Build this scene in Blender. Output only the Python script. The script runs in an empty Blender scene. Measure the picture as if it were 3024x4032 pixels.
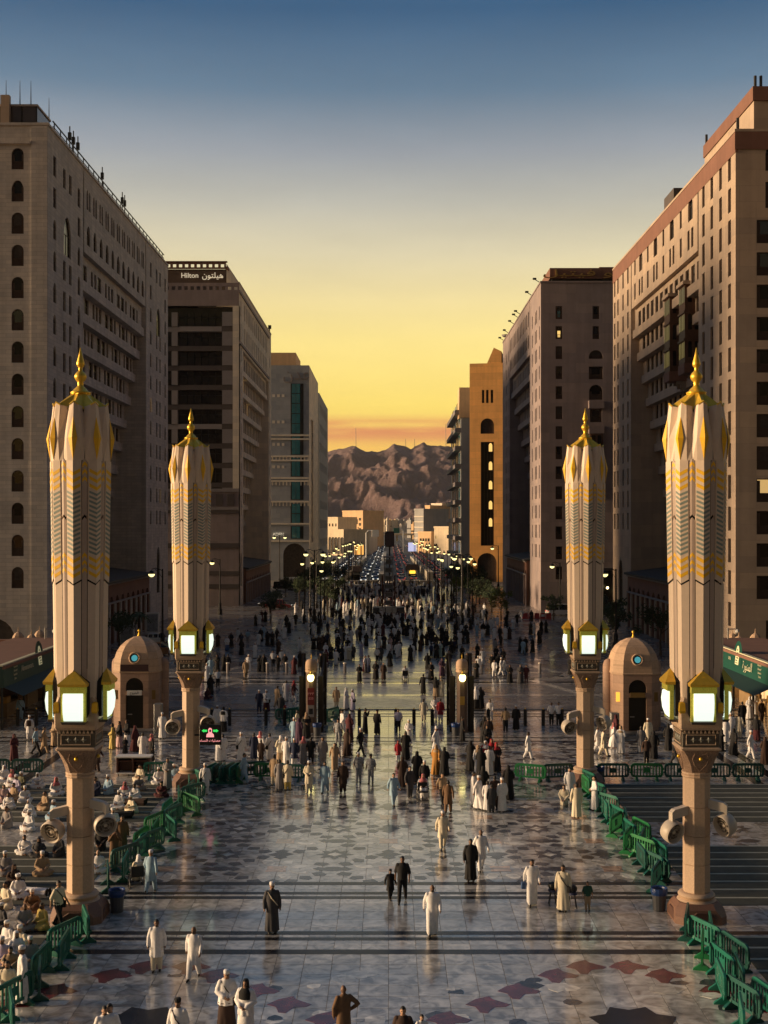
import bpy, bmesh, math, random
from mathutils import Vector, Matrix, Quaternion, noise
from mathutils.kdtree import KDTree
R = math.radians
scene = bpy.context.scene
col = scene.collection
random.seed(7)

# ---------------------------------------------------------------- camera
F, CX, HY, CAMZ = 4900.0, 1530.0, 2070.0, 14.7      # focal length and vanishing point, in photograph pixels
cam = bpy.data.cameras.new('camera')
cam.sensor_fit = 'VERTICAL'
cam.sensor_height = 36.0
cam.sensor_width = 27.0
cam.lens = 36.0 * F / 4032.0
cam.shift_x = -(CX - 1512.0) / 4032.0
cam.shift_y = (HY - 2016.0) / 4032.0
cam.clip_start = 0.5
cam.clip_end = 20000.0
camo = bpy.data.objects.new('camera', cam)
col.objects.link(camo)
camo.location = (0, 0, CAMZ)
camo.rotation_euler = (R(90), 0, 0)
scene.camera = camo

# ---------------------------------------------------------------- dusk sky
SUN_DIR = Vector((0.97, 0.02, -0.145)).normalized()      # the way the light travels: low, from the west
sun_el = math.asin(-SUN_DIR.z)
sun_az = math.atan2(-SUN_DIR.x, -SUN_DIR.y)
world = bpy.data.worlds.new('World')
scene.world = world
world.use_nodes = True
wn, wl = world.node_tree.nodes, world.node_tree.links
wn.clear()
w_out = wn.new('ShaderNodeOutputWorld')
w_bg = wn.new('ShaderNodeBackground')
w_tc = wn.new('ShaderNodeTexCoord')
w_sep = wn.new('ShaderNodeSeparateXYZ')
wl.new(w_tc.outputs['Generated'], w_sep.inputs[0])
w_ramp = wn.new('ShaderNodeValToRGB')
def s2l(c):
    return tuple(((v / 255.0) / 12.92 if v / 255.0 <= 0.04045 else ((v / 255.0 + 0.055) / 1.055) ** 2.4) for v in c) + (1.0,)
SKY = [(0.0, (240, 156, 76)), (0.05, (253, 190, 88)), (0.0955, (253, 222, 110)), (0.147, (252, 227, 140)),
       (0.18, (240, 220, 158)), (0.213, (219, 207, 171)), (0.25, (187, 184, 171)), (0.287, (153, 159, 166)), (0.33, (98, 124, 147)),
       (0.383, (52, 90, 125)), (0.60, (54, 90, 126)), (1.0, (58, 92, 128))]
el = w_ramp.color_ramp.elements
el[0].position, el[0].color = SKY[0][0], s2l(SKY[0][1])
el[1].position, el[1].color = SKY[-1][0], s2l(SKY[-1][1])
for p, c in SKY[1:-1]:
    e = el.new(p); e.color = s2l(c)
wl.new(w_sep.outputs['Z'], w_ramp.inputs['Fac'])
# a thin bank of cloud low over the horizon
w_map = wn.new('ShaderNodeMapping'); w_map.inputs['Scale'].default_value = (5.0, 5.0, 70.0)
wl.new(w_tc.outputs['Generated'], w_map.inputs['Vector'])
w_noise = wn.new('ShaderNodeTexNoise'); w_noise.inputs['Scale'].default_value = 1.0; w_noise.inputs['Detail'].default_value = 5.0
wl.new(w_map.outputs[0], w_noise.inputs['Vector'])
w_band = wn.new('ShaderNodeValToRGB')
be = w_band.color_ramp.elements
be[0].position, be[0].color = 0.064, (0, 0, 0, 1)
be[1].position, be[1].color = 0.088, (0, 0, 0, 1)
for p, v in ((0.072, 1), (0.081, 1)):
    e = be.new(p); e.color = (v, v, v, 1)
wl.new(w_sep.outputs['Z'], w_band.inputs['Fac'])
w_th = wn.new('ShaderNodeMapRange')
w_th.inputs['From Min'].default_value = 0.28; w_th.inputs['From Max'].default_value = 0.46
wl.new(w_noise.outputs['Fac'], w_th.inputs['Value'])
w_mul = wn.new('ShaderNodeMath'); w_mul.operation = 'MULTIPLY'
wl.new(w_band.outputs['Color'], w_mul.inputs[0]); wl.new(w_th.outputs[0], w_mul.inputs[1])
w_cl = wn.new('ShaderNodeMix'); w_cl.data_type = 'RGBA'
wl.new(w_mul.outputs[0], w_cl.inputs[0]); wl.new(w_ramp.outputs['Color'], w_cl.inputs[6])
w_cl.inputs[7].default_value = s2l((226, 146, 92))
# physical sky mixed in for the glow towards the set sun
w_sky = wn.new('ShaderNodeTexSky'); w_sky.sky_type = 'NISHITA'; w_sky.sun_disc = False
w_sky.sun_elevation = R(4.0); w_sky.sun_rotation = sun_az
w_sky.dust_density = 2.5
w_add = wn.new('ShaderNodeMix'); w_add.data_type = 'RGBA'; w_add.blend_type = 'ADD'
w_add.inputs[0].default_value = 0.012
# faint high streaks of dust
w_map2 = wn.new('ShaderNodeMapping'); w_map2.inputs['Scale'].default_value = (2.2, 2.2, 9.0); w_map2.inputs['Rotation'].default_value = (0.12, 0.06, 0.4)
wl.new(w_tc.outputs['Generated'], w_map2.inputs['Vector'])
w_n2 = wn.new('ShaderNodeTexNoise'); w_n2.inputs['Scale'].default_value = 1.6; w_n2.inputs['Detail'].default_value = 7.0; w_n2.inputs['Roughness'].default_value = 0.6
wl.new(w_map2.outputs[0], w_n2.inputs['Vector'])
w_r2 = wn.new('ShaderNodeMapRange'); w_r2.inputs['From Min'].default_value = 0.3; w_r2.inputs['From Max'].default_value = 0.75
w_r2.inputs['To Min'].default_value = 0.95; w_r2.inputs['To Max'].default_value = 1.10
wl.new(w_n2.outputs['Fac'], w_r2.inputs['Value'])
w_st = wn.new('ShaderNodeMix'); w_st.data_type = 'RGBA'; w_st.blend_type = 'MULTIPLY'; w_st.inputs[0].default_value = 1.0
wl.new(w_cl.outputs[2], w_st.inputs[6]); wl.new(w_r2.outputs[0], w_st.inputs[7])
# the afterglow fades away from the north-west, where the sun went down
w_dot = wn.new('ShaderNodeVectorMath'); w_dot.operation = 'DOT_PRODUCT'; w_dot.inputs[1].default_value = (-0.42, 0.907, 0.0)
wl.new(w_tc.outputs['Generated'], w_dot.inputs[0])
w_glow = wn.new('ShaderNodeMapRange'); w_glow.interpolation_type = 'SMOOTHSTEP'
w_glow.inputs['From Min'].default_value = -0.9; w_glow.inputs['From Max'].default_value = 0.75
w_glow.inputs['To Min'].default_value = 0.16; w_glow.inputs['To Max'].default_value = 1.0
wl.new(w_dot.outputs['Value'], w_glow.inputs['Value'])
w_gm = wn.new('ShaderNodeMix'); w_gm.data_type = 'RGBA'; w_gm.blend_type = 'MULTIPLY'; w_gm.inputs[0].default_value = 1.0
wl.new(w_st.outputs[2], w_gm.inputs[6]); wl.new(w_glow.outputs[0], w_gm.inputs[7])
wl.new(w_gm.outputs[2], w_add.inputs[6]); wl.new(w_sky.outputs[0], w_add.inputs[7])
wl.new(w_add.outputs[2], w_bg.inputs['Color'])
w_bg.inputs['Strength'].default_value = 0.765
wl.new(w_bg.outputs[0], w_out.inputs['Surface'])

# ---------------------------------------------------------------- low soft sun
sun = bpy.data.lights.new('sun', 'SUN')
sun.energy = 5.0
sun.angle = R(13)
sun.color = (1.0, 0.69, 0.40)
suno = bpy.data.objects.new('sun', sun)
col.objects.link(suno)
suno.rotation_euler = SUN_DIR.to_track_quat('-Z', 'Y').to_euler()
suno.location = (-60, -30, 60)

scene.view_settings.view_transform = 'Standard'
scene.view_settings.look = 'None'
scene.view_settings.gamma = 1.0
scene.view_settings.exposure = 0.42
scene.view_settings.use_curve_mapping = False
scene.render.engine = 'CYCLES'
scene.cycles.use_denoising = True
scene.cycles.max_bounces = 5
scene.cycles.diffuse_bounces = 3
scene.cycles.glossy_bounces = 3
scene.cycles.transmission_bounces = 2
scene.cycles.sample_clamp_indirect = 4.0
scene.cycles.caustics_reflective = False
scene.cycles.caustics_refractive = False

# ================================================================ helpers
def px(x, y, z=0.0):
    """where the sight line through a photograph pixel meets the level z"""
    d = (CAMZ - z) * F / (y - HY)
    return Vector(((x - CX) * d / F, d, z))

def tag(o, label=None, cat=None, group=None, kind=None):
    if label: o['label'] = label
    if cat: o['category'] = cat
    if group: o['group'] = group
    if kind: o['kind'] = kind
    return o

def empty(name, loc=(0, 0, 0), rz=0.0, parent=None):
    o = bpy.data.objects.new(name, None)
    o.empty_display_size = 0.2
    col.objects.link(o)
    o.location = loc
    o.rotation_euler = (0, 0, rz)
    o.parent = parent
    return o

def thing(name, label, cat, loc=(0, 0, 0), rz=0.0, group=None):
    return tag(empty(name, loc, rz), label, cat, group)

def copy_tree(o, parent=None):
    c = o.copy()
    col.objects.link(c)
    c.parent = parent
    for ch in o.children:
        copy_tree(ch, c)
    return c

class MB:
    """collects faces, then links them as ONE mesh object"""
    def __init__(s):
        s.v, s.f, s.m = [], [], []
    def face(s, pts, m=0):
        b = len(s.v)
        s.v += [tuple(p) for p in pts]
        s.f.append(tuple(range(b, b + len(pts)))); s.m.append(m)
    def raw(s, vs, fs, m=0):
        b = len(s.v)
        s.v += [tuple(p) for p in vs]
        for f in fs:
            s.f.append(tuple(i + b for i in f)); s.m.append(m)
        return s
    def box(s, x0, x1, y0, y1, z0, z1, m=0):
        v = [(x0, y0, z0), (x1, y0, z0), (x1, y1, z0), (x0, y1, z0), (x0, y0, z1), (x1, y0, z1), (x1, y1, z1), (x0, y1, z1)]
        return s.raw(v, [(0, 3, 2, 1), (4, 5, 6, 7), (0, 1, 5, 4), (1, 2, 6, 5), (2, 3, 7, 6), (3, 0, 4, 7)], m)
    def bbox(s, x0, x1, y0, y1, z0, z1, b=0.01, m=0):
        """a box with chamfered upright and top edges"""
        def ring(i, z):
            return [(x0 + i + b, y0 + i, z), (x1 - i - b, y0 + i, z), (x1 - i, y0 + i + b, z), (x1 - i, y1 - i - b, z),
                    (x1 - i - b, y1 - i, z), (x0 + i + b, y1 - i, z), (x0 + i, y1 - i - b, z), (x0 + i, y0 + i + b, z)]
        return s.rings([ring(0, z0), ring(0, z1 - b), ring(b, z1)], m, caps=(True, True))
    def rings(s, rs, m=0, caps=(True, True), closed=True):
        n = len(rs[0]); b = len(s.v)
        for r in rs: s.v += [tuple(p) for p in r]
        for k in range(len(rs) - 1):
            for i in range(n if closed else n - 1):
                j = (i + 1) % n
                s.f.append((b + k * n + i, b + k * n + j, b + (k + 1) * n + j, b + (k + 1) * n + i)); s.m.append(m)
        if caps[0]: s.f.append(tuple(b + i for i in reversed(range(n)))); s.m.append(m)
        if caps[1]: s.f.append(tuple(b + (len(rs) - 1) * n + i for i in range(n))); s.m.append(m)
        return s
    def lathe(s, prof, n=16, c=(0, 0, 0), m=0, rot=0.0, sx=1.0, sy=1.0):
        """prof: list of (radius, z)"""
        rs = [[(c[0] + r * sx * math.cos(rot + 2 * math.pi * i / n), c[1] + r * sy * math.sin(rot + 2 * math.pi * i / n), c[2] + z) for i in range(n)] for r, z in prof]
        return s.rings(rs, m)
    def tube(s, pts, rad, n=8, m=0):
        """a round bar along a list of points; rad a number or one per point"""
        P = [Vector(p) for p in pts]
        rs = []
        up = Vector((0, 0, 1))
        for i, p in enumerate(P):
            t = (P[min(i + 1, len(P) - 1)] - P[max(i - 1, 0)]).normalized()
            a = t.cross(up)
            if a.length < 0.1: a = t.cross(Vector((0, 1, 0)))
            a.normalize(); b2 = a.cross(t).normalized()
            r = rad[i] if isinstance(rad, (list, tuple)) else rad
            rs.append([p + a * r * math.cos(2 * math.pi * k / n) + b2 * r * math.sin(2 * math.pi * k / n) for k in range(n)])
        return s.rings(rs, m)
    def ball(s, c, r, n=10, k=6, m=0, rr=None):
        rr = rr or (r, r, r)
        rs = []
        for j in range(k + 1):
            th = math.pi * (0.02 + 0.96 * j / k)
            rs.append([(c[0] + rr[0] * math.sin(th) * math.cos(2 * math.pi * i / n), c[1] + rr[1] * math.sin(th) * math.sin(2 * math.pi * i / n), c[2] - rr[2] * math.cos(th)) for i in range(n)])
        return s.rings(rs, m)
    def prism(s, poly, z0, z1, m=0):
        return s.rings([[(x, y, z0) for x, y in poly], [(x, y, z1) for x, y in poly]], m)
    def prism_y(s, poly, y0, y1, m=0):
        """an outline in x,z pushed through y"""
        return s.rings([[(x, y0, z) for x, z in poly], [(x, y1, z) for x, z in poly]], m)
    def mesh(s, name, mats, smooth=False):
        me = bpy.data.meshes.new(name)
        me.from_pydata(s.v, [], s.f)
        for mt in (mats if isinstance(mats, (list, tuple)) else [mats]):
            me.materials.append(mt)
        me.polygons.foreach_set('material_index', s.m)
        if smooth: me.polygons.foreach_set('use_smooth', [True] * len(s.f))
        me.update()
        return me
    def build(s, name, mats, parent=None, loc=None, rz=0.0, smooth=False, smooth_angle=None):
        o = bpy.data.objects.new(name, s.mesh(name, mats, smooth))
        col.objects.link(o)
        if loc is not None: o.location = loc
        o.rotation_euler = (0, 0, rz)
        o.parent = parent
        if smooth_angle is not None:
            o.data.polygons.foreach_set('use_smooth', [True] * len(o.data.polygons))
            o.data.set_sharp_from_angle(angle=R(smooth_angle))
        return o

def place(name, me, parent=None, loc=(0, 0, 0), rz=0.0, scale=None):
    o = bpy.data.objects.new(name, me)
    col.objects.link(o)
    o.location = loc
    o.rotation_euler = (0, 0, rz)
    if scale is not None: o.scale = scale
    o.parent = parent
    return o

# ---------------------------------------------------------------- materials
MATS = {}
def mat(name, c, rough=0.7, metal=0.0, var=0.12, scale=3.0, bump=0.0, bscale=None, emit=None, estr=0.0, spec=0.5, coat=0.0,
        brick=None, joint=0.75, coords='pos', streak=0.0, rvar=0.0):
    """a procedural surface: base colour broken up by noise, optional masonry courses, rain streaks and bump"""
    if name in MATS: return MATS[name]
    m = bpy.data.materials.new(name); MATS[name] = m
    m.use_nodes = True
    nt = m.node_tree; N, L = nt.nodes, nt.links
    p = N['Principled BSDF']
    p.inputs['Roughness'].default_value = rough
    p.inputs['Metallic'].default_value = metal
    p.inputs['Specular IOR Level'].default_value = spec
    p.inputs['Coat Weight'].default_value = coat
    if coords == 'pos':
        g = N.new('ShaderNodeNewGeometry').outputs['Position']
    else:
        g = N.new('ShaderNodeTexCoord').outputs['Object']
    col_out = None
    if var > 0:
        n1 = N.new('ShaderNodeTexNoise'); n1.inputs['Scale'].default_value = scale; n1.inputs['Detail'].default_value = 6.0
        n1.inputs['Roughness'].default_value = 0.65
        L.new(g, n1.inputs['Vector'])
        mr = N.new('ShaderNodeMapRange'); mr.inputs['From Min'].default_value = 0.25; mr.inputs['From Max'].default_value = 0.75
        mr.inputs['To Min'].default_value = 1.0 - var; mr.inputs['To Max'].default_value = 1.0 + var
        L.new(n1.outputs['Fac'], mr.inputs['Value'])
        mx = N.new('ShaderNodeMix'); mx.data_type = 'RGBA'; mx.blend_type = 'MULTIPLY'; mx.inputs[0].default_value = 1.0
        mx.inputs[6].default_value = (*c, 1)
        L.new(mr.outputs[0], mx.inputs[7])
        col_out = mx.outputs[2]
        if rvar > 0:
            m2 = N.new('ShaderNodeMapRange'); m2.inputs['To Min'].default_value = max(0.02, rough - rvar); m2.inputs['To Max'].default_value = rough + rvar
            L.new(n1.outputs['Fac'], m2.inputs['Value']); L.new(m2.outputs[0], p.inputs['Roughness'])
    if streak > 0:
        mp = N.new('ShaderNodeMapping'); mp.inputs['Scale'].default_value = (1.3, 1.3, 0.06)
        L.new(g, mp.inputs['Vector'])
        n3 = N.new('ShaderNodeTexNoise'); n3.inputs['Scale'].default_value = 1.0; n3.inputs['Detail'].default_value = 5.0
        L.new(mp.outputs[0], n3.inputs['Vector'])
        r3 = N.new('ShaderNodeMapRange'); r3.inputs['From Min'].default_value = 0.35; r3.inputs['From Max'].default_value = 0.7
        r3.inputs['To Min'].default_value = 1.0 + streak * 0.3; r3.inputs['To Max'].default_value = 1.0 - streak
        L.new(n3.outputs['Fac'], r3.inputs['Value'])
        m3 = N.new('ShaderNodeMix'); m3.data_type = 'RGBA'; m3.blend_type = 'MULTIPLY'; m3.inputs[0].default_value = 1.0
        if col_out: L.new(col_out, m3.inputs[6])
        else: m3.inputs[6].default_value = (*c, 1)
        L.new(r3.outputs[0], m3.inputs[7]); col_out = m3.outputs[2]
    bh = None
    if brick:
        sp = N.new('ShaderNodeSeparateXYZ'); L.new(g, sp.inputs[0])
        ad = N.new('ShaderNodeMath'); ad.operation = 'ADD'
        L.new(sp.outputs['X'], ad.inputs[0]); L.new(sp.outputs['Y'], ad.inputs[1])
        cb = N.new('ShaderNodeCombineXYZ'); L.new(ad.outputs[0], cb.inputs['X']); L.new(sp.outputs['Z'], cb.inputs['Y'])
        bk = N.new('ShaderNodeTexBrick'); bk.inputs['Scale'].default_value = 1.0
        bk.inputs['Brick Width'].default_value = brick[0]; bk.inputs['Row Height'].default_value = brick[1]
        bk.inputs['Mortar Size'].default_value = brick[2]; bk.inputs['Mortar Smooth'].default_value = 0.3
        bk.inputs['Color1'].default_value = (1.09, 1.07, 1.04, 1); bk.inputs['Color2'].default_value = (0.87, 0.875, 0.90, 1)
        bk.inputs['Mortar'].default_value = (joint, joint, joint, 1)
        L.new(cb.outputs[0], bk.inputs['Vector'])
        m4 = N.new('ShaderNodeMix'); m4.data_type = 'RGBA'; m4.blend_type = 'MULTIPLY'; m4.inputs[0].default_value = 1.0
        if col_out: L.new(col_out, m4.inputs[6])
        else: m4.inputs[6].default_value = (*c, 1)
        L.new(bk.outputs['Color'], m4.inputs[7]); col_out = m4.outputs[2]
        bh = bk.outputs['Fac']
    if col_out: L.new(col_out, p.inputs['Base Color'])
    else: p.inputs['Base Color'].default_value = (*c, 1)
    if bump > 0:
        n2 = N.new('ShaderNodeTexNoise'); n2.inputs['Scale'].default_value = bscale or scale * 6; n2.inputs['Detail'].default_value = 4.0
        L.new(g, n2.inputs['Vector'])
        bp = N.new('ShaderNodeBump'); bp.inputs['Strength'].default_value = bump; bp.inputs['Distance'].default_value = 0.02
        L.new(n2.outputs['Fac'], bp.inputs['Height']); L.new(bp.outputs[0], p.inputs['Normal'])
    if emit:
        p.inputs['Emission Color'].default_value = (*emit, 1); p.inputs['Emission Strength'].default_value = estr
    return m

def text_mesh(txt, size, extrude=0.03, name='lettering'):
    """written characters as a mesh, centred, standing in x,z and facing -y"""
    cu = bpy.data.curves.new(name, 'FONT')
    cu.body = txt; cu.size = size; cu.extrude = extrude; cu.align_x = 'CENTER'; cu.align_y = 'CENTER'
    cu.resolution_u = 3
    t = bpy.data.objects.new(name, cu); col.objects.link(t)
    bpy.context.view_layer.update()
    me = bpy.data.meshes.new_from_object(t.evaluated_get(bpy.context.evaluated_depsgraph_get()))
    bpy.data.objects.remove(t); bpy.data.curves.remove(cu)
    me.transform(Matrix.Rotation(R(90), 4, 'X'))
    return me
def lettering(txt, size, mt, parent, loc, rz=0.0, extrude=0.03, name='lettering'):
    me = text_mesh(txt, size, extrude, name)
    me.materials.clear(); me.materials.append(mt)
    return place(name, me, parent, loc, rz)

def facade(mb, O, u, W, H, openings, depth=0.3, m=0, reveal_m=None):
    """an upright wall sheet with real openings. O lower start corner, u unit direction along the wall; inward is u turned left.
    openings: (s, z, w, h, arch) lower middle point s,z; arch 0 = square, 1 = pointed, 2 = round"""
    O = Vector(O); u = Vector((u[0], u[1], 0)); n = Vector((-u[1], u[0], 0))
    rm = m if reveal_m is None else reveal_m
    P = lambda s, z, d=0.0: O + u * s + n * d + Vector((0, 0, z))
    ss = sorted({0.0, W, *[round(a, 4) for o in openings for a in (o[0] - o[2] / 2, o[0] + o[2] / 2)]})
    zs = sorted({0.0, H, *[round(a, 4) for o in openings for a in (o[1], o[1] + o[3])]})
    ss = [s for s in ss if -1e-6 <= s <= W + 1e-6]; zs = [z for z in zs if -1e-6 <= z <= H + 1e-6]
    cols = {}
    for o in openings:
        cols.setdefault(None, []).append((o[0] - o[2] / 2, o[0] + o[2] / 2, o[1], o[1] + o[3]))
    rects = cols.get(None, [])
    for k in range(len(zs) - 1):
        zc = (zs[k] + zs[k + 1]) / 2
        act = [r for r in rects if r[2] < zc < r[3]]
        run = None
        for i in range(len(ss) - 1):
            sc = (ss[i] + ss[i + 1]) / 2
            hole = any(r[0] < sc < r[1] for r in act)
            if not hole and run is None: run = ss[i]
            if hole and run is not None:
                mb.face([P(run, zs[k]), P(ss[i], zs[k]), P(ss[i], zs[k + 1]), P(run, zs[k + 1])], m); run = None
        if run is not None:
            mb.face([P(run, zs[k]), P(W, zs[k]), P(W, zs[k + 1]), P(run, zs[k + 1])], m)
    for (s, z, w, h, a) in openings:
        bd = outline(w, h, a)
        pts = [(s + x, z + y) for x, y in bd]
        for i in range(len(pts)):
            j = (i + 1) % len(pts)
            mb.face([P(*pts[i]), P(*pts[j]), P(*pts[j], depth), P(*pts[i], depth)], rm)
        if a:
            top = z + h; half = len(bd)
            up = [p for p in pts if p[1] > z + 1e-6]
            rt = [p for p in up if p[0] >= s - 1e-6]; lf = [p for p in up if p[0] <= s + 1e-6]
            mb.face([P(*p) for p in rt] + [P(s + w / 2, top)], m)
            mb.face([P(*p) for p in lf] + [P(s - w / 2, top)] if False else [P(s - w / 2, top)] + [P(*p) for p in lf], m)

def outline(w, h, a, n=5):
    """opening outline, counter-clockwise from lower left: square, pointed or round top"""
    if not a: return [(-w / 2, 0), (w / 2, 0), (w / 2, h), (-w / 2, h)]
    if a == 1: rise = w * 0.62
    else: rise = w / 2
    rise = min(rise, h * 0.95)
    z0 = h - rise
    pts = [(-w / 2, 0), (w / 2, 0)]
    right = []
    for i in range(n + 1):
        t = i / n
        if a == 2:
            an = t * math.pi / 2
            right.append((w / 2 * math.cos(an), z0 + rise * math.sin(an)))
        else:
            an = t * math.pi / 2
            right.append((w / 2 * (1 - t) ** 0.62 if t < 1 else 0.0, z0 + rise * math.sin(an * 0.92) / math.sin(math.pi / 2 * 0.92)))
    left = [(-x, y) for x, y in reversed(right[:-1])]
    return pts + right + left

WIN = {}
def window_mesh(w, h, a, style, mats, depth=0.28):
    """frame, mullions and pane for an opening; origin at the opening's lower middle on the wall face, x along, y inward"""
    key = (round(w, 2), round(h, 2), a, style, tuple(m.name for m in mats), depth)
    if key in WIN: return WIN[key]
    mb = MB()
    y = depth * 0.72
    bd = outline(w + 0.02, h + 0.01, a)
    mb.face([(x, y, z) for x, z in bd], 1)                       # pane
    fr = 0.07 if w < 1.6 else 0.1
    inn = outline(w - 2 * fr, h - 2 * fr, a)
    n = len(bd)
    for i in range(n):                                           # frame round the pane
        j = (i + 1) % n
        a0, a1 = bd[i], bd[j]; b0, b1 = (inn[i][0], inn[i][1] + fr), (inn[j][0], inn[j][1] + fr)
        mb.face([(a0[0], y - .06, a0[1]), (a1[0], y - .06, a1[1]), (b1[0], y - .06, b1[1]), (b0[0], y - .06, b0[1])], 0)
        mb.face([(b0[0], y - .06, b0[1]), (b1[0], y - .06, b1[1]), (b1[0], y, b1[1]), (b0[0], y, b0[1])], 0)
    if style == 'sash':
        mb.box(-w / 2 + fr, w / 2 - fr, y - .05, y - .004, h * 0.55, h * 0.55 + .06, 0)
        if w > 0.9: mb.box(-.03, .03, y - .045, y - .006, .05, h * 0.55, 0)
    elif style == 'wood':            # carved wooden screen with a small arched pane in its middle
        zt = h * 0.36
        mb.box(-w / 2 + fr, w / 2 - fr, y - .05, y - .004, fr, zt, 0)
        for k in range(5):
            xx = -w / 2 + fr + (w - 2 * fr) * (k + 0.5) / 5
            mb.box(xx - .03, xx + .03, y - .075, y - .051, fr + .05, zt - .06, 0)
        mb.box(-w / 2 + .01, w / 2 - .01, y - .10, y - .001, zt, zt + .07, 0)
        for sgn in (-1, 1):
            mb.box(min(sgn * w * .30, sgn * (w / 2 - fr)), max(sgn * w * .30, sgn * (w / 2 - fr)), y - .05, y - .004, zt + .07, h - w * (.5 if a else .1), 0)
    elif style == 'grid':
        nx = max(2, int(w / 0.8)); 
        for k in range(1, nx):
            xx = -w / 2 + w * k / nx
            mb.box(xx - .025, xx + .025, y - .05, y - .004, fr, h - fr, 0)
        mb.box(-w / 2 + fr, w / 2 - fr, y - .055, y - .003, h * .72, h * .72 + .05, 0)
    elif style == 'bars':
        for k in range(1, 3):
            xx = -w / 2 + w * k / 3
            mb.box(xx - .03, xx + .03, y - .05, y - .004, fr, h - (w * .5 if a else fr), 0)
    WIN[key] = mb.mesh('window', list(mats))
    return WIN[key]

RW = random.Random(77)
def PANE(k):
    return {'drawn_curtain': lambda: mat('drawn_curtain', (.060, .048, .040), .5, var=.5, scale=2.2, spec=.3),
            'sky_glass': lambda: mat('sky_glass', (.018, .016, .018), .08, var=.0, spec=.9),
            'dim_lit_room': lambda: mat('dim_lit_room', (.2, .13, .06), .5, var=.4, scale=1.5, emit=(1, .62, .22), estr=.45)}[k]()
def wall_windows(root, O, u, openings, style, mats, depth=0.3, name='window'):
    u = Vector((u[0], u[1], 0)); rz = math.atan2(u.y, u.x)
    O = Vector(O)
    for i, (s, z, w, h, a) in enumerate(openings):
        st = style(i, s, z) if callable(style) else style
        q = RW.random()
        ms = mats if q < .62 or mats[1].name != 'dark_glass' else ((mats[0], PANE('drawn_curtain')) if q < .82 else ((mats[0], PANE('sky_glass')) if q < .985 else (mats[0], PANE('dim_lit_room'))))
        place(name, window_mesh(w, h, a, st, ms, depth), root, O + u * s + Vector((0, 0, z)) , rz)

def anchor(root, loc):
    """put a thing's Empty at its base; its parts were laid out in world measures"""
    loc = Vector(loc)
    root.location = loc
    inv = Matrix.Translation(-loc)
    for ch in root.children:
        ch.matrix_parent_inverse = inv
    return root

# ================================================================ the ground
def marble(name, c, cell=0.95, var=0.22, rough=0.2, spec=0.5, coat=0.5):
    """polished paving: every slab its own tone, veins inside it, gloss worn unevenly"""
    m = bpy.data.materials.new(name); MATS[name] = m
    m.use_nodes = True
    N, L = m.node_tree.nodes, m.node_tree.links
    p = N['Principled BSDF']
    g = N.new('ShaderNodeNewGeometry').outputs['Position']
    sc = N.new('ShaderNodeVectorMath'); sc.operation = 'SCALE'; sc.inputs[3].default_value = 1.0 / cell
    L.new(g, sc.inputs[0])
    fl = N.new('ShaderNodeVectorMath'); fl.operation = 'FLOOR'; L.new(sc.outputs[0], fl.inputs[0])
    wn2 = N.new('ShaderNodeTexWhiteNoise'); wn2.noise_dimensions = '2D'; L.new(fl.outputs[0], wn2.inputs['Vector'])
    n1 = N.new('ShaderNodeTexNoise'); n1.inputs['Scale'].default_value = 1.6; n1.inputs['Detail'].default_value = 8.0; n1.inputs['Distortion'].default_value = 1.2
    of = N.new('ShaderNodeVectorMath'); of.operation = 'MULTIPLY_ADD'
    L.new(wn2.outputs['Color'], of.inputs[0]); of.inputs[1].default_value = (40, 40, 0); L.new(g, of.inputs[2])
    L.new(of.outputs[0], n1.inputs['Vector'])
    n5 = N.new('ShaderNodeTexNoise'); n5.inputs['Scale'].default_value = 0.22; n5.inputs['Detail'].default_value = 4.0
    L.new(g, n5.inputs['Vector'])
    a = N.new('ShaderNodeMapRange'); a.inputs['To Min'].default_value = 1 - var; a.inputs['To Max'].default_value = 1 + var
    L.new(wn2.outputs['Value'], a.inputs['Value'])
    b = N.new('ShaderNodeMapRange'); b.inputs['From Min'].default_value = 0.34; b.inputs['From Max'].default_value = 0.66
    b.inputs['To Min'].default_value = 0.50; b.inputs['To Max'].default_value = 1.42
    L.new(n1.outputs['Fac'], b.inputs['Value'])
    ab = N.new('ShaderNodeMath'); ab.operation = 'MULTIPLY'; L.new(a.outputs[0], ab.inputs[0]); L.new(b.outputs[0], ab.inputs[1])
    mx = N.new('ShaderNodeMix'); mx.data_type = 'RGBA'; mx.blend_type = 'MULTIPLY'; mx.inputs[0].default_value = 1.0
    mx.inputs[6].default_value = (*c, 1); L.new(ab.outputs[0], mx.inputs[7])
    L.new(mx.outputs[2], p.inputs['Base Color'])
    r = N.new('ShaderNodeMapRange'); r.inputs['From Min'].default_value = 0.3; r.inputs['From Max'].default_value = 0.7
    r.inputs['To Min'].default_value = rough * 0.7; r.inputs['To Max'].default_value = rough * 1.5
    L.new(n5.outputs['Fac'], r.inputs['Value']); L.new(r.outputs[0], p.inputs['Roughness'])
    p.inputs['Specular IOR Level'].default_value = spec
    p.inputs['Coat Weight'].default_value = coat; p.inputs['Coat Roughness'].default_value = 0.08
    n6 = N.new('ShaderNodeTexNoise'); n6.inputs['Scale'].default_value = 1.4; n6.inputs['Detail'].default_value = 2.0
    L.new(of.outputs[0], n6.inputs['Vector'])
    bp = N.new('ShaderNodeBump'); bp.inputs['Strength'].default_value = 0.10; bp.inputs['Distance'].default_value = 0.012
    L.new(n6.outputs['Fac'], bp.inputs['Height']); L.new(bp.outputs[0], p.inputs['Normal'])
    return m

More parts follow.
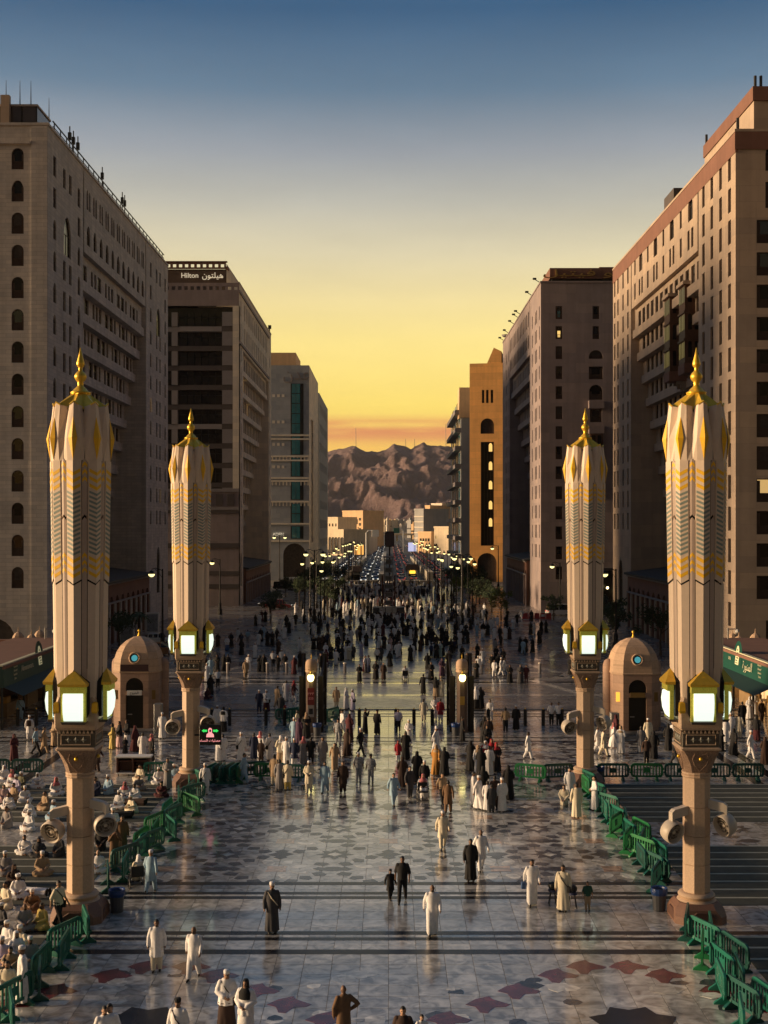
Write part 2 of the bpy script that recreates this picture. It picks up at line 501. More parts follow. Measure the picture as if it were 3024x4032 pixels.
M_TILE = marble('grey_marble', (0.49, 0.475, 0.44), rough=0.15, spec=0.9)
M_JOINT = mat('joint_mortar', (0.05, 0.05, 0.05), 0.6)
M_DARK = marble('dark_granite', (0.012, 0.013, 0.018), cell=1.4, var=0.2, rough=0.22, spec=0.3, coat=0.0)
M_SLATE = marble('slate_marble', (0.065, 0.068, 0.080), cell=0.7, var=0.35, rough=0.17, spec=0.5, coat=0.15)
M_PALE = marble('pale_marble', (0.70, 0.67, 0.60), cell=0.7, var=0.2, rough=0.16, spec=0.8)
M_RED = marble('red_marble', (0.17, 0.030, 0.036), cell=1.1, var=0.12, rough=0.2)
M_ROSE = marble('rose_marble', (0.56, 0.37, 0.26), cell=0.9, var=0.2, rough=0.16, spec=0.8)
M_STREET = marble('street_granite', (0.19, 0.185, 0.185), cell=1.2, var=0.25, rough=0.24, spec=0.65, coat=0.2)
M_SAND = mat('sandy_ground', (0.22, 0.17, 0.12), 0.95, var=0.3, scale=0.02)
M_ASPH = mat('asphalt', (0.045, 0.046, 0.05), 0.7, var=0.25, scale=0.4)
M_PAINT = mat('road_paint', (0.70, 0.68, 0.62), 0.6)
M_CONC = mat('pale_concrete', (0.46, 0.42, 0.35), 0.8, var=0.18, scale=0.6, streak=0.15)

mb = MB(); mb.box(-3000, 3000, -60, 9000, -1.0, -0.06)
tag(mb.build('ground', M_SAND), kind='structure')
mb = MB(); mb.box(-46, 46, 4, 99.9, -0.5, -0.012)
plaza = tag(mb.build('plaza', M_JOINT), kind='structure')

TS, GAP = 0.95, 0.006
def slab(mb, x, y, w=TS, d=TS, z=0.0):
    a, b, c, e = x + GAP, x + w - GAP, y + GAP, y + d - GAP
    k = 0.006
    mb.rings([[(a, c, z - .03), (b, c, z - .03), (b, e, z - .03), (a, e, z - .03)], [(a, c, z - k), (b, c, z - k), (b, e, z - k), (a, e, z - k)],
              [(a + k, c + k, z), (b - k, c + k, z), (b - k, e - k, z), (a + k, e - k, z)]], caps=(False, True))
one = MB(); slab(one, -TS / 2, -TS / 2)
tile_me = one.mesh('paving_tile', M_TILE)
rest = MB()
Y0 = 36.0
n = 0
for j in range(-12, 66):
    y = Y0 + j * TS
    if y > 99: break
    for i in range(-45, 45):
        x = i * TS
        if abs(x) > 43: continue
        if 0 <= j and n < 300 and abs(x + TS / 2) < 11.4:
            place('paving_tile', tile_me, plaza, (x + TS / 2, y + TS / 2, 0)); n += 1
        else:
            slab(rest, x, y)
tag(rest.build('paving_tiles', M_TILE, plaza), kind='stuff')

# ---- dark granite strips let into the floor, one bar each
def strip(x0, x1, ya, yb, m=None, parent=None, z=0.004):
    d1 = CAMZ * F / (ya - HY); d0 = CAMZ * F / (yb - HY)
    b = MB(); b.box(x0, x1, d0, d1, -0.02, z)
    return b.build('granite_strip', m or M_DARK, parent or plaza)
for ya, yb in ((3473, 3485), (3512, 3522), (3529, 3540), (3667, 3681), (3691, 3703), (3739, 3757)):
    strip(-43, 43, ya, yb)
for ya, yb in ((2669, 2674), (2684, 2689), (2796, 2801), (2809, 2813), (2819, 2823), (2903, 2907), (2917, 2921)):
    strip(-43, 43, ya, yb)
# pairs of dark bars running away along the sides of the square
for sx in (-1, 1):
    for k in (0, 1):
        b = MB()
        x0 = 20.8 + k * 1.35
        b.box(min(sx * x0, sx * (x0 + .6)), max(sx * x0, sx * (x0 + .6)), 60, 90, -.02, .005)
        b.build('granite_strip', M_DARK, plaza)

# ---- inlaid stone pieces
def piece(mb, poly, z=0.004):
    mb.rings([[(x, y, -0.01) for x, y in poly], [(x, y, z) for x, y in poly]], caps=(False, True))
def star(cx, cy, ro, ri, k=8, rot=0.0):
    return [(cx + (ro if i % 2 == 0 else ri) * math.cos(rot + math.pi * i / k), cy + (ro if i % 2 == 0 else ri) * math.sin(rot + math.pi * i / k)) for i in range(2 * k)]
# red fish-shaped slabs along a diamond round each big black star
fish = [(-.69, 0), (-.45, -.16), (-.39, -.21), (-.28, -.62), (-.06, -.68), (.06, -.42), (.18, -.23), (.53, -.19), (.69, 0), (.18, .42), (.08, .68), (-.28, .47), (-.37, .42)]
fm = MB(); piece(fm, fish); fish_me = fm.mesh('red_inlay', M_RED)
sm = MB(); piece(sm, star(0, 0, 1.42, 1.08, 8, math.pi / 8)); star_me = sm.mesh('star_inlay', M_DARK)
CELL = 14.6
for cx in (-21.9, -7.3, 7.3, 21.9):
    cy = 36.7
    place('star_inlay', star_me, plaza, (cx, cy, 0))
    for t, (dx, dy) in enumerate(((.72, 4.75), (1.75, 3.95), (3.18, 2.6), (4.25, 1.5), (5.5, .3), (4.25, -1.5), (3.18, -2.6))):
        for s_ in (-1, 1):
            if abs(cx + s_ * dx) > 19: continue
            place('red_inlay', fish_me, plaza, (cx + s_ * dx, cy + dy, 0.0006 * t))
rng = random.Random(3)
pale, slate, rose = MB(), MB(), MB()
# scattered pale slabs of the near pattern
for k in range(120):
    x, y = rng.uniform(-13, 13), rng.uniform(31, 41.0)
    q = rng.uniform(0.22, 0.55)
    poly = [(x + q * rng.uniform(.7, 1.25) * math.cos(a), y + q * .8 * rng.uniform(.7, 1.25) * math.sin(a)) for a in [2 * math.pi * i / 7 for i in range(7)]]
    if min((x - c) ** 2 + (y - 36.7) ** 2 for c in (-7.3, 7.3)) < 3.6: continue
    piece(pale if k % 3 else slate, poly, 0.002 + 0.00003 * k)
# star rosettes of the middle floor
PX, PY = 4.8, 4.72
for i in range(-3, 4):
    for j in range(0, 7):
        cx, cy = i * PX, 53.3 + j * PY
        if cy > 83: continue
        out = abs(cx) > 11.6
        if out and j not in (0, 1, 5, 6): continue
        if not (i + j) % 2 or j < 3:
            piece(rose, star(cx, cy, 0.62, 0.40, 4, math.pi / 4))
        for k in range(8):                                   # pale kites round the middle
            a = k * math.pi / 4 + math.pi / 8
            f = lambda r, da: (cx + r * math.cos(a + da), cy + r * math.sin(a + da))
            if rng.random() < 0.8: piece(pale, [f(.60, 0), f(.98, .26), f(1.42, .16), f(1.62, 0), f(1.42, -.16), f(.98, -.26)], 0.003)
        for k in range(16):                                  # slate lozenges in a ring
            a = k * math.pi / 8
            r0 = 2.0 if k % 2 else 1.86
            f = lambda r, da: (cx + r * math.cos(a + da), cy + r * math.sin(a + da))
            if rng.random() < 0.9: piece(slate, [f(r0 - .34, 0), f(r0 - .05, .17), f(r0 + .32, .05), f(r0 + .36, -.06), f(r0 + .02, -.17)], 0.0035)
        hx, hy = cx + PX / 2, cy + PY / 2
        piece(slate, star(hx, hy, .86, .52, 8), 0.004)
        piece(pale, star(hx, hy, .34, .22, 4), 0.0055)
        for (ax, ay) in ((cx + PX / 2, cy), (cx, cy + PY / 2)):
            piece(slate, [(ax - .62, ay - .1), (ax - .2, ay - .34), (ax + .24, ay - .30), (ax + .6, ay + .05), (ax + .2, ay + .34), (ax - .25, ay + .3)], 0.0042)
for b_, m_, nm in ((pale, M_PALE, 'pale_inlays'), (slate, M_SLATE, 'slate_inlays'), (rose, M_ROSE, 'rose_inlays')):
    tag(b_.build(nm, m_, plaza), kind='stuff')

# ---------------------------------------------------------------- the promenade beyond the gates
mb = MB(); mb.box(-60, 60, 99.9, 300, -0.5, -0.004)
prom = tag(mb.build('promenade', M_STREET), kind='structure')
def bar(pts, w, z=0.002, m=None, parent=None):
    b = MB()
    for p, q in zip(pts[:-1], pts[1:]):
        p, q = Vector((p[0], p[1])), Vector((q[0], q[1]))
        t = (q - p).normalized(); nn = Vector((-t.y, t.x)) * w / 2
        p2, q2 = p - t * w * .2, q + t * w * .2
        b.face([(p2.x + nn.x, p2.y + nn.y, z), (p2.x - nn.x, p2.y - nn.y, z), (q2.x - nn.x, q2.y - nn.y, z), (q2.x + nn.x, q2.y + nn.y, z)])
    return b.build('pale_band', m or M_PALE, parent or prom)
for y in (108, 116, 124.5, 136, 149, 163, 178, 196):
    bar([(-33, y), (33, y)], 0.7)
for sx in (-1, 1):
    for y in (108, 124.5, 149, 178):
        bar([(sx * 5.5, y), (sx * 8.5, y + 9), (sx * 17, y + 13), (sx * 20, y + 22)], 1.1, 0.004)
        bar([(sx * 17, y), (sx * 13.5, y + 11), (sx * 24, y + 14)], 0.9, 0.006)
        bar([(sx * 26, y), (sx * 22, y + 16)], 0.8, 0.0045)
mb = MB(); mb.box(-5.2, 5.2, 100.5, 262, -0.3, 0.0)
tag(mb.build('pavement', marble('walk_marble', (0.36, 0.335, 0.29), cell=1.1, var=0.2, rough=0.30, spec=0.55, coat=0.1)), kind='structure')

# ---------------------------------------------------------------- the road running north
mb = MB(); mb.box(-19, 19, 300, 3200, -0.5, -0.02)
road = tag(mb.build('road', M_ASPH), kind='structure')
for x in (-15.2, -8.4, -5.2, 5.2, 8.4, 15.2):
    for k in range(60):
        b0 = 306 + k * 12
        if k < 40:
            b = MB(); b.box(x - .08, x + .08, b0, b0 + 4.5, -0.02, -0.012); b.build('lane_marking', M_PAINT, road)
for x in (-18.2, 18.2, -12.2, 12.2):
    b = MB(); b.box(x - .08, x + .08, 302, 1400, -0.02, -0.011); b.build('lane_marking', M_PAINT, road)
for sx in (-1, 1):
    b = MB(); b.box(min(sx * 19, sx * 40), max(sx * 19, sx * 40), 300, 1500, -0.5, 0.12)
    tag(b.build('pavement', mat('pavement_slabs', (0.20, 0.18, 0.155), 0.8, brick=(1.2, 1.2, 0.03))), kind='structure')
# walls of the underpass: they rise out of the median towards the crossing
def ramp_wall(name, x, y0, y1, h0, h1, w, label):
    b = MB()
    b.rings([[(x - w / 2, y0, -.1), (x + w / 2, y0, -.1), (x + w / 2, y0, h0), (x - w / 2, y0, h0)],
             [(x - w / 2, y1, -.1), (x + w / 2, y1, -.1), (x + w / 2, y1, h1), (x - w / 2, y1, h1)]])
    r = thing(name, label, 'wall', (x, y0, 0))
    b.build('parapet', M_CONC, r)
    c = MB(); c.rings([[(x - w / 2 - .1, y0, h0), (x + w / 2 + .1, y0, h0), (x + w / 2 + .1, y0, h0 + .15), (x - w / 2 - .1, y0, h0 + .15)],
                       [(x - w / 2 - .1, y1, h1), (x + w / 2 + .1, y1, h1), (x + w / 2 + .1, y1, h1 + .15), (x - w / 2 - .1, y1, h1 + .15)]])
    c.build('coping', M_CONC, r)
    anchor(r, (x, y0, 0))
ramp_wall('ramp_wall', -10.4, 310, 560, 3.0, 1.0, 1.4, 'pale sloping ramp wall on the side of the low arcaded block')
ramp_wall('ramp_wall', 10.4, 310, 560, 3.0, 1.0, 1.4, 'pale sloping ramp wall on the side of the striped grey block')
ramp_wall('ramp_wall', -1.8, 312, 640, 2.4, 1.4, 1.2, 'pale median wall beside the tall dark panel')
b = MB(); b.box(-10.5, -2.6, 303, 304.4, -.1, 1.2); r = thing('end_wall', 'low pale wall closing the underpass left of the dark panel mast'.replace('left of', 'beside'), 'wall', (-6, 303, 0))
b.build('parapet', M_CONC, r); c = MB(); c.box(-10.6, -2.5, 302.9, 304.5, 1.2, 1.35); c.build('coping', M_CONC, r); anchor(r, (-6.5, 303, 0))
b = MB(); b.box(2.6, 10.5, 303, 304.4, -.1, 1.2); r = thing('end_wall', 'low pale wall closing the underpass behind the yellow signed kiosk', 'wall', (6, 303, 0))
b.build('parapet', M_CONC, r); c = MB(); c.box(2.5, 10.6, 302.9, 304.5, 1.2, 1.35); c.build('coping', M_CONC, r); anchor(r, (6.5, 303, 0))

# ---------------------------------------------------------------- the bare mountain behind the town
RIDGE = [(300, 1800), (700, 1790), (1000, 1782), (1280, 1777), (1340, 1768), (1400, 1756), (1440, 1775), (1485, 1782), (1520, 1772), (1550, 1755), (1590, 1763),
         (1617, 1776), (1640, 1763), (1665, 1752), (1690, 1762), (1730, 1757), (1780, 1765), (2000, 1770), (2400, 1790), (2900, 1800)]
RD = 4300.0
def ridge_h(x):
    xp = CX + x * F / RD
    for (a, ya), (b_, yb) in zip(RIDGE[:-1], RIDGE[1:]):
        if a <= xp <= b_:
            t = (xp - a) / (b_ - a); return CAMZ + (HY - (ya + (yb - ya) * t)) * RD / F
    return CAMZ + (HY - 1800) * RD / F
mb = MB()
NX, NY = 420, 170
vs, fs = [], []
for j in range(NY + 1):
    v = j / NY
    y = 2900 + v * 2100
    for i in range(NX + 1):
        x = -1050 + 2100 * i / NX
        t = min(1.0, max(0.0, (y - 2950) / (RD - 2950)))
        hr = ridge_h(x * RD / max(y, RD * .8) if y > RD else x)
        base = hr * (t ** 1.25) if y <= RD else hr * max(0.0, 1 - ((y - RD) / 900.0) ** 1.4)
        p = Vector((x / 260.0, y / 330.0, 0.3))
        rg = 0.0; amp = 1.0; fq = 1.0
        for o_ in range(8):
            q = Vector((p.x * fq + 0.35 * noise.noise(p * fq * 1.7), p.y * fq * 0.8, o_ * 3.1))
            rg += amp * (1 - abs(noise.noise(q)) * 2.0); amp *= 0.54; fq *= 2.1
        edge = math.sin(math.pi * min(1, t)) ** 0.8 if y <= RD else 0.25
        h = base + (rg - 1.02) * 60 * (edge + 0.03) - 2
        vs.append((x, y, h))
for j in range(NY):
    for i in range(NX):
        a = j * (NX + 1) + i
        fs.append((a, a + 1, a + NX + 2, a + NX + 1))
mb.raw(vs, fs)
M_ROCK = mat('bare_rock', (0.25, 0.168, 0.165), 0.95, var=0.45, scale=0.012, bump=1.0, bscale=0.022)
MATS['bare_rock'].node_tree.nodes['Bump'].inputs['Distance'].default_value = 30.0
for n_ in MATS['bare_rock'].node_tree.nodes:
    if n_.bl_idname == 'ShaderNodeTexNoise': n_.inputs['Detail'].default_value = 10.0; n_.inputs['Roughness'].default_value = 0.72
tag(mb.build('mountain', M_ROCK, smooth=True), kind='structure')

# ================================================================ the town at the foot of the mountain
M_CREAM = mat('cream_render', (0.80, 0.66, 0.47), 0.85, var=0.12, scale=0.3, streak=0.12)
M_PEACH = mat('peach_render', (0.80, 0.54, 0.31), 0.85, var=0.12, scale=0.3, streak=0.1)
M_WHITE = mat('white_render', (0.80, 0.73, 0.62), 0.85, var=0.1, scale=0.3, streak=0.1)
M_GREYR = mat('grey_render', (0.42, 0.42, 0.42), 0.85, var=0.12, scale=0.3, streak=0.1)
M_GLASS = mat('dark_glass', (0.010, 0.009, 0.009), 0.22, var=0.0, spec=0.28)
M_FRAME = mat('brown_frame', (0.050, 0.026, 0.016), 0.6, var=0.2, scale=5)
M_METAL = mat('dark_metal', (0.03, 0.03, 0.032), 0.45, metal=0.6, var=0.1)
M_STEEL = mat('grey_steel', (0.30, 0.30, 0.30), 0.4, metal=0.7, var=0.1)

def block(name, label, x0, x1, d, depth, top, base_z, m, ops, style='sash', trim=None, extras=None, cat='building', turn=-38):
    """a town house: front wall with real openings, sides, roof slab, parapet; x0,x1 photograph columns at distance d"""
    X0, X1 = (x0 - CX) * d / F, (x1 - CX) * d / F
    Z = CAMZ + (HY - top) * d / F
    r = thing(name, label, cat)
    mb = MB()
    W = X1 - X0
    openings = []
    for (fx, fz, w, h, a) in ops:
        openings.append((fx * W, fz * Z, w, h, a))
    facade(mb, (X0, d, 0), (1, 0), W, Z, openings, 0.4)
    mb.face([(X0, d, 0), (X0, d + depth, 0), (X0, d + depth, Z), (X0, d, Z)])
    mb.face([(X1, d, 0), (X1, d + depth, 0), (X1, d + depth, Z), (X1, d, Z)])
    mb.face([(X0, d + depth, 0), (X1, d + depth, 0), (X1, d + depth, Z), (X0, d + depth, Z)])
    mb.build('wall', m, r)
    rf = MB(); rf.box(X0 - .2, X1 + .2, d - .2, d + depth + .2, Z, Z + .35); 
    rf.box(X0 - .2, X0 + .1, d - .2, d + depth + .2, Z + .35, Z + 1.0); rf.box(X1 - .1, X1 + .2, d - .2, d + depth + .2, Z + .35, Z + 1.0)
    rf.box(X0 + .1, X1 - .1, d - .2, d + .1, Z + .35, Z + 1.0)
    rf.build('roof', m, r)
    wall_windows(r, (X0, d, 0), (1, 0), openings, style, (M_FRAME, M_GLASS), 0.4)
    for e in (extras or []):
        b = MB(); fx0, fx1, zb, zt, yo = e[:5]
        b.box(X0 + fx0 * W, X0 + fx1 * W, d + yo, d + yo + (e[5] if len(e) > 5 else 4), zb if zb > 1.5 else Z * zb, zt if zt > 1.5 else Z + zt)
        b.build(e[6] if len(e) > 6 else 'roof_house', e[7] if len(e) > 7 else m, r)
    anchor(r, ((X0 + X1) / 2, d, 0))
    r.rotation_euler.z = R(turn)
    return X0, X1, Z

g = lambda cols, rows, w, h, a=0: [(c, z, w, h, a) for z in rows for c in cols]
block('apartment_building', 'peach apartment block with a dark pointed archway and stepped roof', 1336, 1441, 820, 22, 2016, 0, M_PEACH,
      g((.12, .24), (.62,), 1.3, 3.2) + g((.38,), (.72,), 3.2, 2.6) + g((.62, .72), (.66,), 1.2, 3.4) + [(.36, .40, 3.6, 5.0, 1)] + g((.86,), (.48, .62, .76), 2.0, 1.8)
      + g((.55, .66, .77), (.30, .42, .54), .9, .9), extras=[(.2, .55, 1.0, 3.6, 3, 10), (.75, .95, 1.0, 2.2, 2, 6)])
block('low_building', 'long cream building with tall arched glazing beside the avenue', 1284, 1362, 610, 20, 2092, 0, M_CREAM,
      [(.10 + .2 * k, .08, 2.0, 8.2, 2) for k in range(5)], style='grid')
block('low_building', 'white building with a small round arch below the peach block', 1358, 1395, 640, 20, 2094, 0, M_WHITE,
      [(.25, .35, 1.6, 2.4, 0), (.7, .25, 1.8, 3.4, 2)])
block('town_house', 'stepped cream houses climbing behind the long arched building', 1283, 1337, 760, 18, 2042, 0, M_CREAM, g((.2, .5, .8), (.3, .55, .75), 1.2, 1.8))
block('office_building', 'grey office block with pale horizontal bands', 1627, 1672, 690, 24, 2010, 0, M_GREYR, [],
      extras=[(-.01, 1.01, 1.6 + 3.0 * k, 2.1 + 3.0 * k, -.25, .3, 'band', M_WHITE) for k in range(7)])
block('hotel_tower', 'narrow golden tower with a column of dark arched balconies', 1672, 1695, 720, 20, 1996, 0, M_PEACH, [(.5, .12 + .16 * k, 2.0, 2.6, 2) for k in range(5)])
block('apartment_building', 'tall pale apartment block with dark balcony shafts and roof tank', 1694, 1745, 735, 20, 1988, 0, M_WHITE,
      g((.22, .45, .72), (.18, .32, .46, .60, .74), 1.5, 2.0), extras=[(.35, .75, 1.0, 3.2, 3, 8), (.5, .72, 3.3, 5.0, 4, 4)][:1])
block('apartment_building', 'slim grey block behind the tall pale apartments', 1741, 1776, 800, 20, 2022, 0, M_GREYR, g((.3, .7), (.25, .45, .65, .82), 1.6, 1.8))
block('low_building', 'blank beige building below the tall pale apartments', 1703, 1772, 640, 16, 2080, 0, M_CREAM, g((.15,), (.3, .6), 1.2, 1.4))
block('low_building', 'peach wall building at the foot of the golden tower', 1640, 1704, 660, 14, 2100, 0, M_PEACH, g((.2, .4, .6, .8), (.25, .6), 1.3, 1.6))
rng = random.Random(11)
for k in range(26):
    x = 1440 + k * 7.2 + rng.uniform(-3, 3)
    d = rng.uniform(1300, 2300)
    top = rng.uniform(2046, 2066)
    w = rng.uniform(9, 20)
    m = rng.choice([M_CREAM, M_WHITE, M_WHITE, M_PEACH, M_GREYR])
    X0, X1 = (x - CX) * d / F, (x + w - CX) * d / F
    if abs((X0 + X1) / 2) < 24: d += 1400; X0, X1 = (x - CX) * d / F, (x + w - CX) * d / F
    if d > 2850: d = 2820 + k * 3; X0, X1 = (x - CX) * d / F, (x + w - CX) * d / F
    r = thing('town_house', 'small pale house among the roofs at the foot of the mountain', 'house', group='small houses at the foot of the mountain')
    Z = max(5.0, CAMZ + (HY - top) * d / F)
    b = MB(); b.box(X0, X1, d, d + 14, -0.3, Z); b.build('wall', m, r)
    b = MB(); b.box(X0 - .2, X1 + .2, d - .2, d + 14, Z, Z + .6); b.box(X0 + (X1 - X0) * .2, X0 + (X1 - X0) * .5, d + 2, d + 6, Z + .6, Z + 3); b.build('roof', m, r)
    b = MB()
    for q in range(3):
        xx = X0 + (X1 - X0) * (q + .5) / 3
        b = MB(); b.box(xx - .7, xx + .7, d - .06, d + .1, Z * .5, Z * .5 + 1.6); b.build('window', M_GLASS, r)
    anchor(r, ((X0 + X1) / 2, d, 0)); r.rotation_euler.z = R(-38)
# masts and minaret
def mast(x, y0, y1, d, label, w=2.0):
    r = thing('antenna_mast', label, 'mast', group=None)
    X = (x - CX) * d / F; Z0 = CAMZ + (HY - y1) * d / F; Z1 = CAMZ + (HY - y0) * d / F
    b = MB()
    for a in range(3):
        an = 2 * math.pi * a / 3
        b.tube([(X + w * math.cos(an), d + w * math.sin(an), Z0 - 12), (X + .3 * math.cos(an), d + .3 * math.sin(an), Z1)], .35, 4)
    for k in range(8):
        z = Z0 + (Z1 - Z0) * k / 8; q = w * (1 - k / 8) + .3
        b.tube([(X + q * math.cos(2 * math.pi * a / 3), d + q * math.sin(2 * math.pi * a / 3), z + a * 1.5) for a in range(4)], .2, 4)
    b.build('lattice', M_METAL, r)
    b = MB(); b.box(X - .9, X + .9, d - .9, d + .9, Z0 + (Z1 - Z0) * .7, Z0 + (Z1 - Z0) * .72); b.build('platform', M_METAL, r)
    anchor(r, (X, d, Z0))
mast(1401, 1684, 1757, RD, 'lone slim lattice mast on the rounded mountain top', 3.0)
mast(1597, 1728, 1768, RD, 'short mast on the saddle beside a white hut', 2.2)
mast(1632, 1728, 1770, RD, 'short lattice mast on the dip of the ridge', 3.0)
mast(1755, 1670, 1762, RD, 'tallest lattice mast on the flat end of the ridge', 3.5)
r = thing('minaret', 'slim white minaret rising over the far roofs', 'minaret')
X = (1525 - CX) * 1500 / F
b = MB(); b.lathe([(1.7, 0), (1.7, 14), (2.4, 14.4), (2.4, 15.2), (1.2, 15.4), (1.1, 21)], 10, (X, 1500, 0)); b.build('shaft', M_WHITE, r)
b = MB(); b.lathe([(1.9, 21), (1.9, 21.8), (1.0, 22.2), (.05, 26)], 10, (X, 1500, 0)); b.build('cap', M_WHITE, r); anchor(r, (X, 1500, 0))
# overpass and road signs
r = thing('overpass', 'pale flat overpass bridge crossing the avenue before the town', 'bridge')
b = MB(); b.box(-34, 34, 1180, 1192, 5.6, 7.4); b.build('deck', M_CREAM, r)
for x in (-22, -8, 8, 22):
    b = MB(); b.box(x - .8, x + .8, 1184, 1188, -.1, 5.6); b.build('pier', M_CREAM, r)
anchor(r, (0, 1186, 0))
M_SIGN = mat('road_sign_green', (0.02, 0.14, 0.10), 0.5)
M_WHITEP = mat('white_paint', (0.72, 0.72, 0.70), 0.5)
def gantry(label, x0, x1, y0, y1, d, m, leg):
    X0, X1 = (x0 - CX) * d / F, (x1 - CX) * d / F
    Z1, Z0 = CAMZ + (HY - y0) * d / F, CAMZ + (HY - y1) * d / F
    XL = (leg - CX) * d / F
    r = thing('road_sign', label, 'sign')
    b = MB(); b.bbox(X0, X1, d - .15, d, Z0, Z1, .05); b.build('panel', m, r)
    b = MB(); b.tube([(XL, d + .3, -.1), (XL, d + .3, Z1 - 1.2), (XL + .8 * (1 if X0 > XL else -1), d + .3, Z1 - .3), ((X0 + X1) / 2, d + .3, Z1 - .3)], .28, 8); b.build('pole', M_WHITEP, r)
    anchor(r, (XL, d, 0))
gantry('white road sign board on a curved gantry over the cars', 1464, 1492, 2087, 2113, 520, M_WHITEP, 1442)
gantry('green road sign board over the far lanes', 1549, 1573, 2079, 2099, 640, M_SIGN, 1588)

# ================================================================ the hotels lining the avenue
M_STONE_L = mat('grey_limestone', (0.51, 0.48, 0.455), 0.85, var=0.18, scale=0.5, brick=(1.5, 0.42, 0.022), joint=0.72, streak=0.14, bump=0.15, bscale=4)
M_STONE_R = mat('warm_limestone', (0.46, 0.36, 0.275), 0.85, var=0.12, scale=0.4, brick=(3.4, 1.65, 0.02), joint=0.80, streak=0.10, bump=0.12, bscale=4)
M_STONE_H = mat('cream_limestone', (0.78, 0.70, 0.57), 0.85, var=0.10, scale=0.4, brick=(2.4, 1.2, 0.02), joint=0.85, streak=0.10)
M_STONE_P = mat('mauve_limestone', (0.30, 0.245, 0.24), 0.85, var=0.12, scale=0.4, brick=(3.0, 1.7, 0.02), joint=0.82, streak=0.12)
M_STONE_G = mat('sunlit_gold_limestone', (0.82, 0.42, 0.13), 0.8, var=0.12, scale=0.4, brick=(6.0, 1.7, 0.03), joint=0.75, streak=0.1)  # gold base colour also carries the warm sun glow of the front
M_BAND_D = mat('dark_band_stone', (0.085, 0.070, 0.066), 0.7, var=0.15, scale=0.6)
M_BAND_L = mat('pale_band_stone', (0.27, 0.245, 0.245), 0.8, var=0.12, scale=0.6)
M_REDST = mat('red_sandstone', (0.21, 0.105, 0.075), 0.85, var=0.15, scale=0.5, streak=0.1)
M_WOOD = mat('carved_wood', (0.105, 0.048, 0.026), 0.6, var=0.25, scale=3)
M_ROOFD = mat('dark_roofing', (0.045, 0.05, 0.052), 0.8, var=0.2, scale=0.5)
M_TEAL = mat('teal_glass', (0.02, 0.16, 0.20), 0.1, var=0.25, scale=0.35, spec=0.8)
M_CURT = mat('curtained_glass', (0.030, 0.024, 0.020), 0.2, var=0.6, scale=0.9, spec=0.3)
M_LIT = mat('lit_window', (0.3, 0.2, 0.08), 0.4, var=0, emit=(1.0, 0.62, 0.18), estr=0.8)
WARM = (M_FRAME, M_GLASS)

def street_wall(mb, side, X0, Da, Db, z0, H, ops, off=0.0, depth=0.3, m=0):
    """wall along the avenue at distance off behind the plane X0; ops in (distance D, z, w, h, arch)"""
    if side == 'L':
        O, u = (X0 - off, Da, z0), (0, 1); loc = [(t - Da, z - z0, w, h, a) for t, z, w, h, a in ops]
    else:
        O, u = (X0 + off, Db, z0), (0, -1); loc = [(Db - t, z - z0, w, h, a) for t, z, w, h, a in ops]
    facade(mb, O, u, Db - Da, H, loc, depth, m)
    return O, u, loc
def sx(side): return -1 if side == 'L' else 1
def xbox(mb, side, X0, d0, d1, y0, y1, z0, z1, m=0):
    """box between depths d0..d1 behind the plane X0 (negative stands in front of it)"""
    a, b = X0 + sx(side) * d0, X0 + sx(side) * d1
    mb.box(min(a, b), max(a, b), y0, y1, z0, z1, m)

def rows(z_top, n, step): return [z_top - k * step for k in range(n)]

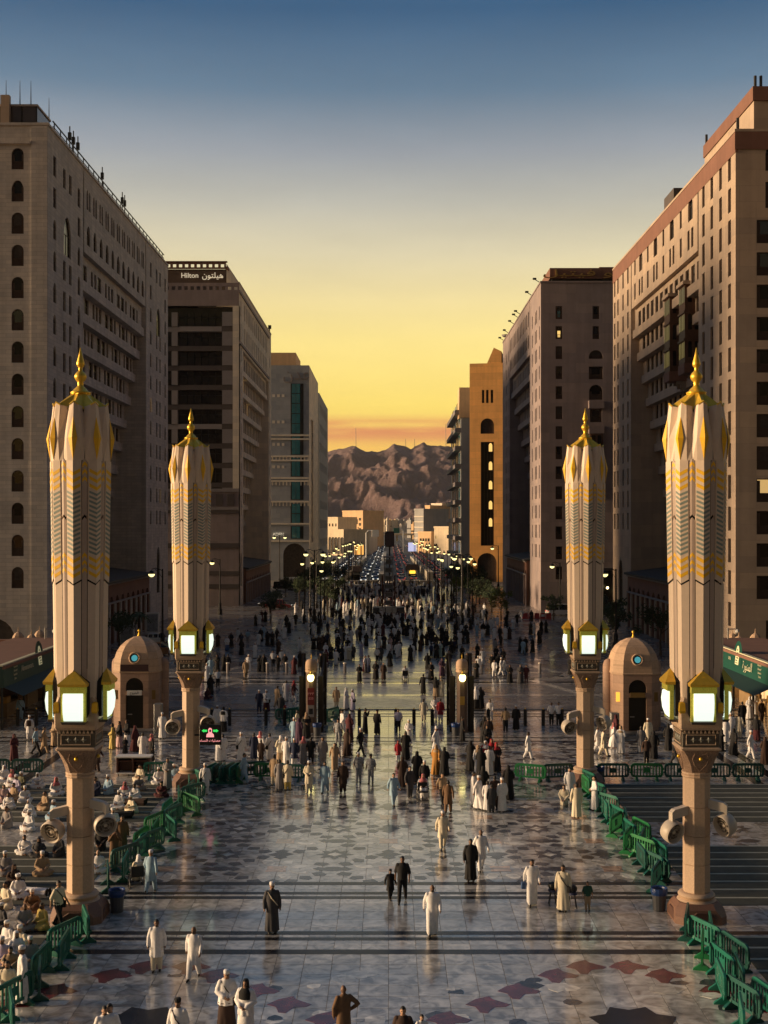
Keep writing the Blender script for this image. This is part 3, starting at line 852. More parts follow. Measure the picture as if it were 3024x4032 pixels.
def grand_hotel(name, label, side, X0, D0, D1, Z, stone, near, far, zr_top, n_rec, upper_ops, near_ops, far_ops, front_ops, front_w, rec_win,
                step=3.31, rec_step=0.62, style='sash', front_style='wood', groove=0.5, mats=WARM, arcade=True, arcade_z=7.6, stone_front=None):
    r = thing(name, label, 'hotel')
    s = sx(side)
    Xb = X0 + s * front_w
    sf = stone_front or stone
    # near pylon
    mb = MB(); A = street_wall(mb, side, X0, D0, near, 0, Z, near_ops); mb.build('wall', stone, r)
    wall_windows(r, A[0], A[1], A[2], style, mats)
    # front wall facing the square
    mb = MB(); xa, xb = min(X0, Xb), max(X0, Xb)
    fo = [(x - xa, z, w, h, a) for x, z, w, h, a in front_ops]
    facade(mb, (xa, D0, 0), (1, 0), xb - xa, Z, fo, 0.3); mb.build('wall', sf, r)
    wall_windows(r, (xa, D0, 0), (1, 0), fo, front_style, mats)
    # inner cheeks, back, roof
    dp = rec_step * n_rec + 1.6
    mb = MB()
    X2 = X0 + s * dp
    g2 = groove
    mb.face([(X0, near, 0), (X2, near, 0), (X2, near, Z), (X0, near, Z)])
    mb.face([(X0, far, 0), (X2, far, 0), (X2, far, Z), (X0, far, Z)])
    mb.face([(X0, D1, 0), (Xb, D1, 0), (Xb, D1, Z), (X0, D1, Z)])
    mb.face([(Xb, D0, 0), (Xb, D1, 0), (Xb, D1, Z), (Xb, D0, Z)])
    mb.build('wall', stone, r)
    mb = MB(); xbox(mb, side, X0, 0.25, front_w, D0 + .25, D1 - .25, Z - .9, Z - .6); mb.build('roof', M_ROOFD, r)
    # far pylon
    mb = MB(); A = street_wall(mb, side, X0, far, D1, 0, Z, far_ops); mb.build('wall', stone, r)
    wall_windows(r, A[0], A[1], A[2], style, mats)
    # upper wall over the recess, set back by a shadow groove at each end
    mb = MB(); A = street_wall(mb, side, X0, near + g2, far - g2, zr_top, Z - zr_top, upper_ops, 0.0); 
    mb.face([(X0, near + g2, zr_top), (X0 + s * 2, near + g2, zr_top), (X0 + s * 2, near + g2, Z), (X0, near + g2, Z)])
    mb.face([(X0, far - g2, zr_top), (X0 + s * 2, far - g2, zr_top), (X0 + s * 2, far - g2, Z), (X0, far - g2, Z)])
    mb.face([(X0, near + g2, zr_top), (X0 + s * dp, near + g2, zr_top), (X0 + s * dp, far - g2, zr_top), (X0, far - g2, zr_top)])
    mb.build('wall', stone, r)
    wall_windows(r, A[0], A[1], A[2], style, mats)
    # storeys stepping back one under another
    zt = zr_top
    for k in range(n_rec):
        off = rec_step * (k + 1)
        zb = zt - step
        ops = [(t, zb + .35, w, h, a) for (t, w, h, a) in rec_win(k)]
        mb = MB(); A = street_wall(mb, side, X0, near, far, zb, step, ops, off, 0.3); mb.build('recess_wall', stone, r)
        wall_windows(r, A[0], A[1], A[2], style, mats)
        if k < n_rec - 1:
            mb = MB(); xbox(mb, side, X0, off - .35, off + rec_step + .4, near + .02, far - .02, zb - .95, zb + .22); mb.build('floor_band', stone, r)
        zt = zb
    off = rec_step * n_rec + .4
    mb = MB(); street_wall(mb, side, X0, near, far, 0, zt, [], off); mb.build('recess_wall', stone, r)
    # parapet with handrail
    mb = MB(); xbox(mb, side, X0, -.12, .3, D0 - .12, D1, Z, Z + .28); xbox(mb, side, X0, .3, front_w, D0 - .12, D0 + .3, Z, Z + .28); mb.build('parapet', stone, r)
    if arcade:
        arc(r, side, X0 + s * -.6, near + .6, far - .6, arcade_z, dp + .4, stone)
    return r

def arc(r, side, X0, Da, Db, Zr, depth, stone, pitch=3.1):
    """a row of arches under a low sloping roof, at the foot of the recess"""
    n = int((Db - Da) / pitch)
    ops = [(Da + (k + .5) * (Db - Da) / n, 0.001, 1.9, Zr - 1.7, 2) for k in range(n)]
    mb = MB(); street_wall(mb, side, X0, Da, Db, 0, Zr, ops, 0, .7)
    mb.face([(X0, Da, 0), (X0 + sx(side) * depth, Da, 0), (X0 + sx(side) * depth, Da, Zr), (X0, Da, Zr)])
    mb.face([(X0, Db, 0), (X0 + sx(side) * depth, Db, 0), (X0 + sx(side) * depth, Db, Zr), (X0, Db, Zr)])
    ar = mb.build('arcade', M_REDST, r)
    mb = MB(); a, b = X0 - sx(side) * .5, X0 + sx(side) * depth
    mb.rings([[(a, Da - .3, Zr), (a, Da - .3, Zr + .3), (b, Da - .3, Zr + 1.5), (b, Da - .3, Zr + 1.2)], [(a, Db + .3, Zr), (a, Db + .3, Zr + .3), (b, Db + .3, Zr + 1.5), (b, Db + .3, Zr + 1.2)]])
    mb.build('arcade_roof', M_ROOFD, r)
    for k in range(n + 1):
        y = Da + k * (Db - Da) / n
        mb = MB(); xbox(mb, side, X0, -.18, .02, y - .32, y + .32, 0, Zr - 2.6); mb.build('pier', stone, r)
    for z in (Zr - 2.6, Zr - .25):
        mb = MB(); xbox(mb, side, X0, -.24, .03, Da, Db, z, z + .22); mb.build('string_course', M_BAND_L, r)

# ------------------------------------------------ limestone hotel on the west side
rz = rows(51.3, 14, 3.31)
near_ops = []
for k, z in enumerate(rz):
    if z < 6: continue
    a = 0 if k < 2 else 1
    near_ops += [(130.5, z, 1.15, 2.1, a), (140.7, z - .6, 1.15, 2.1, a)]
    if k == 1: pass
    elif k == 2: near_ops.append((135.6, z - .7, 3.0, 4.3, 1))
    else: near_ops += [(134.4, z - .2, 1.05, 2.1, 0), (136.9, z - .2, 1.05, 2.1, 0)]
far_ops = []
for k, z in enumerate(rz):
    if z < 12: continue
    far_ops += [(183.2, z, 1.1, 2.1, 0 if k < 2 else 1), (195.0, z, 1.1, 2.1, 0 if k < 2 else 1)]
    if k == 2: far_ops.append((189.2, z - 1.2, 3.0, 4.2, 1))
    elif k != 1: far_ops += [(187.9, z, 1.0, 2.1, 0), (190.6, z, 1.0, 2.1, 0)]
far_ops.append((189.2, 4.5, 2.4, 7.0, 1))
up = []
for k in range(11):
    t = 145.2 + k * 3.2
    up += [(t - .55, 51.4, .8, 2.3, 1), (t + .55, 51.4, .8, 2.3, 1), (t, 47.3, 1.55, 2.3, 1)]
front = [(x, z, 1.25, 2.2, 2 if k != 1 else 1) for x in (-38.1, -44.6, -49.4, -55.6) for k, z in enumerate(rz) if z > 7] + [(-40.6, 0.01, 4.4, 5.2, 2), (-50, 0.01, 4.4, 5.2, 2)]
pat = [1.9, 1.0, 1.0, 1.9, 1.0, 1.0, 1.2, 1.9, 1.9, 1.0, 1.0]
def rw_left(k):
    out = []; t = 145.0
    i = k
    while t < 177.5:
        w = pat[i % len(pat)]; out.append((t + w / 2, w, 1.95, 0)); t += w + (0.7 if i % 3 else 2.1); i += 1
    return out
hA = grand_hotel('grand_hotel', 'grey limestone hotel with stepped floors and a rooftop glass box', 'L', -35.0, 127.8, 197.4, 55.8, M_STONE_L, 142.6, 179.6, 46.2, 11,
                 up, near_ops, far_ops, front, 40, rw_left, style='sash', front_style='wood')
# corner pilaster, cornice line, railing, roof box, poles
mb = MB(); mb.box(-36.65, -35.02, 127.62, 127.8, 0, 55.7); mb.build('pilaster', M_STONE_L, hA)
mb = MB(); mb.box(-62, -36.7, 127.55, 127.8, 53.9, 54.15); mb.build('cornice', M_STONE_L, hA)
for k in range(26):
    y = 131 + k * 2.5
    mb = MB(); mb.box(-35.25, -35.15, y, y + .1, 56.05, 57.1); mb.build('railing_post', M_METAL, hA)
mb = MB(); mb.box(-35.26, -35.14, 130.5, 195, 57.06, 57.16); mb.box(-35.24, -35.16, 130.5, 195, 56.55, 56.62); mb.build('handrail', M_METAL, hA)
for y in (137.4, 139.0, 141.0, 153.0, 164.5, 166.0):
    mb = MB(); mb.tube([(-35.2, y, 56), (-35.2, y, 58.8)], .07, 6); mb.box(-35.38, -35.02, y - .16, y + .16, 57.3, 58.1); mb.build('antenna', M_METAL, hA)
mb = MB(); mb.box(-60, -36.3, 128.6, 133.4, 56.0, 58.0); pe = mb.build('roof_room', mat('tinted_glass', (0.10, 0.085, 0.085), 0.12, var=0.3, scale=0.4), hA)
for x in (-36.36, -37.9, -39.4, -41.2, -43.0):
    mb = MB(); mb.box(x - .07, x + .07, 128.48, 128.6, 56.0, 58.0); mb.build('mullion', M_METAL, hA)
mb = MB(); mb.box(-60, -36.2, 128.4, 133.5, 58.0, 58.2); mb.build('roof_edge', M_STONE_L, hA)
mb = MB(); mb.box(-39.9, -39.0, 127.9, 128.5, 56.0, 59.0); mb.build('vent_shaft', M_STONE_R, hA)
for x, y in ((-39.4, 128.2), (-38.0, 128.3), (-36.9, 128.4), (-36.4, 133.4)):
    mb = MB(); mb.tube([(x, y, 58.1), (x, y, 60.6)], [.06, .02], 6); mb.build('lightning_rod', M_METAL, hA)
anchor(hA, (-35, 127.8, 0))

# ------------------------------------------------ warm limestone hotel on the east side
near_ops = []
for k in range(15):
    z = 50.6 - 3.31 * k
    if z < 3: break
    for t in (129.6, 133.1, 136.7, 140.3): near_ops.append((t, z, 1.1, 2.5, 0))
far_ops = []
for k in range(13):
    z = 50.6 - 3.31 * k
    for t in (184.6, 188.4, 192.6, 195.3):
        if k < 12: far_ops.append((t, z, 1.05, 2.4, 0))
far_ops += [(190.4, 3.0, 3.0, 6.6, 1)]
up = []
for k in range(4):
    t = 146.4 + k * 9.6
    up += [(t, 50.6, 2.2, 3.2, 1), (t - .9, 47.3, 1.0, 2.3, 0), (t + .9, 47.3, 1.0, 2.3, 0)]
    if k < 3: up += [(t + 4.8, 50.8, 1.0, 2.4, 0), (t + 4.8, 47.3, 1.0, 2.3, 0)]
up += [(179.3, 50.8, 1.0, 2.3, 0), (179.3, 47.3, 1.0, 2.3, 0)]
front = [(40.0, 51.0, 2.9, 3.1, 2), (40.0, 47.2, 2.9, 2.7, 0), (46.2, 51.0, 2.9, 3.1, 2)] + [(x, 43.6 - 3.31 * k, 2.0, 2.4, 0) for x in (38.65, 43.5, 48.0) for k in range(12)] + [(40.2, .01, 3.2, 5.0, 0), (48, .01, 3.2, 5, 0)]
def rw_right(k):
    return [(144.8 + 2.85 * i, 1.75, 2.25, 0) for i in range(13)]
hB = grand_hotel('grand_hotel', 'warm stone hotel with wooden bay windows and a stepped roof block', 'R', 35.5, 127.3, 196.8, 55.0, M_STONE_R, 142.5, 182.3, 46.3, 11,
                 up, near_ops, far_ops, front, 40, rw_right, style='sash', front_style='wood')
mb = MB(); xbox(mb, 'R', 35.5, -.05, .25, 127.25, 196.8, 52.9, 55.0); mb.box(35.4, 75, 127.2, 127.4, 53.2, 55.05); mb.build('frieze', M_REDST, hB)
mb = MB(); mb.box(38.6, 75, 131.5, 152, 55.2, 60.9); mb.build('roof_block', M_STONE_R, hB)
mb = MB(); mb.box(38.45, 75, 131.35, 152.1, 59.6, 61.1); mb.build('roof_frieze', M_REDST, hB)
mb = MB(); mb.box(36.2, 40, 158, 163.5, 55.2, 57.6); mb.build('roof_house', M_BAND_D, hB)
for x, y, z in ((38.8, 131.7, 61.1), (39.4, 131.7, 61.1), (35.8, 127.6, 55.3), (38.7, 151.5, 61.1)):
    mb = MB(); mb.tube([(x, y, z), (x, y, z + 1.2)], .16, 8); mb.build('vent_pipe', M_METAL, hB)
# carved wooden bays on corbels in the recess
def bay(r, side, X0, y, z0, storeys, w=3.0, pro=1.3, off=2.6):
    s = sx(side)
    o = empty('bay_window', parent=r)
    xw = off
    mb = MB(); xbox(mb, side, X0, xw - pro - .9, xw + 1.4, y - w / 2, y + w / 2, z0, z0 + storeys * 3.31 - .5); mb.build('timber_box', M_WOOD, o)
    for q in range(storeys):
        zz = z0 + q * 3.31
        for i in range(4):
            yy = y - w / 2 + .35 + i * (w - .7) / 3
            pane = outline(.46, 1.9, 2); mb = MB()
            xx = X0 + s * (xw - pro - .93)
            mb.face([(xx, yy + a, zz + .7 + b) for a, b in pane]); mb.build('pane', M_GLASS, o)
        for i in range(2):
            pane = outline(.46, 1.9, 2); mb = MB(); xx = X0 + s * (xw - pro - .3 + i * .8)
            mb.face([(xx + a, y - w / 2 - .03, zz + .7 + b) for a, b in pane]); mb.build('pane', M_GLASS, o)
        mb = MB(); xbox(mb, side, X0, xw - pro - 1.05, xw + .2, y - w / 2 - .12, y + w / 2 + .12, zz + 2.72, zz + 2.95); mb.build('ledge', M_WOOD, o)
    mb = MB(); xbox(mb, side, X0, xw - pro - 1.2, xw + .4, y - w / 2 - .3, y + w / 2 + .3, z0 + storeys * 3.31 - .5, z0 + storeys * 3.31 - .1); mb.build('roof', M_STONE_R, o)
    mb = MB(); xbox(mb, side, X0, xw - pro - 1.0, xw + 1.4, y - w / 2 - .1, y + w / 2 + .1, z0 - 1.2, z0); mb.build('plinth', M_REDST, o)
    for yy in (y - w * .3, y + w * .3):
        mb = MB()
        for q in range(3): xbox(mb, side, X0, xw - pro + .1 + q * .45, xw + 1.6, yy - .22, yy + .22, z0 - 1.6 - q * .4, z0 - 1.2 - q * .4)
        mb.build('corbel', M_BAND_L, o)
bay(hB, 'R', 35.5, 150.6, 34.2, 3, off=2.2)
bay(hB, 'R', 35.5, 158.6, 34.2, 3, off=2.2)
bay(hB, 'R', 35.5, 145.6, 31.2, 1, off=3.4)
bay(hB, 'R', 35.5, 150.8, 27.8, 1, off=4.4)
bay(hB, 'R', 35.5, 160.0, 27.8, 1, off=4.4)
# lit shop letters on the far pylon
o = lettering('stc', 1.6, mat('lit_letters', (.8, .8, .8), .5, var=0, emit=(1, 1, 1), estr=1.2), hB, (36.6, 196.4 - 16.2, 5.4), 0)
b = MB(); b.box(34.9, 38.2, 180.3, 180.5, 4.5, 6.3); b.build('sign_board', M_METAL, hB)
anchor(hB, (35.5, 127.3, 0))

# ------------------------------------------------ second hotel, west: dark glass front, cream flank, sign on the roof
def sign_arabic(codes): return ''.join(chr(c) for c in reversed(codes))
AR_H = sign_arabic([0xFEEB, 0xFEF4, 0xFEE0, 0xFE98, 0xFEEE, 0xFEE5])           # initial, medial ... forms, drawn right to left
D0, D1, X0, Z = 228.0, 290.0, -27.4, 59.1
st = 3.58
hH = thing('glass_hotel', 'dark glass fronted hotel with a cream flank and lettering on its roof', 'hotel')
mb = MB()
near_ops = [(231.0, 49.2, .95, 3.0, 0), (231.0, 53.6, .95, 3.0, 0)] + [(231.4, 45.2 - st * k, .9, 2.7, 0) for k in range(9)] + [(231.4, 3.5, 2.0, 6.2, 1)]
A = street_wall(mb, 'L', X0, D0, 234.6, 0, Z, near_ops); mb.build('wall', M_STONE_H, hH); wall_windows(hH, A[0], A[1], A[2], 'sash', WARM)
ops = [(237.2 + 3.55 * k, z, 1.25, 3.0, 0) for k in range(13) for z in (49.2, 53.6)]
mb = MB(); A = street_wall(mb, 'L', X0, 234.6, 284.5, 47.6, Z - 47.6, ops)
mb.face([(X0, 234.6, 47.6), (X0 - 8, 234.6, 47.6), (X0 - 8, 284.5, 47.6), (X0, 284.5, 47.6)]); mb.build('wall', M_STONE_H, hH); wall_windows(hH, A[0], A[1], A[2], 'sash', WARM)
zt = 47.6
for k in range(10):
    off = .62 * (k + 1); zb = zt - st
    ops = [(236.4 + 3.0 * i, zb + .55, 1.9, 2.5, 0) for i in range(16)]
    mb = MB(); A = street_wall(mb, 'L', X0, 234.6, 284.5, zb, st, ops, off); mb.build('recess_wall', M_STONE_H, hH); wall_windows(hH, A[0], A[1], A[2], 'sash', WARM)
    mb = MB(); xbox(mb, 'L', X0, off - .3, off + 1.0, 234.62, 284.48, zb - .7, zb + .3); mb.build('floor_band', M_STONE_H, hH)
    zt = zb
mb = MB(); street_wall(mb, 'L', X0, 234.6, 284.5, 0, zt, [], 6.8); mb.build('recess_wall', M_STONE_H, hH)
mb = MB(); street_wall(mb, 'L', X0, 284.5, D1, 0, Z, [(287.2, 8 + st * k, 1.0, 2.6, 0) for k in range(13)])
mb.face([(X0, 284.5, 0), (X0 - 8.5, 284.5, 0), (X0 - 8.5, 284.5, Z), (X0, 284.5, Z)])
mbc = MB(); mbc.face([(X0, 234.6, 0), (X0 - 8.5, 234.6, 0), (X0 - 8.5, 234.6, Z), (X0, 234.6, Z)]); mbc.build('wall', M_STONE_H, hH)
mb.face([(X0, D1, 0), (X0 - 40, D1, 0), (X0 - 40, D1, Z), (X0, D1, Z)]); mb.face([(X0 - 40, D0, 0), (X0 - 40, D1, 0), (X0 - 40, D1, Z), (X0 - 40, D0, Z)]); mb.build('wall', M_STONE_H, hH)
wall_windows(hH, (X0, 284.5, 0), (0, 1), [(2.7, 8 + st * k, 1.0, 2.6, 0) for k in range(13)], 'sash', WARM)
for z in (57.4, 48.1):
    mb = MB(); xbox(mb, 'L', X0, -.25, .02, D0 - .1, 284.6, z, z + .5); mb.build('cornice', M_BAND_L, hH)
arc(hH, 'L', X0 + .4, 236, 283, 6.4, 7.6, M_STONE_P)
# front: three bays of dark glazing between bands
mb = MB(); mb.box(X0 - 40, X0, D0 + 1.4, D0 + 1.6, 0, 55.0); mb.build('curtain_wall', M_CURT, hH)
mb = MB(); mb.box(X0 - 1.15, X0, D0, D0 + 1.5, 0, 55.0); mb.build('pilaster', M_STONE_H, hH)
for k in range(14):
    z = 50.4 - st * k
    if z < 9.5: break
    for (xa, xb, yo) in ((X0 - 10.9, X0 - 3.2, .25), (X0 - 40, X0 - 11.0, .7)):
        b = MB(); b.box(xa, xb, D0 + yo, D0 + 1.5, z - .05, z + .85); b.build('floor_band', M_BAND_D if k % 5 else M_BAND_L, hH)
    b = MB(); b.box(X0 - 3.1, X0 - 1.2, D0 + .05, D0 + 1.5, z + .9, z + st - .1); b.build('pier', M_BAND_L, hH)
    b = MB(); b.box(X0 - 3.15, X0 - 1.18, D0 + .15, D0 + 1.5, z - .22, z + 1.07); b.build('floor_band', M_BAND_D, hH)
    for x in (X0 - 11.9, X0 - 14.2, X0 - 21.8, X0 - 24.2, X0 - 31, X0 - 33.4):
        b = MB(); b.box(x - .55, x + .55, D0 + .5, D0 + 1.5, z + .9, z + st - .1); b.build('pier', M_BAND_L, hH)
    for x in [X0 - 3.2 - i * 1.3 for i in range(1, 6)]:
        b = MB(); b.box(x - .06, x + .06, D0 + 1.2, D0 + 1.5, z + 1.05, z + st - .2); b.build('mullion', M_METAL, hH)
    b = MB(); b.box(X0 - 10.9, X0 - 3.2, D0 + 1.2, D0 + 1.5, z + 2.6, z + 2.7); b.build('transom', M_METAL, hH)
# base: carved frieze, name wall, big arch
ops = [(40 - 9.0, .01, 6.2, 8.2, 2), (40 - 26, .01, 6.2, 8.2, 2)]
mb = MB(); facade(mb, (X0 - 40, D0 - .2, 0), (1, 0), 40, 21.0, ops, .8); mb.build('base_wall', M_STONE_P, hH)
wall_windows(hH, (X0 - 40, D0 - .2, 0), (1, 0), ops, 'grid', WARM, .8)
for z, h, m in ((20.9, .6, M_BAND_L), (17.6, .5, M_BAND_L), (17.0, .5, M_BAND_D), (10.6, .9, M_BAND_D), (3.2, .8, M_BAND_D), (5.6, .8, M_BAND_D)):
    b = MB()
    if z < 9: 
        for (xa, xb) in ((X0 - 5.6, X0 + .03), (X0 - 22.6, X0 - 12.4)): b.box(xa, xb, D0 - .34, D0 - .19, z, z + h)
    else: b.box(X0 - 40, X0 + .06, D0 - .42, D0 - .19, z, z + h)
    b.build('string_course', m, hH)
for k in range(18):
    x = X0 - 1.5 - k * 2.1
    b = MB(); b.box(x - .6, x + .6, D0 - .36, D0 - .19, 18.4, 20.5); b.build('frieze_panel', M_BAND_D, hH)
lettering('Hilton', 1.5, M_BAND_L, hH, (X0 - 9.0, D0 - .26, 14.2), 0, .06)
# roof: square-holed parapet, sign wall, second parapet
b = MB(); facade(b, (X0 - 40, D0, 55.0), (1, 0), 40, 4.2, [(39.4 - 1.14 * k, 2.9, .66, .68, 0) for k in range(32)], .5); b.build('pierced_parapet', M_STONE_P, hH)
b = MB(); b.box(X0 - 40, X0 - 4.4, D0 + 1.5, D0 + 2.2, 55.2, 59.2); b.build('backing', M_BAND_D, hH)
b = MB(); b.box(X0 - 40, X0 - 3.0, D0 + 5.0, D0 + 24.0, 58, 62.7); b.build('sign_wall', mat('sign_wall_brown', (0.115, 0.075, 0.055), .7), hH)
b = MB(); facade(b, (X0 - 40, D0 + 4.8, 62.7), (1, 0), 37.0, 1.3, [(36.3 - 1.12 * k, .36, .66, .62, 0) for k in range(30)], .4); b.build('pierced_parapet', M_REDST, hH)
b = MB(); b.box(X0 - 40, X0 - 2.8, D0 + 4.7, D0 + 5.4, 64.0, 64.2); b.box(X0 - 3.1, X0 - 2.7, D0 + 4.8, D0 + 24, 62.7, 63.2); b.build('coping', M_REDST, hH)
b = MB(); b.raw([(X0 - 2.95, D0 + 5, 58.8), (X0 - .6, D0 + 22, 58.8), (X0 - .6, D0 + 22, 60.5), (X0 - 2.95, D0 + 5, 63.8)], [(0, 1, 2, 3)]); b.build('side_panel', M_STONE_H, hH)
M_LET = mat('pale_letters', (.75, .68, .55), .5, var=0, emit=(1, .85, .6), estr=.35)
lettering('Hilton', 1.3, M_LET, hH, (-37.2, D0 + 4.85, 61.5), 0, .08)
lettering(AR_H, 1.45, M_LET, hH, (-32.9, D0 + 4.85, 61.5), 0, .08)
mb = MB(); xbox(mb, 'L', X0, .2, 39.8, D0 + 24, D1 - .2, Z - .8, Z - .4); mb.build('roof', M_ROOFD, hH)
mb = MB(); xbox(mb, 'L', X0, -.1, .25, D0, D1, Z, Z + .3); mb.build('parapet', M_STONE_H, hH)
b = MB(); b.tube([(X0 - .3, D1 - .5, Z), (X0 - .3, D1 - .5, Z + 1.6)], .15, 6); b.box(X0 - .6, X0 + .1, D1 - .9, D1 - .2, Z + 1.4, Z + 2.2); b.build('floodlight', M_METAL, hH)
anchor(hH, (X0, D0, 0))

# ------------------------------------------------ second hotel, east: plain mauve front, stepped flank
X0, D0, D1, Z = 26.0, 212.5, 283.0, 56.2
st = 3.42
near_ops = []
for k in range(13):
    z = 50.2 - st * k
    near_ops += [(214.6, z, .9, 2.3, 0), (218.6, z, .95, 2.3, 0), (220.4, z, .95, 2.3, 0), (224.9, z, .9, 2.3, 0)]
far_ops = [(t, 50.2 - st * k, .95, 2.3, 0) for k in range(12) for t in (269.6, 273.6, 275.6, 280.4)] + [(271.5, 3, 2, 6, 1)]
up = [(231.4 + 2.85 * k, 51.6, 1.2, 2.8, 0) for k in range(13)] + [(231.4 + 2.85 * k, 47.6, 1.6, 2.6, 1) for k in range(13)]
front = [(29.1, 50.0 - st * k, 1.15, 2.2, 0) for k in range(14)] + [(35.4, 50.0 - st * k, 1.15, 2.2, 0) for k in range(2)]
front += [(35.4, 43.2, 2.4, 1.5, 2), (35.4, 39.7, 2.4, 2.2, 0), (35.4, 36.2, 2.3, 2.6, 2), (35.4, 32.4, 2.0, 2.2, 0), (35.4, 26.0, 2.0, 5.0, 0), (35.4, 20.0, 2.0, 5.0, 0)]
front += [(44.0, 50.0 - st * k, 1.15, 2.2, 0) for k in range(14)]
def rw_s(k): return [(231.0 + 3.0 * i, 1.3, 2.3, 0) for i in range(13)]
hS = grand_hotel('stone_hotel', 'mauve stone hotel with a rooftop name sign and golden screens', 'R', X0, D0, D1, Z, M_STONE_P, 228.8, 267.4, 46.2, 10,
                 up, near_ops, far_ops, front, 34, rw_s, step=st, rec_step=.7, style='bars', front_style=lambda i, s, z: 'wood', mats=(M_FRAME, M_GLASS), arcade_z=8.2)
for z in (34.9, 30.6):
    b = MB(); b.box(34.1, 36.7, D0 - .9, D0 + .02, z - .2, z + 1.1); b.build('balcony', M_STONE_P, hS)
b = MB(); b.box(34.3, 36.5, D0 - .7, D0 + .02, 19.5, 30.4); b.build('bay_window', M_WOOD, hS)
for z in (20.4, 23.2, 26.0, 28.4):
    for x in (34.9, 35.9):
        b = MB(); b.box(x - .32, x + .32, D0 - .74, D0 - .69, z, z + 1.7); b.build('pane', M_GLASS, hS)
for z in (51.2, 47.8):
    b = MB(); b.box(28.85, 29.35, D0 + .16, D0 + .2, z - 0.9, z + .2); b.build('lit_pane', M_LIT if z < 50 else M_TEAL, hS)
# dark gap and sign slab on the roof
b = MB(); b.box(28.0, 60, D0 + 1.0, D0 + 20, 56.3, 57.0); b.build('roof_gap', M_METAL, hS)
b = MB(); b.box(27.6, 60, D0 + .4, D0 + 22, 57.0, 58.8); b.build('sign_wall', M_REDST, hS)
b = MB(); b.box(36.5, 52, D0 + 3, D0 + 18, 58.8, 59.5); b.build('roof_house', M_REDST, hS)
M_BRASS = mat('brass_letters', (.45, .28, .10), .35, metal=.6, var=.1)
AR_S = sign_arabic([0xFEB3, 0xFEEE, 0x20, 0xFED3, 0xFEF4, 0xFE98, 0xFEF4, 0xFEDE])
lettering(AR_S, 1.6, M_BRASS, hS, (34.0, D0 + .3, 57.9), 0, .12).scale = (2.5, 1, 1)
for y in (214, 226, 246, 250, 258, 270, 281):
    b = MB(); b.tube([(X0 + .2, y, Z + .2), (X0 - .9, y, Z + .9)], .07, 6); b.box(X0 - 1.2, X0 - .6, y - .2, y + .2, Z + .8, Z + 1.1); b.build('floodlight', M_METAL, hS)
b = MB(); b.lathe([(.1, 0), (.9, .3), (1.1, .7)], 12, (X0 + .6, D1 - 2, Z + .9)); b.tube([(X0 + .6, D1 - 2, Z), (X0 + .6, D1 - 2, Z + 1)], .1, 6); b.build('satellite_dish', M_BAND_L, hS)
# awning over the lit porch
b = MB(); b.box(30.6, 41.5, D0 - 5.5, D0, 7.3, 7.7); b.build('porch_roof', M_BAND_D, hS)
for x in (30.9, 41.2):
    b = MB(); b.box(x - .35, x + .35, D0 - 5.4, D0 - 4.7, 0, 7.3); b.build('porch_pier', M_STONE_P, hS)
b = MB(); b.box(31.4, 40.8, D0 - .12, D0 + .02, .3, 7.0); b.build('porch_glass', M_GLASS, hS)
for x, z in ((32.2, 4.2), (33.6, 4.3), (35.5, 3.3), (37.0, 4.2), (38.8, 3.6)):
    b = MB(); b.ball((x, D0 - 2.2, z), .22, 8, 5); b.build('lantern', mat('warm_bulb', (1, .8, .4), .4, var=0, emit=(1.0, .80, .36), estr=5.0), hS)
anchor(hS, (X0, D0, 0))

# ------------------------------------------------ third row, east: golden tower with a lit slot
X0, D0, D1, Z = 21.1, 324.0, 366.0, 56.9
hG = thing('golden_tower', 'sunlit golden tower with a tall dark slot and lit arched windows', 'building')
b = MB(); ops = [(x - X0, 46.6, .65, 3.4, 0) for x in (22.6 + 2.0, 23.7 + 2.0, 24.9 + 2.0)] + [(25.4 - X0 + .3, 38.6, 3.5, 4.0, 2), (25.7 - X0, 6.5, 3.4, 30.0, 0), (25.6 - X0, .01, 5.0, 7.6, 2)]
ops = [o for o in ops if o[1] > 8 or o[3] < 9] if False else [o for o in ops if o[3] != 30.0] + [(25.7 - X0, 9.5, 3.4, 27.0, 0)]
facade(b, (X0, D0, 0), (1, 0), 8.6, Z, ops, .9); b.build('wall', M_STONE_G, hG)
wall_windows(hG, (X0, D0, 0), (1, 0), ops, 'grid', WARM, .9)
for z in (14.5, 19, 24.2, 29.2, 34.0):
    b = MB(); b.face([(26.5 + x, D0 + .55, z + q) for x, q in outline(.9, 2.2, 1)]); b.build('lit_window', M_LIT, hG)
b = MB(); b.box(X0 + 8.6, X0 + 34, D0 + 1.2, D1, 0, Z - .6); b.build('wing', M_STONE_P, hG)
b = MB(); A = street_wall(b, 'R', X0, D0, D1, 0, Z, [(D0 + 3 + 3.0 * k, z, 1.1, 2.2, 0) for k in range(13) for z in (50, 44, 38, 32, 26, 20, 14)] + [(D0 + 12, 4, 2.0, 6, 1)])
b.face([(X0, D1, 0), (X0 + 34, D1, 0), (X0 + 34, D1, Z), (X0, D1, Z)]); b.build('wall', M_STONE_H, hG); wall_windows(hG, A[0], A[1], A[2], 'bars', WARM)
b = MB(); b.box(X0 + .2, X0 + 8.6, D0 + .2, D1, Z - .5, Z - .1); b.build('roof', M_ROOFD, hG)
b = MB(); b.rings([[(X0 + 4, D0 + 4, Z), (X0 + 8, D0 + 4, Z), (X0 + 8, D0 + 4, Z + 3.6), (X0 + 6, D0 + 4, Z + 4.6)], [(X0 + 4, D0 + 16, Z), (X0 + 8, D0 + 16, Z), (X0 + 8, D0 + 16, Z + 3.6), (X0 + 6, D0 + 16, Z + 4.6)]]); b.build('roof_house', M_STONE_G, hG)
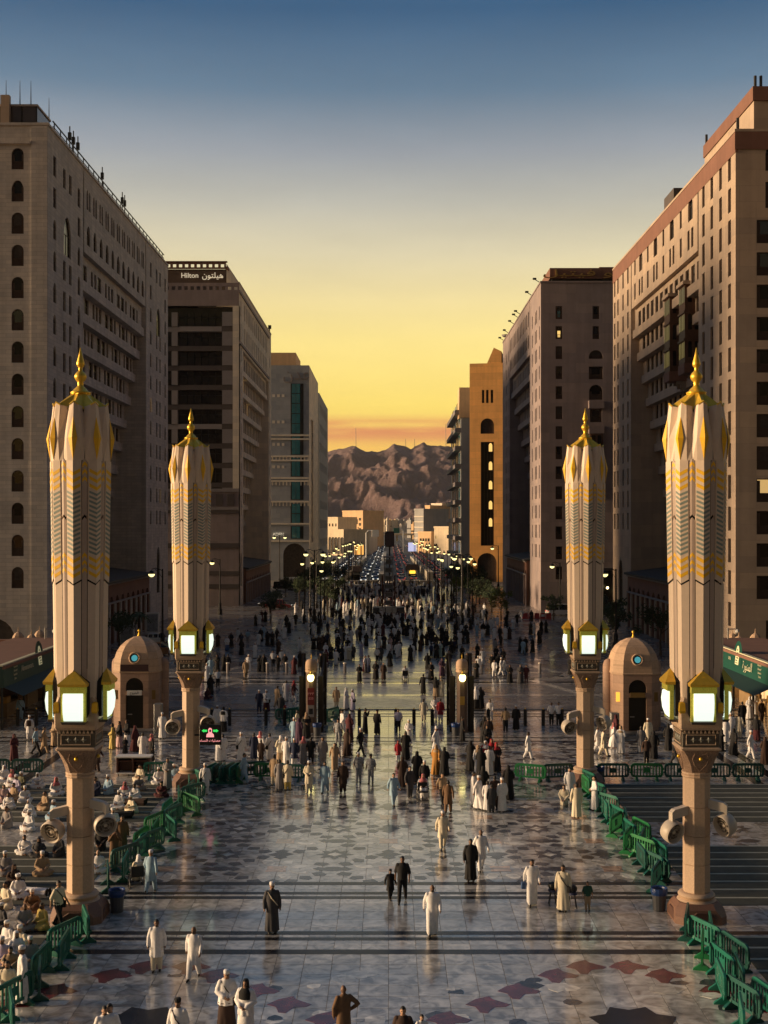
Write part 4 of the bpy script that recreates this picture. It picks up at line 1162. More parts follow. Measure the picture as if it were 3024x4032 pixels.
b = MB(); b.box(X0 + 8.8, X0 + 30, D0 + 4, D0 + 20, Z - .6, Z + 3.8); b.build('roof_house', M_STONE_G, hG)
anchor(hG, (X0, D0, 0)); hG.rotation_euler.z = R(-9)

X0, D0, D1 = 20.7, 372.0, 432.0
hE = thing('office_tower', 'grey tower with stacked balconies behind the golden tower', 'building')
b = MB(); b.box(X0 + 1, X0 + 30, D0, D1, 0, 53); b.build('wall', M_GREYR, hE)
for k in range(9):
    z = 5 + 5.4 * k
    b = MB(); b.box(X0 - .8, X0 + 1.2, D0 + .5, D1 - 6, z, z + 1.2); b.build('balcony', M_BAND_L, hE)
    for q in range(4):
        b = MB(); b.box(X0 + .9, X0 + 1.05, D0 + 4 + q * 13, D0 + 12 + q * 13, z + 1.4, z + 4.9); b.build('window', M_GLASS if q % 2 else M_TEAL, hE)
b = MB(); b.box(X0 + .4, X0 + 8, D0 - .4, D0 + 8, 47, 56); b.build('corner_turret', M_PEACH, hE)
anchor(hE, (X0, D0, 0))

# ------------------------------------------------ third row, west: banded tower with a teal glass shaft
X0, D0, D1, Z = -21.2, 332.0, 374.0, 57.5
hT = thing('banded_tower', 'grey tower with white bands and a teal glass shaft', 'building')
ops = [(24 - 13.4 + 4.4, 0.01, 6.0, 8.6, 2)]
b = MB(); facade(b, (X0 - 24, D0, 0), (1, 0), 24, Z, [(24 - 3.9, 1.0, 6.0, 9.0, 2)], .6); b.build('wall', mat('ash_stone', (.36, .39, .43), .8, var=.1, scale=.4, brick=(2.0, 1.2, .02), joint=.85), hT)
wall_windows(hT, (X0 - 24, D0, 0), (1, 0), [(24 - 3.9, 1.0, 6.0, 9.0, 2)], 'grid', WARM, .6)
for (za, zb) in ((39.2, 52.6), (33.6, 38.6), (27.8, 32.8), (21.6, 26.8), (15.2, 20.6), (11.2, 14.6)):
    b = MB(); b.box(X0 - 4.9, X0 - 1.5, D0 - .18, D0 + .05, za, zb); b.build('window_frame', M_METAL, hT)
    for q in range(max(1, int((zb - za) / 2.6))):
        h = (zb - za) / max(1, int((zb - za) / 2.6))
        for xx in (X0 - 4.6, X0 - 3.45):
            b = MB(); b.box(xx, xx + 1.05, D0 - .26, D0 - .17, za + q * h + .12, za + (q + 1) * h - .08); b.build('pane', M_TEAL, hT)
for z in (38.6, 33.0, 27.2, 26.4, 20.9, 15.0, 10.4, 31.9, 37.6):
    b = MB(); b.box(X0 - 24, X0 + .08, D0 - .32, D0, z, z + .42); b.build('band', M_WHITE, hT)
    if z in (33.0, 26.4, 20.9):
        for k in range(16):
            b = MB(); b.box(X0 - .4 - k * .95, X0 - .1 - k * .95, D0 - .22, D0, z - .95, z); b.build('baluster', M_WHITE, hT)
for z in (49, 42, 36, 30):
    for k in range(3):
        b = MB(); b.box(X0 - 9.8 + k * 1.25, X0 - 9.1 + k * 1.25, D0 - .06, D0 + .05, z, z + .75); b.build('window', M_WHITE, hT)
b = MB(); A = street_wall(b, 'L', X0, D0, D1, 0, Z, [(346, 10, 9, 34, 0)], 0, 1.6); 
b.face([(X0, D1, 0), (X0 - 24, D1, 0), (X0 - 24, D1, Z), (X0, D1, Z)]); b.face([(X0 - 24, D0, 0), (X0 - 24, D1, 0), (X0 - 24, D1, Z), (X0 - 24, D0, Z)]); b.build('wall', M_STONE_H, hT)
wall_windows(hT, A[0], A[1], A[2], 'grid', (M_BAND_L, M_GLASS), 1.6)
b = MB(); b.box(X0 - 23.8, X0 - .2, D0 + .2, D1 - .2, Z - .6, Z - .2); b.build('roof', M_ROOFD, hT)
b = MB(); b.box(X0 - 22, X0 - 4, D0 + 6, D0 + 24, Z - .2, Z + 4.2); b.build('roof_house', M_PEACH, hT)
AR_E = sign_arabic([0xFECB, 0xFEAA, 0xFEE5])
lettering(AR_E, 4.2, M_BAND_L, hT, (X0 - 3.4, D0 - .2, 55.0), 0, .15)
lettering('ADEN', 1.1, M_LET, hT, (X0 - 8.2, D0 - .2, 12.4), 0, .08)
anchor(hT, (X0, D0, 0))
X0, D0, D1 = -21.3, 382.0, 436.0
hD = thing('office_tower', 'plain shaded tower behind the banded tower', 'building')
b = MB(); ops = [(D0 + 6 + 8 * k, z, 3.0, 2.6, 0) for k in range(6) for z in range(8, 52, 6)]
A = street_wall(b, 'L', X0, D0, D1, 0, 55.5, ops); b.face([(X0, D0, 0), (X0 - 26, D0, 0), (X0 - 26, D0, 55.5), (X0, D0, 55.5)])
b.face([(X0, D1, 0), (X0 - 26, D1, 0), (X0 - 26, D1, 55.5), (X0, D1, 55.5)]); b.face([(X0, D0, 55.5), (X0 - 26, D0, 55.5), (X0 - 26, D1, 55.5), (X0, D1, 55.5)]); b.build('wall', M_GREYR, hD)
wall_windows(hD, A[0], A[1], A[2], 'bars', WARM)
b = MB(); b.box(X0 - 2, X0 - 1.6, D0 + 1, D0 + 1.4, 55.5, 59); b.build('mast', M_METAL, hD)
anchor(hD, (X0, D0, 0))

# ================================================================ the folded parasol columns of the square
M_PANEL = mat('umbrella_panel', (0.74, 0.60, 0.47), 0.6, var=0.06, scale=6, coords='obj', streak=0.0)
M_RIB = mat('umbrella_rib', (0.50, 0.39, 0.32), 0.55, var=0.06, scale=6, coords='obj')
M_GOLD = mat('gold_leaf', (0.92, 0.58, 0.06), 0.36, metal=0.55, var=0.12, scale=8, coords='obj')
M_GOLDP = mat('gold_paint', (0.90, 0.52, 0.02), 0.5, metal=0.0, var=0.08, scale=8, coords='obj')
M_TEALP = mat('teal_paint', (0.24, 0.30, 0.27), 0.55, var=0.08, scale=8, coords='obj')
M_GAP = mat('shadow_gap', (0.012, 0.010, 0.010), 0.9, var=0)  # near-black colour puts shade into the parasol gaps
M_COL = mat('pink_granite', (0.55, 0.40, 0.28), 0.6, var=0.16, scale=14, coords='obj', bump=0.1, bscale=40)
M_COLD = mat('red_granite', (0.21, 0.115, 0.08), 0.5, var=0.2, scale=14, coords='obj')
M_CARVE = mat('carved_stone', (0.30, 0.20, 0.14), 0.75, var=0.45, scale=16, coords='obj', bump=0.9, bscale=18)
M_FRIEZE = mat('bronze_frieze', (0.12, 0.105, 0.085), 0.5, metal=0.3, var=0.25, scale=9, coords='obj')
M_LAMP = mat('lantern_glass', (0.9, 0.95, 0.85), 0.3, var=0, emit=(0.84, 1.0, 0.86), estr=0.76)
M_LATT = mat('gilt_lattice', (0.55, 0.48, 0.08), 0.4, metal=0.4, var=0.5, scale=30, coords='obj', emit=(0.75, 0.80, 0.10), estr=0.07)  # faint emission paints lantern light onto the gilt
M_FAN = mat('fan_enamel', (0.62, 0.55, 0.46), 0.45, var=0.06, scale=5, coords='obj')
M_FANIN = mat('fan_inside', (0.16, 0.13, 0.11), 0.6, var=0.1, coords='obj')

def rad(z):
    """ridge radius of the folded canopy by height"""
    pts = [(7.3, .95), (9.3, 1.00), (12.7, 1.045), (17.1, 1.12), (17.93, 1.185), (19.28, 1.0)]
    for (a, ra), (b, rb) in zip(pts[:-1], pts[1:]):
        if a <= z <= b: return ra + (rb - ra) * (z - a) / (b - a)
    return pts[0][1] if z < pts[0][0] else pts[-1][1]
def pol(r, deg, z):
    a = R(deg - 90)
    return (r * math.cos(a), r * math.sin(a), z)
def lobe_pt(z, t, lift=0.0):
    """point on a lobe: t from -1 (edge) over 0 (ridge) to 1"""
    ang = 15.4; R0 = rad(z); e = R0 * 0.915
    a = abs(t)
    x = (1 - a) * 0 + a * e * math.sin(R(ang)); y = (1 - a) * R0 + a * e * math.cos(R(ang))
    x *= 1 if t > 0 else -1
    return x, y + lift
def at_lobe(k, z, t, lift=0.0):
    x, y = lobe_pt(z, t, lift)
    a = R(45 * k)
    return (x * math.cos(a) + y * math.sin(a), x * math.sin(a) - y * math.cos(a), z)

def make_column():
    root = thing('parasol_column', 'x', 'parasol')
    # --- stone foot, shaft, capital
    b = MB()
    def sq(h, c, z): return [(-h, -h + c, z), (-h + c, -h, z), (h - c, -h, z), (h, -h + c, z), (h, h - c, z), (h - c, h, z), (-h + c, h, z), (-h, h - c, z)]
    b.rings([sq(.95, .25, 0), sq(.95, .25, .28), sq(.90, .40, .52), sq(.74, .30, .70)]); b.build('plinth', M_COLD, root)
    for q in range(4):
        p = MB(); o = [(-.5, .05), (.5, .05), (.5, .28), (.22, .46), (-.22, .46), (-.5, .28)]
        c_, s_ = math.cos(q * math.pi / 2), math.sin(q * math.pi / 2)
        f = lambda x, y, z: (x * c_ - y * s_, x * s_ + y * c_, z)
        p.rings([[f(x, -.93, z) for x, z in o], [f(x * .9, -.965, .03 + z * .9) for x, z in o]]); p.build('plinth_panel', M_GAP if q == 9 else mat('plinth_niche', (0.10, 0.05, 0.036), .6, coords='obj'), root)
    b = MB(); b.lathe([(.74, .68), (.70, .74), (.60, .78), (.66, .84), (.69, .90), (.64, .97), (.56, 1.0)], 24, rot=R(22.5)); b.build('base_moulding', M_COL, root, smooth_angle=40)
    for z0, z1 in ((1.0, 2.05), (2.05, 3.12), (3.12, 4.2), (4.2, 5.32)):
        b = MB(); b.lathe([(.47, z0), (.505, z0 + .012), (.505, z1 - .012), (.47, z1)], 8, rot=R(22.5)); b.build('shaft_drum', M_COL, root)
    b = MB(); b.lathe([(.52, 5.30), (.55, 5.34), (.55, 5.38), (.51, 5.41), (.55, 5.44), (.55, 5.50), (.50, 5.52)], 16, rot=R(22.5)); b.build('necking', M_COL, root)
    b = MB()
    b.rings([sq(.46, .19, 5.5), sq(.55, .20, 5.85), sq(.66, .14, 6.2), sq(.72, .08, 6.38)]); b.build('capital', M_CARVE, root)
    for q in range(4):
        c_, s_ = math.cos(q * math.pi / 2), math.sin(q * math.pi / 2)
        f = lambda x, y, z: (x * c_ - y * s_, x * s_ + y * c_, z)
        m_ = MB(); m_.ball(f(0, -.66, 6.06), .075, 10, 6); m_.build('boss', M_GOLD, root, smooth=True)
        m_ = MB(); o = [(0, 5.58), (.2, 5.8), (.3, 6.05), (.22, 6.26), (0, 6.2), (-.22, 6.26), (-.3, 6.05), (-.2, 5.8)]
        m_.tube([f(x, -.50 - (z - 5.5) * .245, z) for x, z in o + o[:1]], .02, 5); m_.build('carved_leaf', M_CARVE, root)
    b = MB(); b.rings([sq(.74, .05, 6.38), sq(.76, .05, 6.44), sq(.70, .05, 6.50)]); b.build('abacus', M_COL, root)
    b = MB(); b.rings([sq(.69, .02, 6.5), sq(.69, .02, 7.08)]); fr = b.build('frieze', M_FRIEZE, root)
    for q in range(4):
        c_, s_ = math.cos(q * math.pi / 2), math.sin(q * math.pi / 2)
        f = lambda x, y, z: (x * c_ - y * s_, x * s_ + y * c_, z)
        m_ = MB(); m_.tube([f(-.54, -.70, 6.6), f(.54, -.70, 6.6), f(.54, -.70, 6.96), f(-.54, -.70, 6.96), f(-.54, -.70, 6.6)], .025, 6); m_.build('frieze_border', M_COL, root)
        for x in (-.28, 0, .28):
            m_ = MB(); st_ = star(x, 6.78, .13, .055, 4)
            m_.rings([[f(u, -.69, v) for u, v in st_], [f(x + (u - x) * .3, -.73, 6.78 + (v - 6.78) * .3) for u, v in st_]]); m_.build('frieze_star', mat('pale_star', (.30, .30, .25), .5, coords='obj'), root)
        for k in range(9):
            x = -.6 + k * .15
            m_ = MB(); m_.prism_y([(x - .05, 7.02), (x + .05, 7.02), (x, 7.16)], 0, .03); m_.v = [f(v[0], v[1] - .735, v[2]) for v in m_.v]; m_.build('dentil', M_COL, root)
    b = MB(); b.rings([sq(.74, .04, 7.14), sq(.78, .04, 7.24), sq(.79, .04, 7.95), sq(.70, .1, 8.4), sq(.62, .2, 9.4)]); b.build('lantern_block', M_COL, root)
    # --- four lanterns with pointed gilt caps
    for q in range(4):
        c_, s_ = math.cos(q * math.pi / 2), math.sin(q * math.pi / 2)
        f = lambda x, y, z: (x * c_ - y * s_, x * s_ + y * c_, z)
        ln = empty('lantern', parent=root)
        m_ = MB(); o = [(-.53, 7.78), (-.44, 7.62), (.44, 7.62), (.53, 7.78), (.53, 8.92), (0, 9.42), (-.53, 8.92)]
        m_.rings([[f(x, -.70, z) for x, z in o], [f(x, -.90, z) for x, z in o]]); m_.build('gap_shade_plate', M_GAP, ln)  # dark plate mimics the shaded gap round the lantern
        gl = outline(.68, 1.04, 0)
        m_ = MB(); 
        prof = [(-1.02, 7.52), (-1.10, 7.60), (-1.20, 7.85), (-1.24, 8.2), (-1.20, 8.50), (-1.08, 8.56)]
        m_.rings([[f(-.36, y, z) for y, z in prof], [f(.36, y, z) for y, z in prof]], closed=False, caps=(True, True)); m_.build('glass', M_LAMP, ln)
        for x in (-.41, .41):
            m_ = MB(); m_.rings([[f(x - .045, -.95, 7.5), f(x + .045, -.95, 7.5), f(x + .045, -1.09, 7.5), f(x - .045, -1.09, 7.5)], [f(x - .045, -.95, 8.57), f(x + .045, -.95, 8.57), f(x + .045, -1.09, 8.57), f(x - .045, -1.09, 8.57)]]); m_.build('side_frame', M_LATT, ln)
        m_ = MB(); m_.rings([[f(-.47, -1.19, 8.56), f(.47, -1.19, 8.56), f(.47, -.95, 8.56), f(-.47, -.95, 8.56)], [f(-.47, -1.19, 8.78), f(.47, -1.19, 8.78), f(.47, -.95, 8.78), f(-.47, -.95, 8.78)]]); m_.build('lattice', M_LATT, ln)
        m_ = MB(); m_.rings([[f(-.42, -1.08, 7.40), f(.42, -1.08, 7.40), f(.42, -.79, 7.40), f(-.42, -.79, 7.40)], [f(-.46, -1.13, 7.5), f(.46, -1.13, 7.5), f(.46, -.79, 7.5), f(-.46, -.79, 7.5)]]); m_.build('sill', M_FRIEZE, ln)
        m_ = MB(); m_.rings([[f(-.52, -1.26, 8.80), f(.52, -1.26, 8.80), f(.52, -.9, 8.80), f(-.52, -.9, 8.80)], [f(-.54, -1.28, 8.9), f(.54, -1.28, 8.9), f(.54, -.9, 8.9), f(-.54, -.9, 8.9)],
                             [f(-.04, -1.0, 9.34), f(.04, -1.0, 9.34), f(.04, -.9, 9.36), f(-.04, -.9, 9.36)]]); m_.build('cap', M_GOLD, ln)
        m_ = MB(); m_.prism_y([(-.27, 8.95), (.27, 8.95), (0, 9.2)], 0, .02); m_.v = [f(v[0], v[1] - 1.26 + (v[2] - 8.9) * .55, v[2]) for v in m_.v]; m_.build('cap_panel', M_GOLDP, ln)
    for q in range(4):
        a = R(45 + 90 * q)
        b = MB(); b.lathe([(.02, 7.62), (.16, 7.85), (.13, 8.15), (.03, 8.2)], 4, (1.0 * math.cos(a), 1.0 * math.sin(a), 0), rot=a); b.build('corbel', M_GOLD, root)
    # --- folded canopy: eight ridged leaves with slim ribs between
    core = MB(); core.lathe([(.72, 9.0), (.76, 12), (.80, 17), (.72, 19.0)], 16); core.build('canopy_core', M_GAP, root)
    zs = [8.95, 9.6, 11, 12.72]
    for k in range(8):
        lan = k % 2 == 0
        zb = 9.42 if lan else 8.15
        # lower leaf: from the lantern up to the chevron field
        b = MB(); rs = []
        zl = [zb] + [z for z in (9.6, 11.0, 12.66) if z > zb]
        for z in zl:
            w = 1.0
            if lan and z == zb: row = [at_lobe(k, 8.92, -1), at_lobe(k, 9.42, 0), at_lobe(k, 8.92, 1)]
            elif not lan and z == zb: row = [at_lobe(k, 8.05, -1, -.04), at_lobe(k, 7.9, 0, -.02), at_lobe(k, 8.05, 1, -.04)]
            else: row = [at_lobe(k, z, -1), at_lobe(k, z + (-.16 if z == 12.66 else 0), 0), at_lobe(k, z, 1)]
            rs.append(row)
        for r0, r1 in zip(rs[:-1], rs[1:]):
            b.face([r0[0], r0[1], r1[1], r1[0]]); b.face([r0[1], r0[2], r1[2], r1[1]])
        b.build('lower_leaf', M_PANEL, root)
        # chevron leaf
        b = MB(); 
        for z0, z1 in ((12.72, 14.9), (14.9, 17.1)):
            zz0 = z0 - (.16 if z0 == 12.72 else 0)
            b.face([at_lobe(k, z0, -1, .03), at_lobe(k, zz0, 0, .03), at_lobe(k, z1, 0, .03), at_lobe(k, z1, -1, .03)])
            b.face([at_lobe(k, zz0, 0, .03), at_lobe(k, z0, 1, .03), at_lobe(k, z1, 1, .03), at_lobe(k, z1, 0, .03)])
        for t in (-1, 1): b.face([at_lobe(k, 12.72, t, .03), at_lobe(k, 17.1, t, .03), at_lobe(k, 17.1, t, -.1), at_lobe(k, 12.72, t, -.1)])
        lf = b.build('canopy_leaf', M_PANEL, root)
        # painted chevrons, raised a hair off the leaf
        def chev(mbx, zc, h, drop=.15):
            for s in (-1, 1):
                mbx.face([at_lobe(k, zc - drop, 0, .036), at_lobe(k, zc, s * .93, .036), at_lobe(k, zc + h, s * .93, .036), at_lobe(k, zc - drop + h, 0, .036)])
        gm = MB(); tm = MB()
        for z in (12.92, 13.19, 13.46): chev(gm, z, .135)
        for z in (16.14, 16.41, 16.68): chev(gm, z, .135)
        nt_ = 14
        for i in range(nt_): chev(tm, 13.72 + i * (2.36 / nt_), .085, .12)
        gm.build('gold_chevrons', M_GOLDP, root); tm.build('teal_chevrons', M_TEALP, root)
        # head leaf, opening towards the crown
        b = MB()
        H = [(17.1, 1.0, 1.0), (17.93, 1.0, 1.0), (19.1, .80, .94)]
        rowz = []
        for z, wf, ef in H:
            R0 = rad(z); e = R0 * .93; an = 21.0 if z < 18 else 20.0
            def q_(t, inn=0.0):
                a = R(45 * k); ang = R(an * wf)
                x = (abs(t)) * e * math.sin(ang) * (1 if t > 0 else -1); y = (1 - abs(t)) * R0 + abs(t) * e * math.cos(ang) - inn
                x *= (1 - inn * .2)
                return (x * math.cos(a) + y * math.sin(a), x * math.sin(a) - y * math.cos(a), z + (.18 * (1 - abs(t)) if z > 19 else 0))
            rowz.append([q_(-1, .30 if z > 18 else (.14 if z > 17.5 else .03)), q_(-.62), q_(0), q_(.62), q_(1, .30 if z > 18 else (.14 if z > 17.5 else .03))])
        for r0, r1 in zip(rowz[:-1], rowz[1:]):
            for i in range(4): b.face([r0[i], r0[i + 1], r1[i + 1], r1[i]])
        b.build('head_leaf', M_PANEL, root)
        tr = MB(); tr.tube([rowz[-1][1], rowz[-1][2], rowz[-1][3]], .035, 5); tr.build('gilt_edge', M_GOLD, root)
        # gilt diamond
        def g_(z, x, out):
            a = R(45 * k); y = out
            return (x * math.cos(a) + y * math.sin(a), x * math.sin(a) - y * math.cos(a), z)
        top, mid_l, mid_r, bot, cen = g_(18.75, 0, rad(18.75) + .01), g_(17.93, -.17, rad(17.93) - .02), g_(17.93, .17, rad(17.93) - .02), g_(17.12, 0, rad(17.12) + .01), g_(17.93, 0, rad(17.93) + .10)
        d_ = MB(); d_.face([bot, mid_r, cen]); d_.face([mid_r, top, cen]); d_.face([top, mid_l, cen]); d_.face([mid_l, bot, cen]); d_.build('gilt_diamond', M_GOLDP, root)
        # rib between the leaves
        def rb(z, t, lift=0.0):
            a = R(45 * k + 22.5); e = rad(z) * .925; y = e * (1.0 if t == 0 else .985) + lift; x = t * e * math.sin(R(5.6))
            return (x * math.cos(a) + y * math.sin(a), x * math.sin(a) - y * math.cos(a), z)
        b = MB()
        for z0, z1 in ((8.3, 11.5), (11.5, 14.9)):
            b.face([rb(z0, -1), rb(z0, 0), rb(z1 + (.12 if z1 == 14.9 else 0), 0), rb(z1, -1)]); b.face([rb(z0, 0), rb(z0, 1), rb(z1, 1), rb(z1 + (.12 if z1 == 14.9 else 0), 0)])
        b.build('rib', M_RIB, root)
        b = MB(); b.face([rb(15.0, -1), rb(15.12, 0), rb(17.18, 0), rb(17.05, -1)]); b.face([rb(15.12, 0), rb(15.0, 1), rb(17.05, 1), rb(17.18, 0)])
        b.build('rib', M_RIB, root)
        gm = MB()
        for z in (12.95, 13.22, 13.49, 16.3, 16.57, 16.84):
            for t in (-1, 1): gm.face([rb(z, t * .9, .004), rb(z + .10, 0, .006), rb(z + .23, 0, .006), rb(z + .13, t * .9, .004)])
        gm.build('gold_chevrons', M_GOLDP, root)
    # --- crown and finial
    b = MB(); rs = []
    for z, r0, r1 in ((19.02, .98, .72), (19.62, .37, .33), (19.66, .37, .36)):
        rs.append([pol(r0 if i % 2 == 0 else r1, 22.5 * i, z + (.15 if i % 2 == 0 and z < 19.3 else 0)) for i in range(16)])
    b.rings(rs); b.build('crown', M_GOLD, root)
    b = MB(); b.lathe([(.38, 19.66), (.38, 19.70), (.30, 19.74), (.24, 19.82), (.13, 19.92), (.10, 20.0), (.125, 20.04), (.10, 20.08), (.17, 20.14), (.225, 20.25), (.225, 20.33), (.17, 20.43), (.09, 20.5),
                       (.07, 20.53), (.085, 20.58), (.06, 20.62), (.13, 20.68), (.155, 20.76), (.14, 20.84), (.07, 21.1), (.015, 21.38)], 18); b.build('finial', M_GOLD, root, smooth=True)
    return root

def fan(root, ang, face, z=3.55):
    """a round white blower on a bracket; ang where it sits on the shaft, face the way it blows (degrees, 0 towards the camera)"""
    f0 = empty('fan', parent=root)
    ca, sa = math.sin(R(ang)), -math.cos(R(ang))
    bx = MB()
    d = Vector((ca, sa, 0)); n = Vector((-sa, ca, 0))
    pts = []
    for u, w, z0, z1 in ((.42, .15, z + .62, z + .95), (1.0, .13, z + .50, z + .84), (1.12, .12, z + .36, z + .74)):
        pts.append([d * u + n * w + Vector((0, 0, z0)), d * u - n * w + Vector((0, 0, z0)), d * u - n * w + Vector((0, 0, z1)), d * u + n * w + Vector((0, 0, z1))])
    bx.rings(pts); bx.build('bracket', M_FAN, f0)
    c = d * 1.02 + Vector((0, 0, z))
    ax = Vector((math.sin(R(face)), -math.cos(R(face)), -.28)).normalized()
    u = ax.cross(Vector((0, 0, 1))).normalized(); v = u.cross(ax)
    def ring(r, t): return [c + ax * t + u * r * math.cos(2 * math.pi * i / 24) + v * r * math.sin(2 * math.pi * i / 24) for i in range(24)]
    m_ = MB(); m_.rings([ring(.30, -.34), ring(.38, -.28), ring(.43, -.10), ring(.43, .14), ring(.40, .18), ring(.37, .14), ring(.35, -.02)], caps=(True, False)); m_.build('housing', M_FAN, f0, smooth_angle=50)
    m_ = MB(); m_.rings([ring(.352, -.02), ring(.05, -.06)], caps=(False, True)); m_.build('back_plate', M_FANIN, f0)
    m_ = MB(); m_.rings([ring(.07, -.04), ring(.07, .07), ring(.03, .09)]); m_.build('hub', M_FAN, f0)
    for k in range(5):
        a = 2 * math.pi * k / 5
        m_ = MB(); p = lambda r, aa, t: c + ax * t + u * r * math.cos(aa) + v * r * math.sin(aa)
        m_.face([p(.06, a - .3, .0), p(.33, a - .22, -.01), p(.33, a + .28, .05), p(.06, a + .4, .05)]); m_.build('blade', mat('fan_blade', (.30, .26, .22), .5, coords='obj'), f0)
    for rr in (.15, .26, .36):
        m_ = MB(); pr = ring(rr, .12); m_.tube(pr + pr[:1], .006, 4); m_.build('guard_ring', M_FAN, f0)
    return f0

proto = make_column()
SP = [(-11.56, 46.7, 'gilded folded parasol column with lit lanterns rising beside the crowded prayer rows and blue bin', ((-75, -20), (75, 25))),
      (11.55, 46.7, 'gilded folded parasol column with lit lanterns at the near end of the zigzag barrier beside empty rows', ((-70, 30), (70, -60))),
      (-11.24, 70.8, 'gilded folded parasol column with lit lanterns standing beside the small red and green screen', ((-75, 0), (75, 10))),
      (11.19, 70.8, 'gilded folded parasol column with lit lanterns at the far end of the zigzag barrier by the blue bin', ((-70, 20), (70, -50)))]
cols = []
for i, (x, y, lb, fans) in enumerate(SP):
    o = proto if i == 0 else copy_tree(proto)
    cols.append(o)
for (x, y, lb, fans), o in zip(SP, cols):
    o.location = (x, y, 0)
    tag(o, lb, 'parasol', 'folded parasol columns of the square')
    for a, fc in fans: fan(o, a, fc, 3.3 if a < 0 else 3.55)

# ================================================================ domed kiosks
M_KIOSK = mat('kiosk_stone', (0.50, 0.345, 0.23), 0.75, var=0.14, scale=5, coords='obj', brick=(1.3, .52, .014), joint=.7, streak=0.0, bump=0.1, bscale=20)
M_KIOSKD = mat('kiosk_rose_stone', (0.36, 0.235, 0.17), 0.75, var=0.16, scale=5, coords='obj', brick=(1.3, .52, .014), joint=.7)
M_DOOR = mat('dark_bronze_door', (0.010, 0.009, 0.008), 0.35, metal=0.4, var=0.2, coords='obj')
M_LIGHTB = mat('blue_roundel', (0.10, 0.42, 0.48), 0.2, var=0.05, emit=(0.10, 0.55, 0.65), estr=0.35, coords='obj')
def kiosk(x, y, label, plaque):
    r = thing('domed_kiosk', label, 'kiosk', (x, y, 0))
    def octa(a, z, c=None): 
        h = a; k = a * .62
        return [(-k, -h, z), (k, -h, z), (h, -k, z), (h, k, z), (k, h, z), (-k, h, z), (-h, k, z), (-h, -k, z)]
    b = MB(); b.box(-2.6, 2.6, -2.6, 2.6, 0, .3); b.box(-3.2, 3.2, -3.2, -2.6, 0, .15); b.build('platform', M_STREET, r)
    A = 1.62; kx = A * .62
    b = MB(); ops = [(kx, .31, 1.25, 2.35, 0), (kx, 2.95, 1.25, .95, 2)]
    facade(b, (-kx, -A, 0), (1, 0), 2 * kx, 4.3, ops, .35)
    ring0, ring1 = octa(A, .3), octa(A, 4.3)
    for i in range(1, 8):
        j = (i + 1) % 8
        b.face([ring0[i], ring0[j], ring1[j], ring1[i]])
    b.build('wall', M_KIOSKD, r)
    for i in range(8):
        prof = [(1.0, 4.3), (1.0, 4.75), (.97, 5.2), (.88, 5.68), (.72, 6.12), (.50, 6.45), (.26, 6.66), (.04, 6.74)]
        b = MB()
        P = [octa(A * f_ + (.03 if z == 4.3 else 0), z) for f_, z in prof]
        for p0, p1 in zip(P[:-1], P[1:]): b.face([p0[i], p0[(i + 1) % 8], p1[(i + 1) % 8], p1[i]])
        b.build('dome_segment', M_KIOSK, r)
    b = MB(); b.rings([octa(A + .05, 4.24), octa(A + .07, 4.32), octa(A + .02, 4.38)]); b.build('string_course', M_KIOSK, r)
    b = MB(); b.box(-.62, .62, -A + .2, -A + .26, .3, 2.66); d = b.build('door', M_DOOR, r)
    b = MB(); b.box(-.5, -.2, -A + .13, -A + .2, 1.25, 1.31); b.build('handle', M_STEEL, d)
    b = MB(); b.face([(u, -A + .2, 2.95 + v) for u, v in outline(1.25, .95, 2)]); b.build('fanlight', M_GLASS, r)
    b = MB(); b.box(-.52, .52, -A - .06, -A + .06, 2.66, 3.0); s_ = b.build('name_plate', M_WHITEP if plaque else mat('brass_plate', (.28, .18, .06), .4, metal=.6, coords='obj'), r)
    if plaque:
        b = MB(); b.box(-1.0, 1.0, -A - .07, -A + .02, 4.36, 4.84); b.build('dark_panel', mat('maroon_panel', (.04, .012, .014), .5, coords='obj'), r)
        lettering('\ufe8d\ufedf\ufea8\ufeae\ufeed\ufe9d'[::-1], .24, M_METAL, s_, (0, -A - .07, 2.84), 0, .004)
    b = MB(); pr = [(.36 * math.cos(a), 5.30 + .36 * math.sin(a)) for a in [2 * math.pi * i / 20 for i in range(20)]]
    b.tube([(u, -A - .03 + (v - 4.9) * .20, v) for u, v in pr + pr[:1]], .07, 8); b.build('roundel_ring', M_KIOSK, r, smooth=True)
    b = MB(); b.rings([[(.30 * math.cos(a), -A - .06 + (5.30 + .30 * math.sin(a) - 4.9) * .2, 5.30 + .30 * math.sin(a)) for a in [2 * math.pi * i / 20 for i in range(20)]]], caps=(True, False)); b.build('roundel_surround', M_GAP, r)
    b = MB(); b.rings([[(.22 * math.cos(a), -A - .075 + (5.30 + .22 * math.sin(a) - 4.9) * .2, 5.30 + .22 * math.sin(a)) for a in [2 * math.pi * i / 20 for i in range(20)]]], caps=(True, False)); b.build('roundel', M_LIGHTB, r)
    b = MB(); b.lathe([(.14, 6.70), (.08, 6.8), (.05, 6.9), (.06, 6.95), (.05, 7.02), (.10, 7.1), (.08, 7.18), (.01, 7.24)], 12); b.build('finial', M_GOLD, r, smooth=True)
    for sx_ in (-1, 1):      # rounded buttresses and wall lamps
        b = MB(); b.lathe([(.42, .3), (.42, 4.55), (.40, 4.8), (.32, 5.02), (.16, 5.14), (.02, 5.17)], 14, (sx_ * 1.66, .5, 0)); b.build('buttress', M_KIOSKD, r, smooth_angle=40)
        b = MB(); b.box(sx_ * 1.33 - .13, sx_ * 1.33 + .13, -1.42, -1.30, 2.35, 3.0); o = b.build('wall_lamp', mat('amber_lamp', (.45, .2, .03), .4, var=.1, emit=(1, .42, .05), estr=(1.2)) if (not plaque and sx_ < 0) else mat('amber_unlit', (.22, .12, .02), .4), r)
